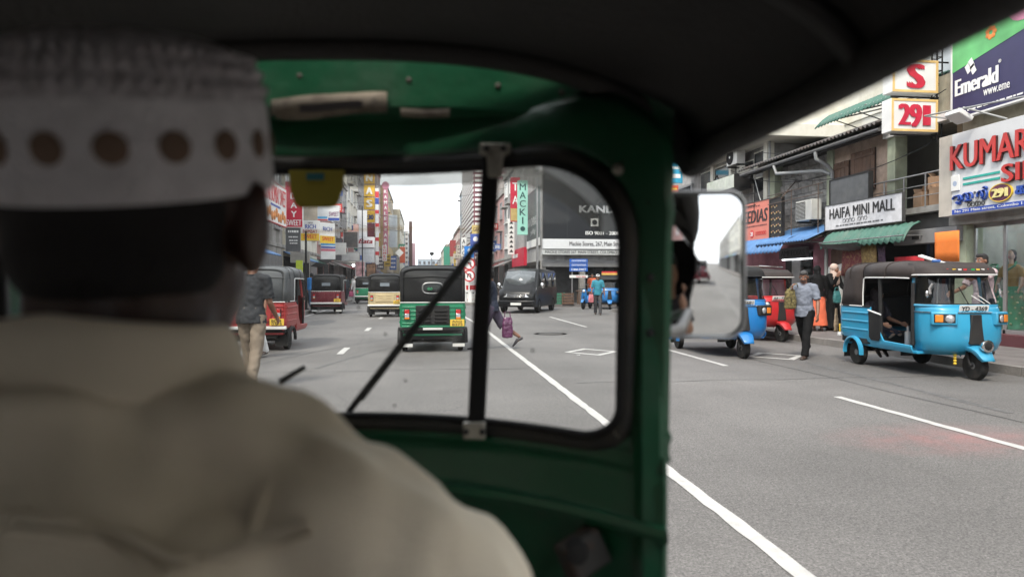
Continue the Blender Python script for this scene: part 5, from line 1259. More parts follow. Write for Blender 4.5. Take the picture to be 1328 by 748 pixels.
for (x, z) in ((.42, .98), (.55, .93), (.50, 1.06)):
    em._add([(x, -.010, z-.14), (x+.10, -.010, z-.07), (x+.02, -.010, z+.10), (x-.08, -.010, z+.03)], [(0, 1, 2, 3)])
em.build('emblem', WHITE, eb)
letters('Emerald', (.10, .46, 1.17, .80), -.010, WHITE, eb, bold=.045, depth=.004); letters('®', (1.19, .83, 1.25, .90), -.010, WHITE, eb)
letters('www.eme', (.83, .28, 1.45, .40), -.010, WHITE, eb); scribble(eb, (.20, .07, 2.2, .12), -.010, WHITE, 16)
# floodlight bracket
fb = empty('floodlight', 'white floodlight on a pipe bracket below the navy billboard', 'floodlight', (11.24, 13.2, 4.62))
T(fb, MB().tube([(11.3, 13.45, 4.92), (10.72, 13.45, 4.96), (10.72, 11.0, 4.72)], .018, 8).tube([(10.72, 12.4, 4.88), (11.24, 11.9, 4.55)], .018, 8), 'bracket', PIPE)
hd_ = MB(); hd_.obox((0, 0, 0), (.34, .40, .10), Matrix.Rotation(R(30), 3, 'Y')); hd_.move(Matrix.Translation((10.72, 12.50, 4.72))); T(fb, hd_, 'lamp_head', WHITEP, bevel=.02)
T(fb, MB().tube([(10.72, 12.50, 4.76), (10.72, 12.50, 4.90)], .02, 8), 'yoke', PIPE)
# --- 291 and S light boxes on a pole ladder
def lightbox(txt, label, x0, x1, z0, z1, y0, y1):
    s = sign(label, (x0, y0, z0), FRONT, x1-x0, z1-z0, WHITEP, depth=y1-y0, cat='sign', group='light boxes on the pole ladder')
    Wd, Hh = x1-x0, z1-z0; f = .055
    m = MB(); m.box(.004, Wd, -.01, .002, .004, f).box(.004, Wd, -.01, .002, Hh-f, Hh-.004).box(.004, f, -.01, .002, f, Hh-f).box(Wd-f, Wd, -.01, .002, f, Hh-f)
    m.build('frame', M('buff_edge', (.72, .50, .20), .5), s)
    return s
s1 = lightbox('S', 'white light box with a yellow edge and a big red letter S', 10.22, 11.32, 5.56, 6.28, 13.80, 14.12)
CRIM = M('crimson_letter', (.52, .02, .05), .4)
letters('S', (.33, .09, .78, .62), -.012, CRIM, s1, bold=.05, depth=.01)
s2 = lightbox('291', 'white light box with a yellow edge and the red number 291', 10.20, 11.32, 4.70, 5.42, 13.80, 14.12)
letters('2', (.19, .14, .42, .60), -.012, CRIM, s2, bold=.05, depth=.01); letters('9', (.45, .10, .69, .60), -.012, CRIM, s2, bold=.05, depth=.01); letters('1', (.75, .14, .93, .58), -.012, CRIM, s2, bold=.06, depth=.01)
lad = empty('pole_ladder', 'black steel pole ladder holding the two light boxes', 'sign pole', (11.45, 13.95, 0))
lm = MB()
for x, y in ((11.38, 13.9), (11.50, 13.9), (11.38, 14.06), (11.50, 14.06)): lm.tube([(x, y, 4.55), (x, y, 7.4)], .018, 6)
for z in (4.6, 4.9, 5.2, 5.5, 5.8, 6.1, 6.4, 6.8): lm.tube([(11.38, 13.9, z), (11.50, 13.9, z), (11.50, 14.06, z), (11.38, 14.06, z)], .012, 6)
for z in (4.66, 5.5, 6.3): lm.tube([(10.3, 13.96, z), (11.7, 13.96, z)], .02, 6)
T(lad, lm, 'rail', DARKM)
# --- open balcony bay beside the silk shop
Bb = empty('shop_building', 'narrow shop bay with an open upper balcony and railing beside the silk shop', 'building', (11.6, 14.4, 0))
T(Bb, MB().box(11.35, 15, 13.45, 15.55, 2.98, 3.12), 'balcony_slab', CONC)
T(Bb, MB().box(13.3, 13.45, 13.45, 15.55, 3.12, 5.05), 'back_wall', BROWNW); T(Bb, MB().box(11.62, 13.3, 13.46, 13.6, 3.12, 5.05), 'side_wall', BROWNW)
T(Bb, MB().box(11.40, 11.72, 15.28, 15.56, 2.6, 5.25), 'column', PL_GREEN); T(Bb, MB().box(11.30, 11.62, 13.45, 15.6, 4.92, 5.08), 'beam', WHITEP)
T(Bb, MB().box(11.5, 16, 13.45, 15.6, 5.06, 5.2).box(14, 16, 13.45, 15.6, 5.2, 8), 'upper_wall', PL_CREAM)
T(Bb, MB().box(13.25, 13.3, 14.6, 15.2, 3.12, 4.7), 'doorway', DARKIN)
rl_ = MB()
for z in (3.86, 3.60, 3.36): rl_.tube([(11.35, 13.5, z), (11.35, 17.2, z)], .020 if z > 3.8 else .010, 8)
for y in (13.6, 14.2, 14.9, 15.6, 16.4, 17.1): rl_.tube([(11.35, y, 3.1), (11.35, y, 3.86)], .018, 8)
T(Bb, rl_, 'railing', STEEL)
CARD = M('cardboard', (.33, .21, .13), .85, var=.12, dirt=.2, dirtcol=(.2, .13, .08))
for (x, y, z, a, s_, lab) in ((11.75, 14.0, 3.12, .2, (.5, .55, .42), 'cardboard carton nearest the sign on the shop balcony'), (11.80, 14.65, 3.12, -.3, (.5, .5, .36), 'tilted cardboard carton in the middle of the balcony'), (11.85, 14.25, 3.50, .5, (.45, .5, .30), 'cardboard carton stacked on top of the others on the balcony')):
    c = empty('carton', lab, 'box', (x, y, z), a, 'cartons on the balcony'); MB().box(-s_[0]/2, s_[0]/2, -s_[1]/2, s_[1]/2, 0, s_[2]).build('box_body', CARD, c, bevel=.008)
    for q in (-1, 1):
        f = MB(); f.obox((0, q*s_[1]*.45, s_[2]+.06), (s_[0]*.95, .008, .16), Matrix.Rotation(R(q*-35), 3, 'X')); f.build('flap', CARD, c)
rs_ = MB().tube([(0, 0, 0), (0, 0, .75)], [.11, .12], 14, rnd_=True).build('rolled_bag', BLK); rs_.location = (12.1, 14.95, 3.14); tag(rs_, 'tall black wrapped roll standing on the balcony', 'roll')
# ground floor shops under B and C
Hm = empty('shop_building', 'peach plastered shop house with wooden upper shutters and a tin roof', 'building', (11.6, 16.9, 0))
T(Hm, MB().box(11.6, 11.9, 15.56, 18.25, 2.9, 5.35), 'wall', PL_PINK)
T(Hm, MB().box(11.55, 11.85, 18.05, 18.35, 2.6, 5.2), 'column', PL_GREEN)
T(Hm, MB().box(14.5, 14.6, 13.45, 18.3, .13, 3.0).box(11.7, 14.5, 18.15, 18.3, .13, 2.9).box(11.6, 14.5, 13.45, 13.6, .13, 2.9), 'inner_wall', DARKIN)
T(Hm, MB().box(11.6, 14.5, 13.45, 18.3, 2.6, 2.95), 'lintel', M('dark_lintel', (.10, .10, .10), .8, dirt=.4)); T(Hm, MB().box(11.6, 14.5, 13.45, 18.3, .1, .16), 'floor', CONC)
rb2 = T(Hm, MB().box(11.2, 11.55, 13.1, 15.05, 2.26, 2.58), 'shutter_box', M('grey_box', (.24, .24, .24), .6, dirt=.4, dirtcol=(.1, .09, .08)), bevel=.01)
T(Hm, MB().box(11.19, 11.20, 14.2, 14.42, 2.36, 2.44), 'maker_plate', DARKM)
for (y0, y1, z0, z1, tilt) in ((17.32, 18.02, 3.95, 4.72, .0), (16.25, 17.24, 3.80, 4.86, .0)):
    sw_ = bpy.data.objects.new('shutter', MB().box(0, .03, 0, y1-y0, 0, z1-z0).mesh('shutter', M('shutter_back', (.05, .035, .03), .9))); col.objects.link(sw_); sw_.parent = Hm
    sw_.location = (11.565-11.6, y0-16.9, z0)
    n_ = max(4, int((y1-y0)/.15)); wd = (y1-y0)/n_
    for k in range(n_): MB().box(-.022-.004*rnd.random(), 0, k*wd+.006, (k+1)*wd-.006, rnd.uniform(0, .02), z1-z0-rnd.uniform(0, .02)).build('plank', WOOD, sw_)
    for z in (.12, z1-z0-.18): MB().box(-.04, -.026, .02, y1-y0-.02, z, z+.07).build('batten', WOOD, sw_)
T(Hm, MB().wave((10.94, 15.3, 5.25), (0, 7.4, 0), (2.78, 0, 1.0), (-.35, 0, .94), 44, .042), 'tin_roof', TIN, solid=.006)
T(Hm, MB().box(11.06, 11.16, 15.3, 22.6, 5.02, 5.17), 'fascia_board', DARKM); T(Hm, MB().box(11.1, 11.6, 15.3, 22.6, 5.14, 5.17), 'eave_lining', DARKM)
T(Hm, MB().tube([(11.0, 15.3, 5.09), (11.0, 22.6, 5.09)], .05, 8), 'gutter', M('dark_gutter', (.09, .09, .09), .6, dirt=.4))
T(Hm, MB().tube([(10.98, 18.0, 5.05), (11.0, 18.0, 4.86), (11.35, 18.0, 4.68), (11.5, 18.0, 4.5), (11.5, 18.0, 2.7)], .05, 10).tube([(10.98, 20.3, 5.05), (11.02, 20.2, 4.78), (11.45, 18.4, 4.60), (11.5, 18.1, 4.45)], .05, 10), 'downpipe', PIPE)
# white stained wall rising behind with its pipe
Wt = empty('building', 'tall white stained blank wall rising behind the tin roof', 'building', (13.7, 18.5, 0))
T(Wt, MB().box(13.7, 19, 13.6, 21.9, 3, 10.5), 'wall', PL_WHITE)
T(Wt, MB().box(13.655, 13.702, 13.6, 21.9, 7.55, 7.62).box(13.655, 13.702, 13.6, 21.9, 6.5, 6.55), 'ledge', PL_WHITE)
T(Wt, MB().box(12.5, 14, 14.2, 15.4, 6.0, 8.6), 'parapet', M('blue_white_plaster', (.55, .58, .60), .85, dirt=.3))
# green corrugated awning high up
ga = empty('awning', 'green corrugated awning with a curved lip high on the white wall', 'awning', (11.6, 16.5, 5.8))
lip = lambda t: -.20*max(0, (.22-t)/.22)**1.7
T(ga, MB().wave((10.95, 14.85, 5.92), (0, 3.25, 0), (2.2, 0, .72), (-.3, 0, .95), 22, .030, lip, 10), 'sheet', TING, solid=.006)
bm_ = MB()
for y in (15.0, 16.0, 17.0, 18.0): bm_.tube([(11.1, y, 5.86), (13.7, y, 6.50)], .02, 6).tube([(11.6, y, 5.95), (13.0, y, 5.55)], .016, 6)
bm_.tube([(11.15, 14.85, 5.86), (11.15, 18.1, 5.86)], .02, 6); T(ga, bm_, 'bracket', STEEL)
# HAIFA sign, grey metal box sign, awning
hs_ = sign('worn white sign reading HAIFA MINI MALL above the green awning', (11.0, 17.54, 2.80), RIGHT, 3.05, .66, M('worn_white_board', (.64, .64, .66), .6, dirt=.35, dirtcol=(.30, .30, .30), dscale=6), depth=.06, frame=M('dark_edge', (.06, .06, .06), .6), fw=.015)
letters('HAIFA MINI MALL', (.22, .29, 2.80, .56), -.008, BLACKP, hs_, bold=.015); strokes([arc(.1+.11*k+(.1 if k > 3 else 0), .5, .05, .4, 230, -110+25*(k % 3)) for k in range(7)], (.75, .14, 1.9, .26), -.010, M('faded_black', (.12, .12, .13), .6), hs_, .007, .004)
scribble(hs_, (.5, .06, 2.4, .11), -.004, M('faded_black', (.12, .12, .13), .6), 14)
sign('blank dark grey metal box sign above the worn white sign', (11.08, 17.44, 3.48), RIGHT, 1.62, .66, M('dark_zinc', (.10, .105, .11), .45, .4, dirt=.35, dirtcol=(.17, .17, .16)), depth=.10, frame=DARKM, fw=.03)
aw = empty('awning', 'green scalloped tin awning below the worn white sign', 'awning', (11.3, 15.6, 2.5))
T(aw, MB().wave((10.62, 14.05, 2.54), (0, 3.25, 0), (.50, 0, .20), (-.3, 0, .95), 16, .032, lambda t: -.26*max(0, (.7-t)/.7)**1.6, 10), 'sheet', TING, solid=.006)
fm_ = MB().tube([(10.68, 14.05, 2.44), (10.68, 17.3, 2.44)], .016, 6)
for y in (14.1, 15.7, 17.2): fm_.tube([(10.68, y, 2.44), (11.6, y, 2.45)], .016, 6)
T(aw, fm_, 'frame', STEEL)
tp = MB(); tp.loft([[(10.5+.1*k, 17.25-.05*math.sin(k), 2.42-.05*k*(1-k/8)+.06*math.sin(2.2*k)) for k in range(8)], [(10.48+.1*k, 16.4, 2.30-.03*k+.05*math.sin(1.7*k+1)) for k in range(8)], [(10.55+.1*k, 15.6, 2.36-.02*k+.04*math.sin(2*k)) for k in range(8)]], False)
tpo = tp.build('tarpaulin', M('grey_tarp', (.10, .105, .11), .6, var=.3)); tag(tpo, 'crumpled grey tarpaulin slung beneath the green awning', 'tarpaulin'); q = tpo.modifiers.new('s', 'SUBSURF'); q.levels = 1; q.render_levels = 2
# cloth on show
def hang(label, x, y0, y1, z0, z1, m, dep=.03, wav=.02, n=14, tilt=0, name='hanging_cloth'):
    mb = MB(); mb.loft([[(x + wav*math.sin(k*1.9+z*4) + dep*(z1-z), y0+(y1-y0)*k/n + tilt*(z1-z), z) for k in range(n+1)] for z in (z0, (z0*2+z1)/3, (z0+2*z1)/3, z1)], False)
    o = mb.build(name, m, None, solid=.008); tag(o, label, 'cloth', 'cloths hung outside the shop'); return o
def pattern(name, c1, c2, s): 
    m = M(name, c1, .85, var=.1, dirt=.95, dirtcol=c2, dscale=s); return m
hang('orange cloth panel hanging above the sky blue auto rickshaw', 10.60, 12.33, 12.98, 1.80, 2.42, M('orange_cloth', (.78, .20, .03), .8, var=.06, bump=.4, bscale=120), wav=.003, dep=.01)
hang('maroon patterned cloth hanging under the green awning', 11.0, 15.9, 16.7, 1.55, 2.28, pattern('maroon_pattern', (.16, .03, .04), (.35, .22, .12), 14), tilt=.25)
hang('brown patterned cloth hanging under the green awning', 10.92, 15.30, 15.85, 1.75, 2.32, pattern('brown_pattern', (.20, .13, .05), (.40, .30, .12), 18))
hang('dark purple cloth hanging beside the brown one', 10.95, 15.02, 15.26, 1.75, 2.25, pattern('purple_pattern', (.05, .03, .06), (.16, .1, .12), 18))
hang('plain red cloth hanging by the shop entrance', 11.15, 14.0, 14.95, 1.15, 1.98, M('red_cloth', (.42, .02, .03), .85))
hang('plain crimson curtain cloth in the shop entrance', 11.6, 14.35, 14.7, .6, 1.9, M('crimson_cloth', (.30, .015, .03), .85))
rolls = [(.02, .025, .05), (.05, .06, .08), (.015, .015, .02), (.10, .11, .13), (.03, .05, .12), (.20, .20, .21), (.02, .03, .07), (.16, .05, .05)]
for k in range(13):
    y = 13.68 + k*.105
    o = MB().tube([(0, 0, 0), (.05, 0, 1.35)], .048, 10).build('cloth_roll', M('roll_cloth_%d' % (k % 8), rolls[k % 8], .85)); o.location = (12.0, y, .95); tag(o, 'upright roll of %s suiting cloth in the shop entrance' % ('deep blue', 'slate', 'black', 'grey', 'royal blue', 'pale grey', 'navy', 'dull red')[k % 8], 'cloth roll', 'rolls of cloth in the shop entrance')
o = MB().box(11.85, 12.25, 13.62, 15.1, .16, .95).build('display_counter', WOOD); tag(o, 'wooden counter under the upright cloth rolls', 'counter')
pw_ = MB().box(12.9, 12.95, 13.62, 13.95, .5, 2.4).box(12.9, 12.95, 14.1, 14.5, .5, 2.4).build('partition_board', M('pale_panel', (.45, .52, .58), .6)); tag(pw_, 'pale blue-white display panels inside the cloth shop', 'panel')
# board leaning on the shutter
lbm = MB(); lbm.obox((0, 0, .86), (.10, .62, 1.72), Matrix.Rotation(R(7), 3, 'Y') @ Matrix.Rotation(R(-7), 3, 'X')); lb_ = lbm.build('leaning_mattress', M('pale_mattress', (.60, .60, .57), .8, dirt=.3), None, bevel=.03, seg=3); lb_.location = (11.05, 17.15, .135); tag(lb_, 'pale foam mattress leaning against the shop shutters', 'mattress')
for k in range(9):
    T(Hm, MB().box(11.56, 11.60, 16.35+k*.2, 16.54+k*.2, .14, 2.3), 'door_board', M('door_brown', (.10, .055, .04), .8, dirt=.3))
T(Hm, MB().tube([(11.45, 18.2, .14), (11.45, 18.2, 2.7)], .05, 10), 'drainpipe', PIPE)

# --- block wall bay with air conditioner, mauve shop below
D = empty('shop_building', 'shop house with a bare grey block upper wall and a mauve shop below', 'building', (11.7, 19.9, 0))
T(D, MB().box(11.80, 15, 18.35, 21.9, 2.6, 5.4), 'wall', M('mortar', (.055, .053, .05), .95))
T(D, MB().box(11.5, 11.82, 21.2, 21.5, 2.6, 5.3), 'column', PL_GREEN)
BLKM = [M('grey_block_%d' % k, c, .92, var=.28, scale=9, bump=.5, bscale=40) for k, c in enumerate(((.23, .225, .215), (.28, .27, .255), (.18, .175, .168)))]
bm0 = [MB().box(0, .10, .006, .386, .006, .192).mesh('block', q) for q in BLKM]
for r in range(11):
    for c in range(8):
        y = 18.36 + c*.395 - (.2 if r % 2 else 0); 
        if y < 18.34 or y > 20.95: continue
        o = bpy.data.objects.new('block', rnd.choice(bm0)); col.objects.link(o); o.parent = D
        o.location = (11.71 + rnd.uniform(-.008, .010) - 11.7, y-19.9, 2.92+r*.2); o.rotation_euler = (0, rnd.uniform(-.01, .01), rnd.uniform(-.012, .012))
T(D, MB().box(11.75, 15, 18.3, 24.2, .13, 2.7), 'ground_wall', MAUVE)
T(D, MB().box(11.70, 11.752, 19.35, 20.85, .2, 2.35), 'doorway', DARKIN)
T(D, MB().box(11.66, 11.70, 19.9, 20.4, .2, 2.3).box(11.66, 11.70, 19.35, 20.85, 2.28, 2.36), 'door_frame', ALU)
T(D, MB().box(11.67, 11.69, 19.4, 19.9, .3, 2.26), 'door_pane', GLASSC)
for k in range(10): T(D, MB().box(11.685, 11.70, 19.42+.05*(k % 5), 19.46+.05*(k % 5), .9+.45*(k//5), 1.15+.45*(k//5)), 'displayed_goods', M('goods_%d' % (k % 4), ((.5, .45, .2), (.2, .35, .3), (.6, .6, .55), (.3, .1, .08))[k % 4], .7))
T(D, MB().tube([(11.62, 19.2, 2.1), (11.62, 20.9, 2.1)], .02, 8), 'fluorescent_tube', emit('tube_light', (.9, .95, 1), 1.6))
br = empty('roof', 'blue tin lean-to roof over the mauve shop', 'roof', (11.4, 18.8, 2.7))
T(br, MB().wave((10.55, 17.75, 2.55), (0, 2.9, 0), (1.25, 0, .55), (-.4, 0, .92), 20, .025), 'sheet', TINB, solid=.006)
T(br, MB().tube([(10.6, 17.75, 2.50), (10.6, 20.6, 2.50)], .02, 6).tube([(10.6, 17.8, 2.5), (11.8, 17.8, 3.05)], .02, 6).tube([(10.6, 17.8, 2.5), (11.75, 17.8, 2.5)], .02, 6), 'frame', DARKM)
ba = empty('awning', 'blue curved scalloped awning below the salmon sign', 'awning', (11.2, 21.5, 2.5))
T(ba, MB().wave((10.35, 19.0, 2.60), (0, 5.0, 0), (.85, 0, .22), (-.3, 0, .95), 22, .030, lambda t: -.34*max(0, (.6-t)/.6)**1.7, 10), 'sheet', TINB, solid=.006)
da = sign('dark curved board reading AMEEDIAS over the mauve shop entrance', (11.5, 20.9, 2.12), RIGHT, 1.6, .34, M('grey_dark_board', (.10, .09, .095), .6), texts=[('AMEEDIAS', .08, .25, .95, .78, M('faded_black2', (.02, .02, .02), .6))], depth=.08)
al = sign('salmon sign with black hand lettering reading AMEEDIAS', (11.0, 24.0, 2.66), RIGHT, 3.40, 1.38, M('salmon_board', (.62, .20, .15), .6, var=.06), depth=.08, frame=M('dark_edge', (.06, .06, .06), .6), fw=.02)
letters('ALAMEEDIAS', (.25, .70, 3.30, 1.12), -.008, BLACKP, al, bold=.02, shear=.15)
scribble(al, (1.2, 1.21, 2.8, 1.27), -.004, BROWNP, 12); scribble(al, (.8, .55, 3.25, .62), -.004, BROWNP, 22)
bdg = MB().lathe([(.001, -.01), (.13, -.01), (.13, 0)], (2.25, 0, .33), 'Y', 24).build('badge', REDP, al); letters('20', (2.17, .26, 2.33, .40), -.012, WHITE, al, bold=.02)
strokes([arc(.08+.16*k, .5, .06, .35, 220, -110) for k in range(6)], (2.5, .24, 3.25, .42), -.010, REDP, al, .010, .006, 'letters')
scribble(al, (.9, .06, 2.9, .12), -.004, BLACKP, 14)
ds = sign('narrow dark board covered in rows of beads and watches beside the salmon sign', (11.0, 20.52, 2.64), RIGHT, .68, 1.36, M('near_black_board', (.022, .02, .02), .6), depth=.08, frame=DARKM, fw=.02)
for k in range(34):
    x, z = .08 + .105*(k % 6), .12 + .20*(k//6); MB().ell((x, -.012, z+.03*math.sin(k*2.1)), (.032, .012, .03), 8, 5).build('bead', M('bead_%d' % (k % 3), ((.45, .28, .10), (.30, .16, .09), (.5, .42, .25))[k % 3], .4), ds)
# frames of poles before the upper walls
pf = empty('scaffold', 'rusty pole frame standing before the block wall', 'frame', (10.95, 19, 2.6))
pm = MB()
for y in (17.8, 19.2): pm.tube([(10.95, y, 2.6), (10.95, y, 4.15)], .014, 6)
for z in (2.65, 4.12, 3.85): pm.tube([(10.95, 17.6, z), (10.95, 20.6, z)], .013, 6)
pm.tube([(10.95, 19.8, 3.95), (11.7, 20.2, 4.6)], .018, 6).tube([(10.95, 20.5, 4.0), (11.7, 20.5, 4.3)], .018, 6); T(pf, pm, 'pole', M('rusty_pole', (.09, .06, .045), .7, dirt=.5))
# air conditioners
def aircon(label, loc, rz, side_grille=False):
    e = empty('air_conditioner', label, 'air conditioner', loc, rz, 'air conditioners on the shop fronts')
    MB().box(-.42, .42, -.16, .16, 0, .60).build('casing', M('ivory_casing', (.55, .55, .52), .5, dirt=.3, dirtcol=(.25, .23, .2)), e, bevel=.015)
    if not side_grille:
        f = MB().lathe([(.25, -.03), (.265, -.02), (.265, 0), (.25, 0)], (-.12, -.16, .30), 'Y', 24, closed=True).build('fan_guard', DARKM, e)
        MB().lathe([(.001, -.006), (.25, -.006), (.25, 0)], (-.12, -.16, .30), 'Y', 24).build('fan_opening', DARKIN, e)
        for r_ in (.06, .11, .16, .21): MB().lathe([(r_-.006, -.02), (r_+.006, -.02), (r_+.006, -.012), (r_-.006, -.012)], (-.12, -.16, .30), 'Y', 24, closed=True).build('guard_ring', DARKM, f)
        MB().lathe([(.001, -.03), (.045, -.028), (.045, -.012)], (-.12, -.16, .30), 'Y', 12).build('hub', WHITEP, f)
    else:
        MB().box(-.425, -.42, -.13, .13, .05, .55).build('side_grille', DARKIN, e)
        g_ = MB().box(-.40, .10, -.168, -.16, .05, .55).build('front_grille', DARKIN, e)
        for k in range(12): MB().box(-.40, .10, -.178, -.166, .06+.04*k, .075+.04*k).build('slat', M('ivory_casing', (.5, .5, .48), .5), g_)
    MB().box(-.36, -.32, -.16, .30, -.05, 0).box(.32, .36, -.16, .30, -.05, 0).build('bracket', DARKM, e)
    return e
aircon('ivory air conditioner hung before the grey block wall', (11.35, 18.95, 3.20), RIGHT, True)
aircon('air conditioner with a round fan under the concrete slab', (11.30, 23.6, 5.62), RIGHT)

# --- concrete slab building
E_ = empty('building', 'grey two-storey building with a projecting concrete slab roof', 'building', (11.7, 25, 0))
T(E_, MB().box(11.75, 18, 21.9, 28.2, 2.7, 6.1), 'wall', PL_GREY); T(E_, MB().box(10.9, 18, 20.75, 28.4, 6.1, 6.52), 'roof_slab', PL_WHITE, bevel=.02)
T(E_, MB().box(11.75, 18, 24.2, 28.2, .13, 2.7), 'ground_wall', SHUT); T(E_, MB().box(12.2, 18, 21, 28.2, 6.5, 9.5), 'upper_wall', PL_WHITE)
for (y0, y1, z0, z1) in ((22.0, 22.9, 5.45, 5.9), (23.0, 24.4, 4.9, 5.7), (22.0, 22.95, 3.4, 5.0), (24.8, 26.2, 4.7, 5.9), (26.6, 27.6, 4.0, 5.9)):
    f = T(E_, MB().box(11.68, 11.76, y0-.06, y1+.06, z0-.06, z1+.06), 'window_frame', PL_WHITE); T(E_, MB().box(11.66, 11.69, y0, y1, z0, z1), 'pane', PANE)
T(E_, MB().box(11.5, 11.76, 21.7, 21.95, 2.7, 6.1).box(11.55, 11.76, 24.5, 24.7, 2.7, 6.1).box(11.6, 11.76, 26.25, 26.5, 2.7, 6.1), 'column', PL_WHITE)
T(E_, MB().tube([(11.55, 21.62, 2.7), (11.55, 21.62, 9)], .045, 8), 'drainpipe', PIPE)
ra = MB()
for z in (3.95, 4.35): ra.tube([(11.0, 21.5, z), (11.0, 29, z)], .018, 6)
for y in (21.6, 22.5, 23.4, 24.3, 25.2, 26.1, 27.2, 28.3): ra.tube([(11.0, y, 3.4), (11.0, y, 4.5 if y < 23 else 4.35)], .018, 6)
ra.tube([(11.0, 26, 4.35), (11.7, 26, 5.7)], .03, 6).tube([(11.0, 28, 4.3), (11.3, 28, 3.6)], .025, 6); T(E_, ra, 'railing', DARKM)
bs = empty('shop_sign', 'white and green projecting box sign under the slab roof', 'sign', (11.2, 24, 4.75)); T(bs, MB().prism([(23.0, 4.72), (25.3, 4.72), (25.3, 5.22), (23.0, 5.22)], 10.95, 11.6, 'YZ'), 'panel', DARKM)
T(bs, MB().prism([(23.0, 4.74), (25.3, 4.74), (25.3, 5.20), (23.0, 5.20)], 10.935, 10.952, 'YZ'), 'face', M('pale_green_face', (.50, .53, .47), .5, dirt=.4, dirtcol=(.2, .3, .16), dscale=2))
cbm = MB().tube([(11.5, 22.1, 5.5), (11.3, 22.2, 5.0), (11.35, 22.0, 4.4), (11.3, 21.7, 4.05), (11.55, 21.65, 4.0)], .014, 6); T(E_, cbm, 'cable', WHITEP)
# --- last bay before the side street, with hanging boards
F_ = empty('building', 'corner shop building at the side street with hanging boards', 'building', (11.7, 29.8, 0))
T(F_, MB().box(11.75, 18, 28.2, 31.2, .13, 9), 'wall', PL_GREY)
for z in (4.0, 6.6): f = T(F_, MB().box(11.66, 11.76, 28.6, 30.6, z, z+1.7), 'window_frame', ALU); T(F_, MB().box(11.64, 11.67, 28.7, 30.5, z+.1, z+1.6), 'pane', PANE)
T(F_, MB().box(11.0, 11.75, 28.2, 31.2, 2.6, 3.3), 'fascia', DARKM)
CY = M('cyan_board', (.04, .35, .55), .5)
sign('cyan board with white lines hanging from the corner building', (10.1, 28.0, 5.60), FRONT, .92, .95, CY, depth=.08, bands=[(.1, .62, .85, .74, WHITE), (.12, .22, .9, .40, WHITE)])
sign('orange-red board with yellow lines below the cyan board', (10.0, 27.6, 4.70), FRONT, .68, .74, M('orange_red_board', (.55, .10, .05), .55), depth=.06, bands=[(.1, .74, .9, .84, YELP), (.1, .5, .9, .60, YELP), (.1, .3, .8, .36, WHITE)])
sign('black printed board behind the green pillar', (10.2, 30.4, 4.3), FRONT, .85, .85, BLACKP, depth=.06, bands=[(.3, .3, .36, .4, WHITE), (.6, .7, .7, .75, WHITE)])
sign('red board with a white star on the corner building', (10.55, 30.2, 3.25), FRONT, .55, .66, REDP, [('*R', .15, .2, .9, .75, WHITE)], depth=.06)
sign('white board with dark letters under the red board', (10.55, 30.25, 2.75), FRONT, .55, .30, WHITEP, [('OXXY', .1, .25, .9, .75, BLUEP)], depth=.06)
sign('gold and black board at the corner shop', (10.55, 30.3, 2.1), FRONT, .55, .50, M('gold_print', (.55, .36, .10), .5), depth=.06, bands=[(.05, .1, .95, .45, BLACKP)])
zg = empty('lattice_fence', 'white zigzag lattice on the corner roof', 'lattice', (11, 31, 5)); zm = MB()
for k in range(10): zm.tube([(9.9+.12*k, 31.0, 5.15), (9.96+.12*k, 31.0, 5.6), (10.02+.12*k, 31.0, 5.15)], .014, 5)
T(zg, zm, 'lattice', CREAMW)

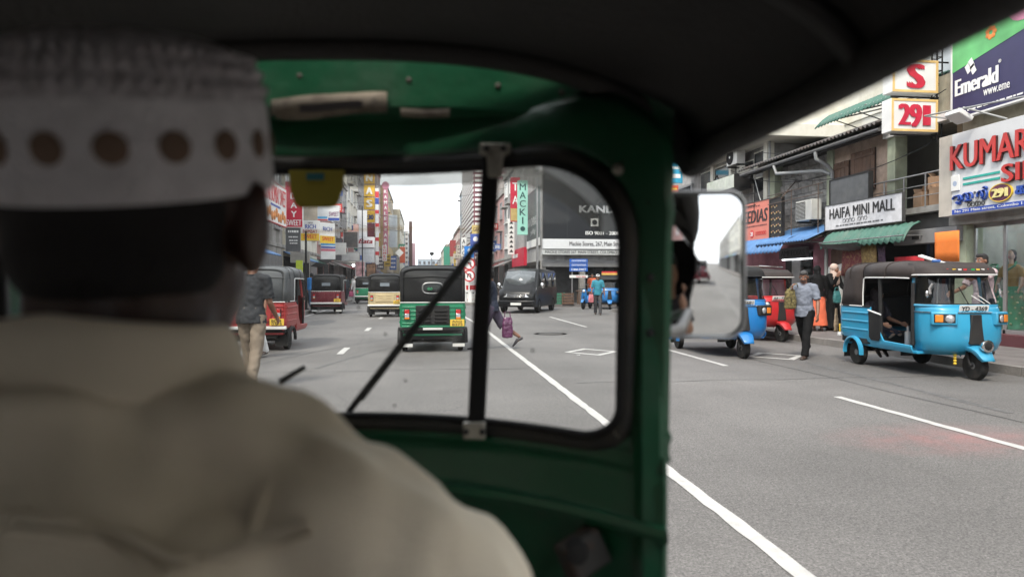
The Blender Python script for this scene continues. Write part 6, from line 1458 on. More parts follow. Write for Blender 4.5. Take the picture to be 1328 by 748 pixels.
# dressed mannequins in the silk shop window
DRESSG = M('green_dress', (.06, .26, .15), .75, var=.15)
def mannequin(label, x, y, rz, top, skirt, dots=True, head=True, scale=1.0):
    e = empty('mannequin', label, 'mannequin', (x, y, .36), rz, 'mannequins in the shop window')
    e.scale = (scale,)*3
    MB().lathe([(.20, 0), (.20, .015), (.03, .03), (.025, .12)], (0, 0, 0), 'Z', 20).build('stand', CHROME, e)
    sk = MB(); rg = []
    for q in range(9):
        t = q/8; z = .08 + .86*t; r = .33*(1-t)**.8 + .125
        rg.append([((r*(1+.07*(1-t)*math.sin(9*a_)))*math.cos(a_), (r*.82*(1+.07*(1-t)*math.sin(9*a_)))*math.sin(a_), z) for a_ in [2*math.pi*k/54 for k in range(54)]])
    sk.loft(rg); so_ = sk.build('skirt', skirt, e)
    if dots:
        dm_ = MB()
        for q in range(1, 8):
            t = q/8; z = .08 + .86*t; r = .33*(1-t)**.8 + .125; n_ = 14 if q < 5 else 9
            for k in range(n_):
                a_ = 2*math.pi*(k+.5*(q % 2))/n_; f_ = 1+.07*(1-t)*math.sin(9*a_)+.012
                dm_.ell((r*f_*math.cos(a_), r*.82*f_*math.sin(a_), z), (.022, .022, .022), 8, 6)
        dm_.build('polka_dot', M('cream_dot', (.55, .52, .36), .7), so_)
    bd_ = MB(); bd_.tube([(0, 0, .92), (0, 0, 1.05), (0, .005, 1.2), (0, .005, 1.32), (0, 0, 1.40)], [(.125, .10), (.135, .105), (.165, .125), (.15, .10), (.06, .055)], 20, ref=(1, 0, 0))
    for s in (-1, 1): bd_.tube([(s*.12, 0, 1.34), (s*.18, 0, 1.30), (s*.22, .01, 1.14)], [.055, .05, .045], 12, rnd_=True)
    remesh(bd_.build('blouse', top, e), .014, 3)
    if head:
        MS = M('mannequin_skin', (.55, .36, .28), .45, var=.04); hd = MB(); hd.tube([(0, 0, 1.38), (0, .005, 1.48)], [.045, .042], 12, rnd_=True); hd.ell((0, .005, 1.585), (.068, .082, .105), 16, 12); hd.tube([(0, .08, 1.60), (0, .095, 1.565)], [.007, .012], 8, rnd_=True)
        for s in (-1, 1): hd.tube([(s*.22, .01, 1.14), (s*.24, .06, .98), (s*.22, .12, .88)], [.038, .033, .026], 10, rnd_=True); hd.ell((s*.22, .14, .84), (.022, .03, .045), 8, 6)
        remesh(hd.build('body', MS, e), .010, 2)
        hr_ = MB(); hr_.ell((0, -.025, 1.615), (.078, .085, .09), 14, 10).ell((0, -.05, 1.53), (.07, .05, .10), 12, 8); hr_.build('hair', HAIRM, e)
        for s in (-1, 1): MB().ell((s*.028, .078, 1.60), (.012, .006, .006), 8, 6).build('eye', BLACKP, e)
        MB().ell((0, .083, 1.535), (.018, .008, .007), 8, 6).build('mouth', REDP, e)
    sc_ = MB(); sc_.tube([(-.10, .07, 1.36), (0, .125, 1.27), (.10, .07, 1.36), (.06, -.06, 1.44), (-.06, -.06, 1.44), (-.10, .07, 1.36)], .022, 8); sc_.build('shawl', DRESSG, e)
    return e
mannequin('mannequin in a gold bodice and green polka dot skirt beside the window mullion', 12.0, 12.58, R(105), M('gold_bodice', (.36, .21, .06), .6, var=.2), DRESSG)
mannequin('mannequin in a plain dull green dress at the end of the shop window', 12.05, 13.08, R(110), M('dull_green_bodice', (.10, .22, .15), .7), M('sea_green_skirt', (.10, .30, .24), .7, var=.3), False, False, .97)
mannequin('mannequin in a red dress deeper along the shop window', 12.1, 11.7, R(95), M('red_bodice', (.40, .04, .04), .7), M('red_skirt', (.42, .05, .05), .7, var=.3), False)
# ------------------------------------------------------------------ generic shop houses for the long street
_WIN = {}
def window_proto(wd, ht, kind):
    k = (wd, ht, kind)
    if k in _WIN: return _WIN[k]
    f = MB(); t = .07
    f.box(0, wd, -.07, .02, 0, t).box(0, wd, -.07, .02, ht-t, ht).box(0, t, -.07, .02, t, ht-t).box(wd-t, wd, -.07, .02, t, ht-t).box(wd/2-.025, wd/2+.025, -.05, .02, t, ht-t).box(-.06, wd+.06, -.14, .02, -.07, 0)
    p = MB().box(t, wd-t, -.025, .01, t, ht-t)
    fm = f.mesh('window', WHITEP if kind % 2 else ALU); pm = p.mesh('pane', (PANE, M('grey_pane', (.10, .12, .13), .1, coat=.6, var=.4))[kind % 2])
    _WIN[k] = (fm, pm); return _WIN[k]
def house(label, loc, rot, wd, dp, h, wall, floors, n, kind=0, ground='shutter', seed=0, ww=None):
    """plain street house: local x along the front, -y to the road"""
    rr = random.Random(seed)
    e = empty('shop_building', label, 'building', loc, rot)
    MB().box(0, wd-.02, 0, dp, 0, h).build('wall', wall, e)
    MB().box(-.0, wd-.02, -.12, .0, h-.35, h+.12).box(0, wd-.02, -.06, 0, 3.15, 3.35).build('cornice', CONC, e, bevel=.02)
    fh = (h-3.9)/max(1, floors)
    for f in range(floors):
        for i in range(n):
            a = ww or min(1.5, wd/n*.62); b = fh*.55; x = wd/n*(i+.5)-a/2; z = 3.6 + fh*f + fh*.22
            fm, pm = window_proto(round(a, 2), round(b, 2), kind)
            o = bpy.data.objects.new('window', fm); col.objects.link(o); o.parent = e; o.location = (x, 0, z)
            q = bpy.data.objects.new('pane', pm); col.objects.link(q); q.parent = o
            if rr.random() < .35:
                MB().box(x-.1, x+a+.1, -.45, -.0, z+b+.05, z+b+.13).build('sunshade', CONC, e)
    k = max(1, int(wd/3))
    for i in range(k):
        x0, x1 = wd/k*i+.2, wd/k*(i+1)-.2
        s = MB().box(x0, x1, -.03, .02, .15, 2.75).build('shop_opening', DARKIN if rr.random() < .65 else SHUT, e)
        if rr.random() < .7:
            aw_ = MB(); c = rr.choice([TINB, TIN, TING, M('grey_awning', (.2, .2, .2), .7, dirt=.4), M('maroon_awning', (.2, .04, .04), .7)])
            aw_.wave((x0-.1, -1.1, 2.55), (x1-x0+.2, 0, 0), (0, 1.1, .45), (0, -.3, .9), max(4, int((x1-x0)/.3)), .03); aw_.build('awning', c, e, solid=.01)
    return e
WALLS = [PL_CREAM, PL_GREY, PL_WHITE, PL_PINK, CONC, M('ochre_plaster', (.42, .32, .17), .88, dirt=.5, dscale=1.5, streak=True), M('pale_blue_plaster', (.33, .40, .45), .88, dirt=.5, dscale=1.5, streak=True), M('rose_plaster', (.45, .26, .24), .88, dirt=.5, dscale=1.5, streak=True)]
# left side of the street ------------------------------------------------
LH = [(16, 24, 8.5, 1, 'grey shop house beside the parked faded red auto rickshaw'), (24, 31.5, 9, 0, 'cream shop house under the food picture sign'), (31.5, 37.2, 8.4, 4, 'concrete shop house behind the tall red SWEET sign'), (37.2, 42.5, 8.8, 0, 'cream shop house with a blank beige upper panel'),
      (42.5, 49, 9.5, 2, 'pale shop house behind the blue and white SWEET board'), (49, 58, 8.2, 7, 'rose shop house with balconies beyond the SWEET boards'), (58, 68, 10.5, 1, 'grey shop house behind the BATA box'), (68, 80, 14.5, 2, 'tall pale building behind the yellow letter boxes'),
      (80, 96, 16, 1, 'tall grey building beside the pink vertical sign'), (96, 116, 19, 7, 'tall rose building beyond the pink vertical sign'), (116, 140, 17.5, 5, 'ochre building farther down the street'), (140, 175, 16.0, 0, 'cream building far down the street'), (175, 230, 14, 6, 'pale blue building far down the street'), (230, 320, 13, 1, 'grey building at the far end of the street')]
for i, (y0, y1, h, wi, lab) in enumerate(LH):
    dxs = 0 if y0 < 96 else min(3.6, (y0-90)*.055)
    house(lab, (-7.3+dxs, y0, 0), LEFT, y1-y0, 9, h, WALLS[wi], 2 if h < 10 else 3 if h < 14 else 4, max(2, min(5, int((y1-y0)/3))), i, seed=i)
REDS = M('signal_red_board', (.50, .012, .04), .45, var=.05); PINKW = M('pink_white_board', (.62, .42, .48), .5)
st_ = sign('white sign with red letters reading STAR BOMBAY SWEET over pictures of sweets', (-6.45, 29.2, 4.0), LEFT, 4.6, 1.75, WHITEP, [('STAR BOMBAY SWEET', .04, .50, .97, .93, REDP, .03)], depth=.12, frame=REDP, fw=.03)
fp_ = MB()
for k in range(9): fp_.ell((.6+.45*k, -.01, .35+.12*math.sin(k*2)), (.26, .02, .22), 10, 6)
fp_.build('printed_sweets', M('orange_sweets', (.60, .22, .05), .6, var=.6, scale=5), st_); MB().box(1.2, 3.2, -.012, -.002, .70, .80).build('printed_band', BLUEP, st_)
sign('tall red vertical sign with white letters A, Y and SWEET', (-6.92, 36, 4.18), FRONT, .84, 2.3, REDS, [('A', .32, .42, .68, .54, WHITE, .04), ('Y', .34, .22, .66, .35, WHITE, .04), ('SWEET', .06, .03, .94, .16, WHITE, .03), ('D', .32, .62, .68, .75, WHITE, .04)], depth=.16, frame=WHITEP, fw=.025)
gbd = sign('grey board with rows of white letters under the tall red sign', (-6.90, 36.05, 2.95), FRONT, .70, 1.17, M('slate_board', (.09, .092, .095), .6), depth=.08, frame=STEEL, fw=.025)
for k, z in enumerate((.92, .68, .50, .36)): scribble(gbd, (.10+.03*k, z, .62-.02*k, z+(.17 if k == 0 else .09)), -.004, WHITE, 5)
nb1 = sign('white and yellow sign reading NEW RICH BOMBAY SWEET', (-6.68, 39, 3.66), FRONT, 1.0, 1.12, WHITEP, [('NEW', .40, .84, .66, .92, BLACKP, .01), ('RICH', .25, .60, .82, .80, BLUEP, .04), ('BOMBAY', .12, .37, .90, .55, M('maroon_letter', (.28, .02, .03), .5), .03), ('SWEET', .16, .10, .88, .30, REDP, .03)], depth=.3, bands=[(0, 0, 1, .36, YELP)])
nb2 = sign('slanting yellow and white side board of the NEW RICH sign', (-5.66, 39.1, 3.55), R(50), 1.1, 1.15, WHITEP, [('RICH', .2, .6, .8, .8, BLUEP, .03), ('SWEET', .15, .12, .9, .32, REDP, .03)], depth=.06, bands=[(0, 0, 1, .36, YELP)])
sign('blank beige panel above the white and yellow sign', (-6.62, 39.3, 4.82), FRONT, .80, 1.4, M('beige_panel', (.36, .32, .26), .8, dirt=.3), depth=.08)
sign('white board with a blue stripe reading SWEET', (-6.60, 44, 5.20), FRONT, 1.42, .98, PANELW, [('SWEET', .56, .30, .98, .58, M('plum_letter', (.16, .03, .12), .5), .03)], depth=.2, bands=[(0, .02, .5, .10, REDP), (.02, .14, .48, .28, M('light_blue_band', (.10, .35, .6), .5)), (.52, .03, 1, .20, BLUEP)])
sign('small white board with blue and pink stripes over a doorway', (-5.95, 41.5, 2.72), R(20), .85, 1.0, WHITEP, depth=.1, bands=[(0, .82, 1, .94, M('light_blue_band', (.10, .35, .6), .5)), (0, .66, 1, .76, BLUEP), (0, .48, 1, .62, M('pink_band', (.55, .15, .2), .5))])
for k, (x, y, z, w_, h_, c, lab) in enumerate(((-6.0, 47, 3.2, .9, .8, (.55, .54, .52), 'plain pale box sign beside the rose house'), (-5.7, 51, 3.9, 1.0, 1.1, (.05, .05, .05), 'dark framed window box on the rose house'), (-5.5, 52, 3.6, .40, 1.6, (.5, .3, .3), 'faded pink vertical board on the rose house'), (-5.7, 50, 2.9, 1.2, .55, (.40, .40, .40), 'grey balcony panel on the rose house'), (-5.6, 57, 4.6, .42, 1.5, (.42, .28, .26), 'faded rose vertical board with two pictures'), (-6.3, 33.9, 2.3, .9, .5, (.25, .24, .22), 'grey awning board below the slate board'))):
    sign(lab, (x, y, z), FRONT, w_, h_, M('side_board_%d' % k, c, .6, dirt=.3, dirtcol=(.2, .15, .13)), depth=.25, frame=STEEL if k in (1, 3) else None)
sign('tall white slanted panel beside the yellow letter boxes', (-6.14, 66.2, 5.66), FRONT, .9, 2.5, PANELW, depth=.4)
bt = sign('white box sign with dark red script reading BATA', (-6.14, 66, 4.62), FRONT, 1.62, 1.0, PANELW, depth=.8); letters('Bata', (.15, .38, 1.42, .82), -.01, M('dark_red_script', (.25, .02, .03), .5), bt, bold=.04, shear=.3)
sign('pale grey panel below the BATA box', (-6.10, 66.1, 3.2), FRONT, 1.55, 1.38, M('pale_grey_panel', (.50, .52, .54), .5), depth=.7)
for lab, x, z, c in (('white poster with pink figures under the BATA box', -6.2, 1.9, (.6, .35, .36)), ('brown framed poster under the BATA box', -5.2, 1.7, (.25, .14, .08))): sign(lab, (x, 65.5, z), FRONT, .8, 1.35, M('poster_%g' % c[0], c, .6, var=.6, scale=3), depth=.06, frame=DARKM if c[0] < .3 else WHITEP, fw=.05)
nas = empty('shop_sign', 'column of yellow letter boxes reading N A S and the number 230', 'sign', (-6.15, 74, 7.7))
for k, t in enumerate(('230', 'S', 'A', 'N', 'U')):
    z = k*1.36; bx = MB().box(0, 1.12, 0, .3, z, z+1.24).build('letter_box', M('amber_box', (.62, .37, .02), .5, var=.1), nas, bevel=.01)
    letters(t, (.26, z+.25, .86, z+1.0) if k else (.14, z+.30, .98, z+.80), -.01, (M('pale_letter', (.72, .70, .64), .5) if k else M('dark_blue_letter', (.02, .03, .10), .5)), bx, bold=.05, depth=.06, name='characters')
sign('maroon panel under the column of yellow letter boxes', (-6.0, 74.2, 5.6), FRONT, .95, 2.0, M('maroon_panel', (.16, .03, .04), .6), depth=.1)
spole = empty('striped_column', 'white column with red and blue bands beside the yellow letter boxes', 'column', (-4.95, 73.8, 0)); MB().box(0, .34, 0, .34, 3.2, 11.3).build('shaft', WHITEP, spole)
for k, z in enumerate((4.2, 5.7, 7.2, 8.6, 9.6, 10.3)): MB().box(-.012, .352, -.012, .352, z, z+(.38 if k < 4 else .65)).build('band', (REDP, REDP, REDP, REDP, BLUEP, REDP)[k], spole)
kam = empty('shop_sign', 'tall pink vertical sign with white letters reading KAMALESWARAY', 'sign', (-5.31, 95, 5.2))
for k, t in enumerate(reversed('KAMALESWARAY')):
    z = k*.74; bx = MB().box(0, .62, 0, .25, z, z+.70).build('letter_box', M('pink_box', (.50, .16, .24), .5, var=.25), kam); letters(t, (.14, z+.12, .48, z+.58), -.01, WHITE, bx, bold=.04, depth=.03, name='characters')
MB().lathe([(.001, 0), (.50, 0), (.50, .2)], (.31, -.05, 9.35), 'Y', 24).build('emblem', M('pink_emblem', (.55, .22, .32), .5), kam)
sign('pale blue-grey blank panel beside the pink vertical sign', (-4.6, 97, 6.2), FRONT, 1.1, 4.5, M('pale_blue_panel', (.48, .55, .58), .5), depth=.3)
sign('white vertical sign with red letters reading BOMBO', (-5.05, 88, 4.0), FRONT, .55, 2.0, WHITEP, [(t, .2, .04+.19*k, .8, .19+.19*k, REDP, .04) for k, t in enumerate(reversed('BOMBO'))], depth=.15)
dsn = empty('diamond_sign', 'white diamond shaped road sign far down the street', 'sign', (-2.9, 88, 0)); MB().prism([(0, 4.5), (.55, 5.05), (0, 5.6), (-.55, 5.05)], -.03, 0).build('plate', WHITEP, dsn); MB().tube([(0, .03, 0), (0, .03, 4.8)], .04, 8).build('post', STEEL, dsn)
sign('orange-red vertical board beyond the diamond sign', (-3.4, 104, 4.2), FRONT, .8, 2.4, M('vermilion', (.6, .12, .05), .5), depth=.2)
vs_ = sign('tall white vertical sign with black characters far down the street', (-3.0, 120, 4.2), FRONT, .55, 6.0, WHITEP, depth=.2)
for k in range(7): scribble(vs_, (.1, .3+.8*k, .45, .85+.8*k), -.01, BLACKP, 2, 1)
sign('brown vertical board far down the street', (-2.4, 124, 4), FRONT, .6, 8.2, M('umber_board', (.10, .06, .05), .6), depth=.3)
sign('pink and white vertical board far down the street', (-1.9, 128, 3.5), FRONT, .6, 5.0, PINKW, depth=.3)
rnd2 = random.Random(5); cl = [(.5, .06, .05), (.06, .12, .35), (.55, .5, .42), (.5, .35, .06), (.05, .25, .15), (.42, .42, .42), (.12, .12, .13), (.55, .2, .25)]
cn = ['red', 'blue', 'cream', 'amber', 'green', 'grey', 'charcoal', 'pink']
for k in range(46):
    side = -1 if k % 2 else 1; y = (78 if k % 2 == 0 else 86) + k*4.6 + rnd2.uniform(-2, 2); ci = rnd2.randrange(8)
    xw = (-7.2 + min(3.6, max(0, y-90)*.055) if side < 0 else 6.6); w_ = rnd2.uniform(.8, 2.0); h_ = rnd2.choice([rnd2.uniform(.6, 1.0), rnd2.uniform(1.6, 3.2)]); z = rnd2.uniform(2.7, 6.5)
    s = sign('%s shop board jutting over the pavement, board %s the far street' % (cn[ci], 'along the sunlit row of' if side > 0 else 'along the crowded row of'), (xw if side < 0 else xw-w_, y, z), FRONT, w_, h_, M('board_' + cn[ci], cl[ci], .55, var=.15), depth=.2, group='shop boards jutting out far down the street')
    s['label'] = '%s shop board jutting over the %s pavement far down the street' % (cn[ci], 'nearer' if y < 110 else 'distant')
    for r in range(2 if h_ < 1.2 else 3): scribble(s, (w_*.15, h_*(.12+.3*r), w_*.85, h_*(.12+.3*r)+h_*.17), -.005, BLACKP if ci in (2, 3, 5) else WHITE, 4)
hc_ = hang('blue and purple clothes hung outside the shop under the slate board', -6.0, 34.2, 35.6, 2.1, 2.7, M('blue_purple_print', (.18, .20, .45), .8, var=.8, scale=12), n=12)
o = MB().box(-.15, .15, -.05, .05, 0, .8).build('yellow_green_board', M('lime_board', (.45, .55, .05), .6)); o.location = (-5.75, 33.2, 1.6); tag(o, 'lime green board beside the shop doorway', 'board')
for lab, x, y, h_ in (('thin dark street pole at the kerb by the maroon auto rickshaw', -5.3, 32.3, 3.6), ('grey street pole at the kerb farther along', -5.3, 62, 8.0), ('grey lamp pole beyond the white-robed man', -5.2, 78, 9.0)):
    p = empty('street_pole', lab, 'pole', (x, y, .12)); MB().tube([(0, 0, 0), (0, 0, h_)], [.06, .045], 10).build('shaft', DARKM, p); MB().box(-.12, .12, -.12, .12, 0, .06).build('base', DARKM, p)
ca = hang('sagging grey canvas awning over the crowded pavement', -5.9, 43.5, 47.5, 2.35, 2.95, M('grey_canvas', (.16, .17, .18), .8), dep=-1.6, wav=.06, n=16, name='canvas_awning')
# small warm white shop lamps
o = MB().ell((0, 0, 0), .10, 10, 8).build('bulb_lamp', emit('bulb', (.9, .95, 1), 6)); o.location = (-5.5, 56, 2.7); tag(o, 'bright bulb glowing under the canvas beyond the maroon auto rickshaw', 'lamp')

# corner store facing us across the side street -----------------------------
Mk = empty('shop_building', 'dark corner store with a charcoal fascia facing the side street', 'building', (10.5, 38.5, 0))
T(Mk, MB().box(6.75, 20, 38.5, 50, 2.6, 12), 'wall', PL_GREY)
T(Mk, MB().box(6.75, 7.0, 38.5, 38.9, .13, 2.6).box(9.0, 9.25, 38.5, 38.9, .13, 2.6).box(11.4, 11.65, 38.5, 38.9, .13, 2.6), 'column', CONC)
T(Mk, MB().box(6.9, 20, 39.6, 39.7, .13, 2.6), 'back_wall', M('dim_back_wall', (.05, .05, .05), .8, var=.4, scale=3))
T(Mk, MB().box(6.76, 20, 38.4, 38.7, 2.25, 2.62), 'shutter_box', SHUT)
for k in range(4): T(Mk, MB().box(9.6+.55*k, 10.08+.55*k, 39.3, 39.35, .2, 2.2), 'door_panel', PANE)
for z in (.7, 1.2, 1.7): T(Mk, MB().box(9.5, 11.4, 39.2, 39.5, z, z+.05), 'shelf', ALU)
CHAR = M('charcoal_board', (.013, .015, .018), .5, var=.15, scale=2, spec=.3)
cf = sign('huge charcoal fascia board with white KANDURATA lettering', (6.78, 38.1, 3.85), FRONT, 9, 4.4, CHAR, depth=.25)
for k in range(6): MB().box(.02+1.35*k, .05+1.35*k, -.006, .002, .02, 4.38).build('panel_joint', BLACKP, cf)
letters('KANDURATA', (2.1, 1.47, 6.6, 1.88), -.012, M('dim_white', (.45, .46, .47), .6), cf, bold=.03); letters('ISO 9001 - 2008', (2.45, .22, 4.4, .42), -.012, WHITE, cf, bold=.02)
lg = MB().box(2.75, 3.2, -.02, 0, .70, 1.15).build('emblem', WHITE, cf, bevel=.08); MB().lathe([(.001, -.03), (.15, -.03), (.15, -.02)], (2.975, 0, .925), 'Y', 16).build('emblem_mark', CHAR, lg)
sign('white sign reading Mackie Stores, 267, Main Street above the corner store', (6.75, 38.0, 3.25), FRONT, 8, .56, PANELW, depth=.3, texts=[('Mackie Stores, 267, Main Street, Colombo', .19, .25, .72, .75, BLACKP, .02)])
sign('lower white strip reading MACKIE STORES 267 MAIN STREET COLOMBO', (6.72, 38.05, 2.92), FRONT, 8, .28, M('pale_strip', (.5, .51, .5), .6), depth=.3, texts=[('MACKIE STORES 267  MAIN STREET, COLOMBO', .02, .15, .54, .85, BLACKP, .015)])
sn = empty('street_name_sign', 'three stacked blue street name plates and a white one on two posts', 'sign', (8.65, 37.4, .13))
MB().tube([(-.36, 0, 0), (-.36, 0, 2.45)], .035, 8).tube([(.36, 0, 0), (.36, 0, 2.45)], .035, 8).build('post', STEEL, sn)
for k, t in enumerate(('CHINA STREET', None, None)):
    p = MB().box(-.52, .52, -.07, -.035, 1.84+.24*k, 2.05+.24*k).build('plate', M('street_blue', (.015, .10, .42), .5), sn)
    if t: letters(t, (-.42, 1.89, .42, 2.0), -.072, WHITE, p, bold=.02)
    else: strokes([arc(.06+.13*q, .5, .05, .38, 230, -100+30*(q % 3)) for q in range(8)], (-.40, 1.89+.24*k, .40, 2.0+.24*k), -.074, WHITE, p, .010, .004)
p = MB().box(-.52, .52, -.07, -.035, 1.48, 1.63).build('plate', WHITEP, sn); letters('Turn lane', (-.15, 1.51, .40, 1.60), -.072, REDP, p, bold=.02)
for (x, y, lab, c) in ((8.0, 37.3, 'wooden crate stack under the street name plates', WOOD), (7.55, 37.5, 'green plastic basket of goods at the corner stall', M('dull_green_plastic', (.04, .16, .10), .6)), (6.95, 37.6, 'blue plastic bundle at the corner stall', M('blue_sheet', (.06, .16, .35), .5, var=.4))):
    e = empty('crate', lab, 'crate', (x, y, .13))
    if 'bundle' in lab: remesh(MB().ell((0, 0, .28), (.26, .2, .3), 14, 10).ell((.15, 0, .2), (.2, .2, .2), 12, 8).build('sack', c, e), .02, 2, .06, .12)
    else:
        for k in range(4): MB().box(-.32, .32, -.22, -.20, .03+.16*k, .14+.16*k).box(-.32, .32, .20, .22, .03+.16*k, .14+.16*k).build('slat', c, e)
        MB().box(-.32, -.29, -.2, .2, 0, .66).box(.29, .32, -.2, .2, 0, .66).box(-.3, .3, -.2, .2, .0, .03).build('frame', c, e)
tb = empty('stall_table', 'long low wooden stall table before the corner store', 'table', (9.6, 37.6, .13)); MB().box(-1, 1, -.25, .25, .72, .78).build('tabletop', WOOD, tb)
for sx in (-.9, .9):
    for sy in (-.2, .2): MB().box(sx-.03, sx+.03, sy-.03, sy+.03, 0, .72).build('leg', WOOD, tb)
rpl = empty('pillar', 'weathered red painted round pillar at the corner', 'pillar', (10.75, 31.0, 0)); MB().lathe([(.32, .13), (.32, 2.6), (.36, 2.7), (.36, 2.9)], (0, 0, 0), 'Z', 20).build('shaft', M('red_pillar', (.28, .05, .05), .7, dirt=.4), rpl)
lpz = empty('street_pole', 'grey street pole at the corner in front of the charcoal fascia', 'pole', (6.35, 37.6, .13)); MB().tube([(0, 0, 0), (0, 0, 8.5)], [.07, .05], 10).build('shaft', STEEL, lpz); MB().box(-.14, .14, -.14, .14, 0, .05).build('base', STEEL, lpz)
# far right row -------------------------------------------------------------
RH = [(50, 56, 10, 1, 'grey shop house beyond the mint vertical sign'), (56, 64, 9.0, 7, 'rose shop house with a red shopfront'), (64, 76, 11, 4, 'concrete building before the striped tower'), (100, 112, 15.5, 6, 'teal and grey building with a sloping top beyond the striped tower'), (112, 135, 10.5, 7, 'rose building beyond the teal one'), (135, 175, 10, 2, 'pale building far along the opposite row'), (175, 230, 11, 0, 'cream building far along the opposite row'), (230, 320, 9.5, 6, 'blue-grey building at the far end of the opposite row')]
for i, (y0, y1, h, wi, lab) in enumerate(RH):
    house(lab, (6.7 - (.6 if y0 >= 100 else 0), y1, 0), RIGHT, y1-y0, 10, h, WALLS[wi], 2 if h < 10 else 3, max(2, min(5, int((y1-y0)/3))), i+1, seed=40+i)
stt = empty('tower_building', 'tall tower wrapped in white and maroon stripes', 'building', (5.8, 100, 0), RIGHT)
MB().box(0, 22, 0, 12, 0, 24).build('wall', M('maroon_tower', (.20, .07, .09), .7), stt)
for k in range(36): MB().box(0, 22, -.10, 0, 4+.55*k, 4.28+.55*k).box(22.0, 22.10, .15, 3.0, 4+.55*k, 4.28+.55*k).build('stripe', WHITEP, stt)
g_ = MB()
for k in range(30): g_.tube([(22.08, 3.2+.0, 3+.62*k), (22.08, 11.5, 6.2+.62*k)], .11, 4)
g_.build('lattice', WHITEP, stt)
sign('teal panel with a slanted top on the building beyond the striped tower', (6.06, 99.0, 9.5), FRONT, 1.6, 5.0, M('teal_panel', (.10, .28, .27), .6), depth=.4)
sign('dark blue tall panel beside the teal panel', (6.6, 98.5, 5.0), FRONT, 1.1, 6.5, M('deep_blue_panel', (.05, .09, .22), .5), depth=.4)
ge = sign('yellow board with dark letters reading GEORGE', (5.4, 75, 6.66), FRONT, 1.9, .95, M('straw_board', (.62, .48, .18), .5), [('GEORGE', .08, .3, .95, .72, BROWNP, .02)], depth=.3)
an = sign('white vertical sign with black letters reading A N O', (3.95, 70, 3.95), FRONT, .5, 1.95, WHITEP, [('O', .2, .08, .8, .30, BLACKP, .04), ('N', .2, .38, .8, .60, BLACKP, .04), ('A', .2, .68, .8, .9, BLACKP, .04)], depth=.15)
cx_ = sign('blue board with white emblems under the yellow GEORGE board', (4.6, 66, 4.2), FRONT, 1.9, 1.8, M('cobalt_board', (.06, .11, .40), .5), depth=.2)
for x, z in ((.5, 1.3), (1.4, 1.3), (1.3, .5)): MB().lathe([(.001, -.01), (.25, -.01), (.25, 0)], (x, 0, z), 'Y', 14).build('emblem', WHITE, cx_)
sign('red board in the far distance behind the green auto rickshaw', (5.0, 126, 6.0), FRONT, 2.0, 3.0, M('brick_red_board', (.35, .06, .06), .5), depth=.3); sign('green board in the far distance behind the green auto rickshaw', (4.6, 150, 5.0), FRONT, 1.4, 4.0, M('sea_green_board', (.05, .28, .20), .5), depth=.3)
# signs on the corner block flank
mk = sign('mint green vertical sign with dark letters reading MACKI', (5.75, 41.2, 4.25), FRONT, .62, 3.3, M('mint_board', (.30, .60, .50), .5, var=.05), [(t, .2, .20+.155*k, .8, .325+.155*k, M('dark_green_letter', (.02, .07, .07), .5), .02) for k, t in enumerate(reversed('MACKI'))], depth=.2)
MB().lathe([(.001, -.01), (.15, -.01), (.15, 0)], (.31, 0, .36), 'Y', 14).build('emblem', M('dark_green_letter', (.02, .07, .07), .5), mk)
sign('red vertical sign behind the mint one', (5.55, 43.0, 5.2), FRONT, .6, 2.8, REDS, [('A', .2, .4, .8, .58, WHITE, .03), ('T', .2, .7, .8, .88, WHITE, .03)], depth=.2, bands=[(.0, .02, 1, .30, M('gold_band', (.5, .36, .14), .5))])
kf = sign('grey flank sign with faded white lettering on the corner block', (6.68, 43.6, 3.5), RIGHT, 5.0, 3.4, M('slate_green_board', (.075, .09, .09), .55), depth=.12, frame=STEEL, fw=.03)
letters('KANDURATA', (.6, 1.3, 4.4, 1.8), -.01, M('faded_white', (.45, .46, .46), .5), kf); letters('தமிழ்', (1.6, .7, 3.4, 1.1), -.01, M('faded_white', (.45, .46, .46), .5), kf); MB().box(0, 5, -.008, .0, 0, .45).build('printed_band', WHITEP, kf)
rs = sign('red shop frontage with white letters on the flank of the corner block', (6.55, 50, 2.45), RIGHT, 6.0, 1.2, REDS, depth=.2); scribble(rs, (.5, .55, 3.2, .95), -.01, WHITE, 9)
zz_ = sign('narrow vertical sign with a white and black zigzag', (5.95, 47.5, 3.3), FRONT, .45, 2.5, WHITEP, depth=.15)
for k in range(7): MB()._add([(.08, -.006, .15+.33*k), (.38, -.006, .15+.33*k), (.23, -.006, .36+.33*k)], [(0, 1, 2)]).build('chevron', BLACKP, zz_)
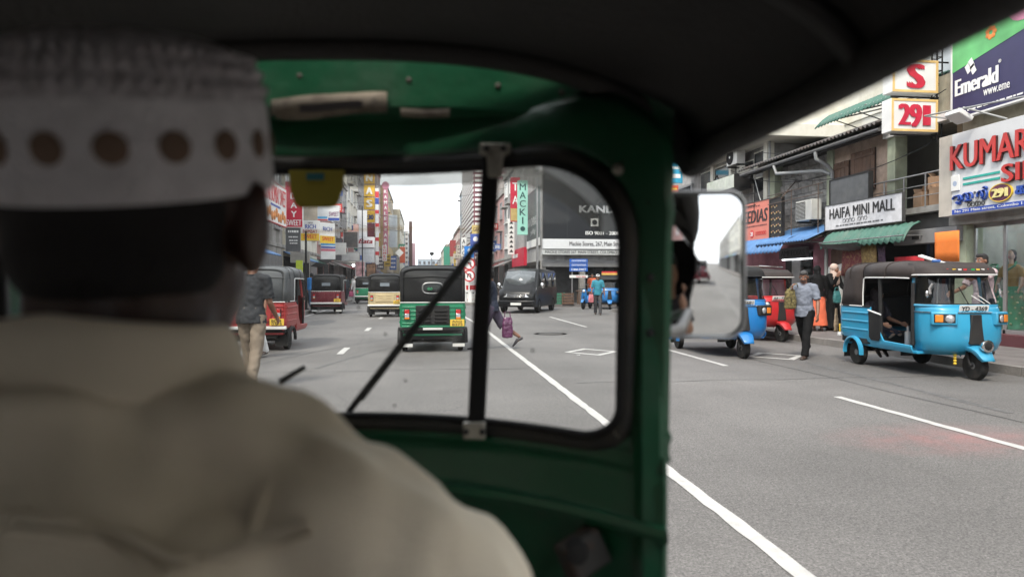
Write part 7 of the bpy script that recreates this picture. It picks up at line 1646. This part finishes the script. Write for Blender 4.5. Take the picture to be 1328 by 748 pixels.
# traffic signs on the island ------------------------------------------------
ts = empty('traffic_sign', 'sign post with a blue one-way arrow, no left turn and no U-turn discs', 'traffic sign', (2.78, 41, 0))
MB().tube([(0, .04, 0), (0, .04, 3.0)], .04, 8).build('post', WHITEP, ts)
bl = MB().box(-.29, .29, -.03, 0, 2.83, 3.52).build('plate', M('traffic_blue', (.02, .20, .62), .5), ts); MB().prism([(-.035, 2.95), (.035, 2.95), (.035, 3.22), (.12, 3.22), (0, 3.42), (-.12, 3.22), (-.035, 3.22)], -.042, -.032).build('arrow', WHITE, bl)
for z, kind in ((2.45, 'L'), (1.75, 'U')):
    d = MB().lathe([(.001, -.03), (.34, -.03), (.34, 0)], (0, 0, z), 'Y', 28).build('disc', WHITE, ts); MB().lathe([(.28, -.04), (.36, -.04), (.36, .005), (.28, .005)], (0, 0, z), 'Y', 28, closed=True).build('red_rim', REDP, d)
    q = MB()
    if kind == 'L': q.tube([(.10, -.036, z-.18), (.10, -.036, z+.08), (-.12, -.036, z+.08)], .032, 6)
    else: q.tube([(.10, -.036, z-.18), (.10, -.036, z+.02), (.05, -.036, z+.11), (-.05, -.036, z+.11), (-.10, -.036, z+.02), (-.10, -.036, z-.10)], .030, 6)
    q.build('arrow', BLACKP, d); m_ = MB(); m_.obox((0, -.042, z), (.62, .012, .06), Matrix.Rotation(R(45), 3, 'Y')); m_.build('red_bar', REDP, d)
tb2 = sign('white notice board with a red border behind the traffic discs', (2.55, 41.5, .35), FRONT, .85, 2.0, WHITE, depth=.06, frame=REDP, fw=.05); MB().box(.08, .75, -.008, 0, .55, .82).build('printed_band', REDP, tb2); scribble(tb2, (.1, .3, .7, .42), -.004, BLACKP, 5)
isl = setting(MB().box(2.35, 3.7, 40.5, 44, -.02, .16).build('traffic_island', KERB, bevel=.03))
for k in range(4):
    o = MB().lathe([(.17, 0), (.15, .25), (.10, .62), (.11, .66)], (0, 0, 0), 'Z', 14).build('bollard', WHITEP); o.location = (2.5+.34*k, 40.9, .16); tag(o, 'squat white bollard on the traffic island', 'bollard', 'bollards on the traffic island')
# tower block closing the street and its lamp post
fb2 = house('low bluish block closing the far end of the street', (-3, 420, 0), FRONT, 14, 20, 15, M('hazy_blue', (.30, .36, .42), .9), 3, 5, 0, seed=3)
lpf = empty('street_lamp', 'street lamp standing far down the road', 'street lamp', (2.3, 170, 0)); MB().tube([(0, 0, 0), (0, 0, 8)], .09, 8).build('post', DARKM, lpf); MB().ell((0, 0, 8.3), (.55, .55, .45), 10, 8).build('lamp_head', DARKM, lpf)
# cables over the road
for k, (a, b_, sg) in enumerate((((-6.8, 60, 8.2), (6.4, 52, 8.6), .5), ((-6.9, 80, 9.5), (6.0, 84, 9.2), .6), ((11.4, 13.5, 6.6), (11.2, 28, 6.9), .35), ((6.4, 38, 7.6), (11.2, 29, 6.8), .4))):
    pts = [Vector(a).lerp(Vector(b_), t/14) - Vector((0, 0, sg*4*(t/14)*(1-t/14))) for t in range(15)]
    o = MB().tube(pts, .012, 5).build('overhead_cable', BLACKP); tag(o, ('thin cable sagging across the far street', 'second thin cable sagging across the far street beyond the tall letter boxes', 'cable running along the shop fronts above the blocks', 'cable crossing the side street at the corner')[k], 'cable')
# rows behind us, for the mirror
for i, (y0, y1, h, wi, lab) in enumerate(((-14, 2, 9, 0, 'cream building behind us on the mirror side'), (-34, -14, 10, 1, 'grey building behind us on the mirror side'), (-60, -34, 8, 2, 'white building behind us on the mirror side'), (-115, -60, 9, 4, 'concrete building farther behind us on the mirror side'))):
    house(lab, (11.7, y1, 0), RIGHT, y1-y0, 9, h, WALLS[wi], 2, 4, i, seed=70+i)
for i, (y0, y1, h, wi, lab) in enumerate(((-8, 16, 9, 0, 'cream building beside us across the near pavement'), (-40, -8, 9, 7, 'rose building behind us across the near pavement'), (-100, -40, 8, 1, 'grey building far behind us across the near pavement'))):
    house(lab, (-7.3, y0, 0), LEFT, y1-y0, 9, h, WALLS[wi], 2, 4, i, seed=80+i)

# smaller boards crowding the two rows
rnd3 = random.Random(9)
for k in range(30):
    side = -1 if k % 3 else 1; y = rnd3.uniform(46, 84) if side < 0 else rnd3.uniform(58, 86); ci = rnd3.randrange(8)
    w_ = rnd3.uniform(.45, 1.0); h_ = rnd3.choice([rnd3.uniform(.35, .7), rnd3.uniform(.9, 1.8)]); z = rnd3.uniform(2.6, 7.5 if h_ < .8 else 6)
    x = rnd3.uniform(-7.2, -6.4) if side < 0 else 6.65-w_
    s = sign('small %s board on a bracket among the crowded upper fronts %s' % (cn[ci], 'past the sweet shops' if side < 0 else 'past the corner store'), (x, y, z), FRONT, w_, h_, M('board_' + cn[ci], cl[ci], .55, var=.15), depth=.12, frame=DARKM if k % 2 else None, fw=.03, group='small boards crowding the upper fronts')
    scribble(s, (w_*.14, h_*.2, w_*.86, h_*.8), -.005, BLACKP if ci in (2, 3, 5) else WHITE, 3, 1 if h_ < .5 else 3)
for k, (a, b_, sg) in enumerate((((11.35, 13.6, 5.6), (11.1, 21.5, 5.7), .5), ((11.3, 14.0, 4.5), (11.45, 20.6, 4.7), .35), ((11.35, 18.0, 4.4), (11.3, 24.0, 5.5), .3), ((-6.9, 40, 7.0), (-6.7, 66, 7.4), .7), ((-6.8, 50, 6.0), (6.4, 66, 6.6), .8), ((6.3, 42, 6.2), (5.9, 74, 7.0), .7), ((-6.6, 70, 8.6), (5.6, 76, 8.2), .6))):
    pts = [Vector(a).lerp(Vector(b_), t/16) - Vector((0, 0, sg*4*(t/16)*(1-t/16))) for t in range(17)]
    o = MB().tube(pts, .011, 5).build('overhead_cable', BLACKP); tag(o, ('cable looping above the tin roof edge', 'cable drooping across the wooden shutters', 'cable drooping past the air conditioners', 'cable sagging along the sweet shop fronts', 'low cable sagging over the street beyond the vehicles', 'cable sagging along the front past the mint sign', 'highest cable crossing the far street')[k], 'cable')
# ------------------------------------------------------------------ light city haze
hm_ = bpy.data.materials.new('haze'); hm_.use_nodes = True; hn = hm_.node_tree; hn.nodes.clear()
ho = hn.nodes.new("ShaderNodeOutputMaterial"); pv = hn.nodes.new("ShaderNodeVolumePrincipled")
pv.inputs['Color'].default_value = (.93, .94, .96, 1); pv.inputs['Density'].default_value = .0004; pv.inputs['Anisotropy'].default_value = .2
hn.links.new(pv.outputs[0], ho.inputs['Volume'])
hz = MB().box(-905, 905, -905, 905, -1.3, 34).build('haze', hm_); hz['kind'] = 'stuff'
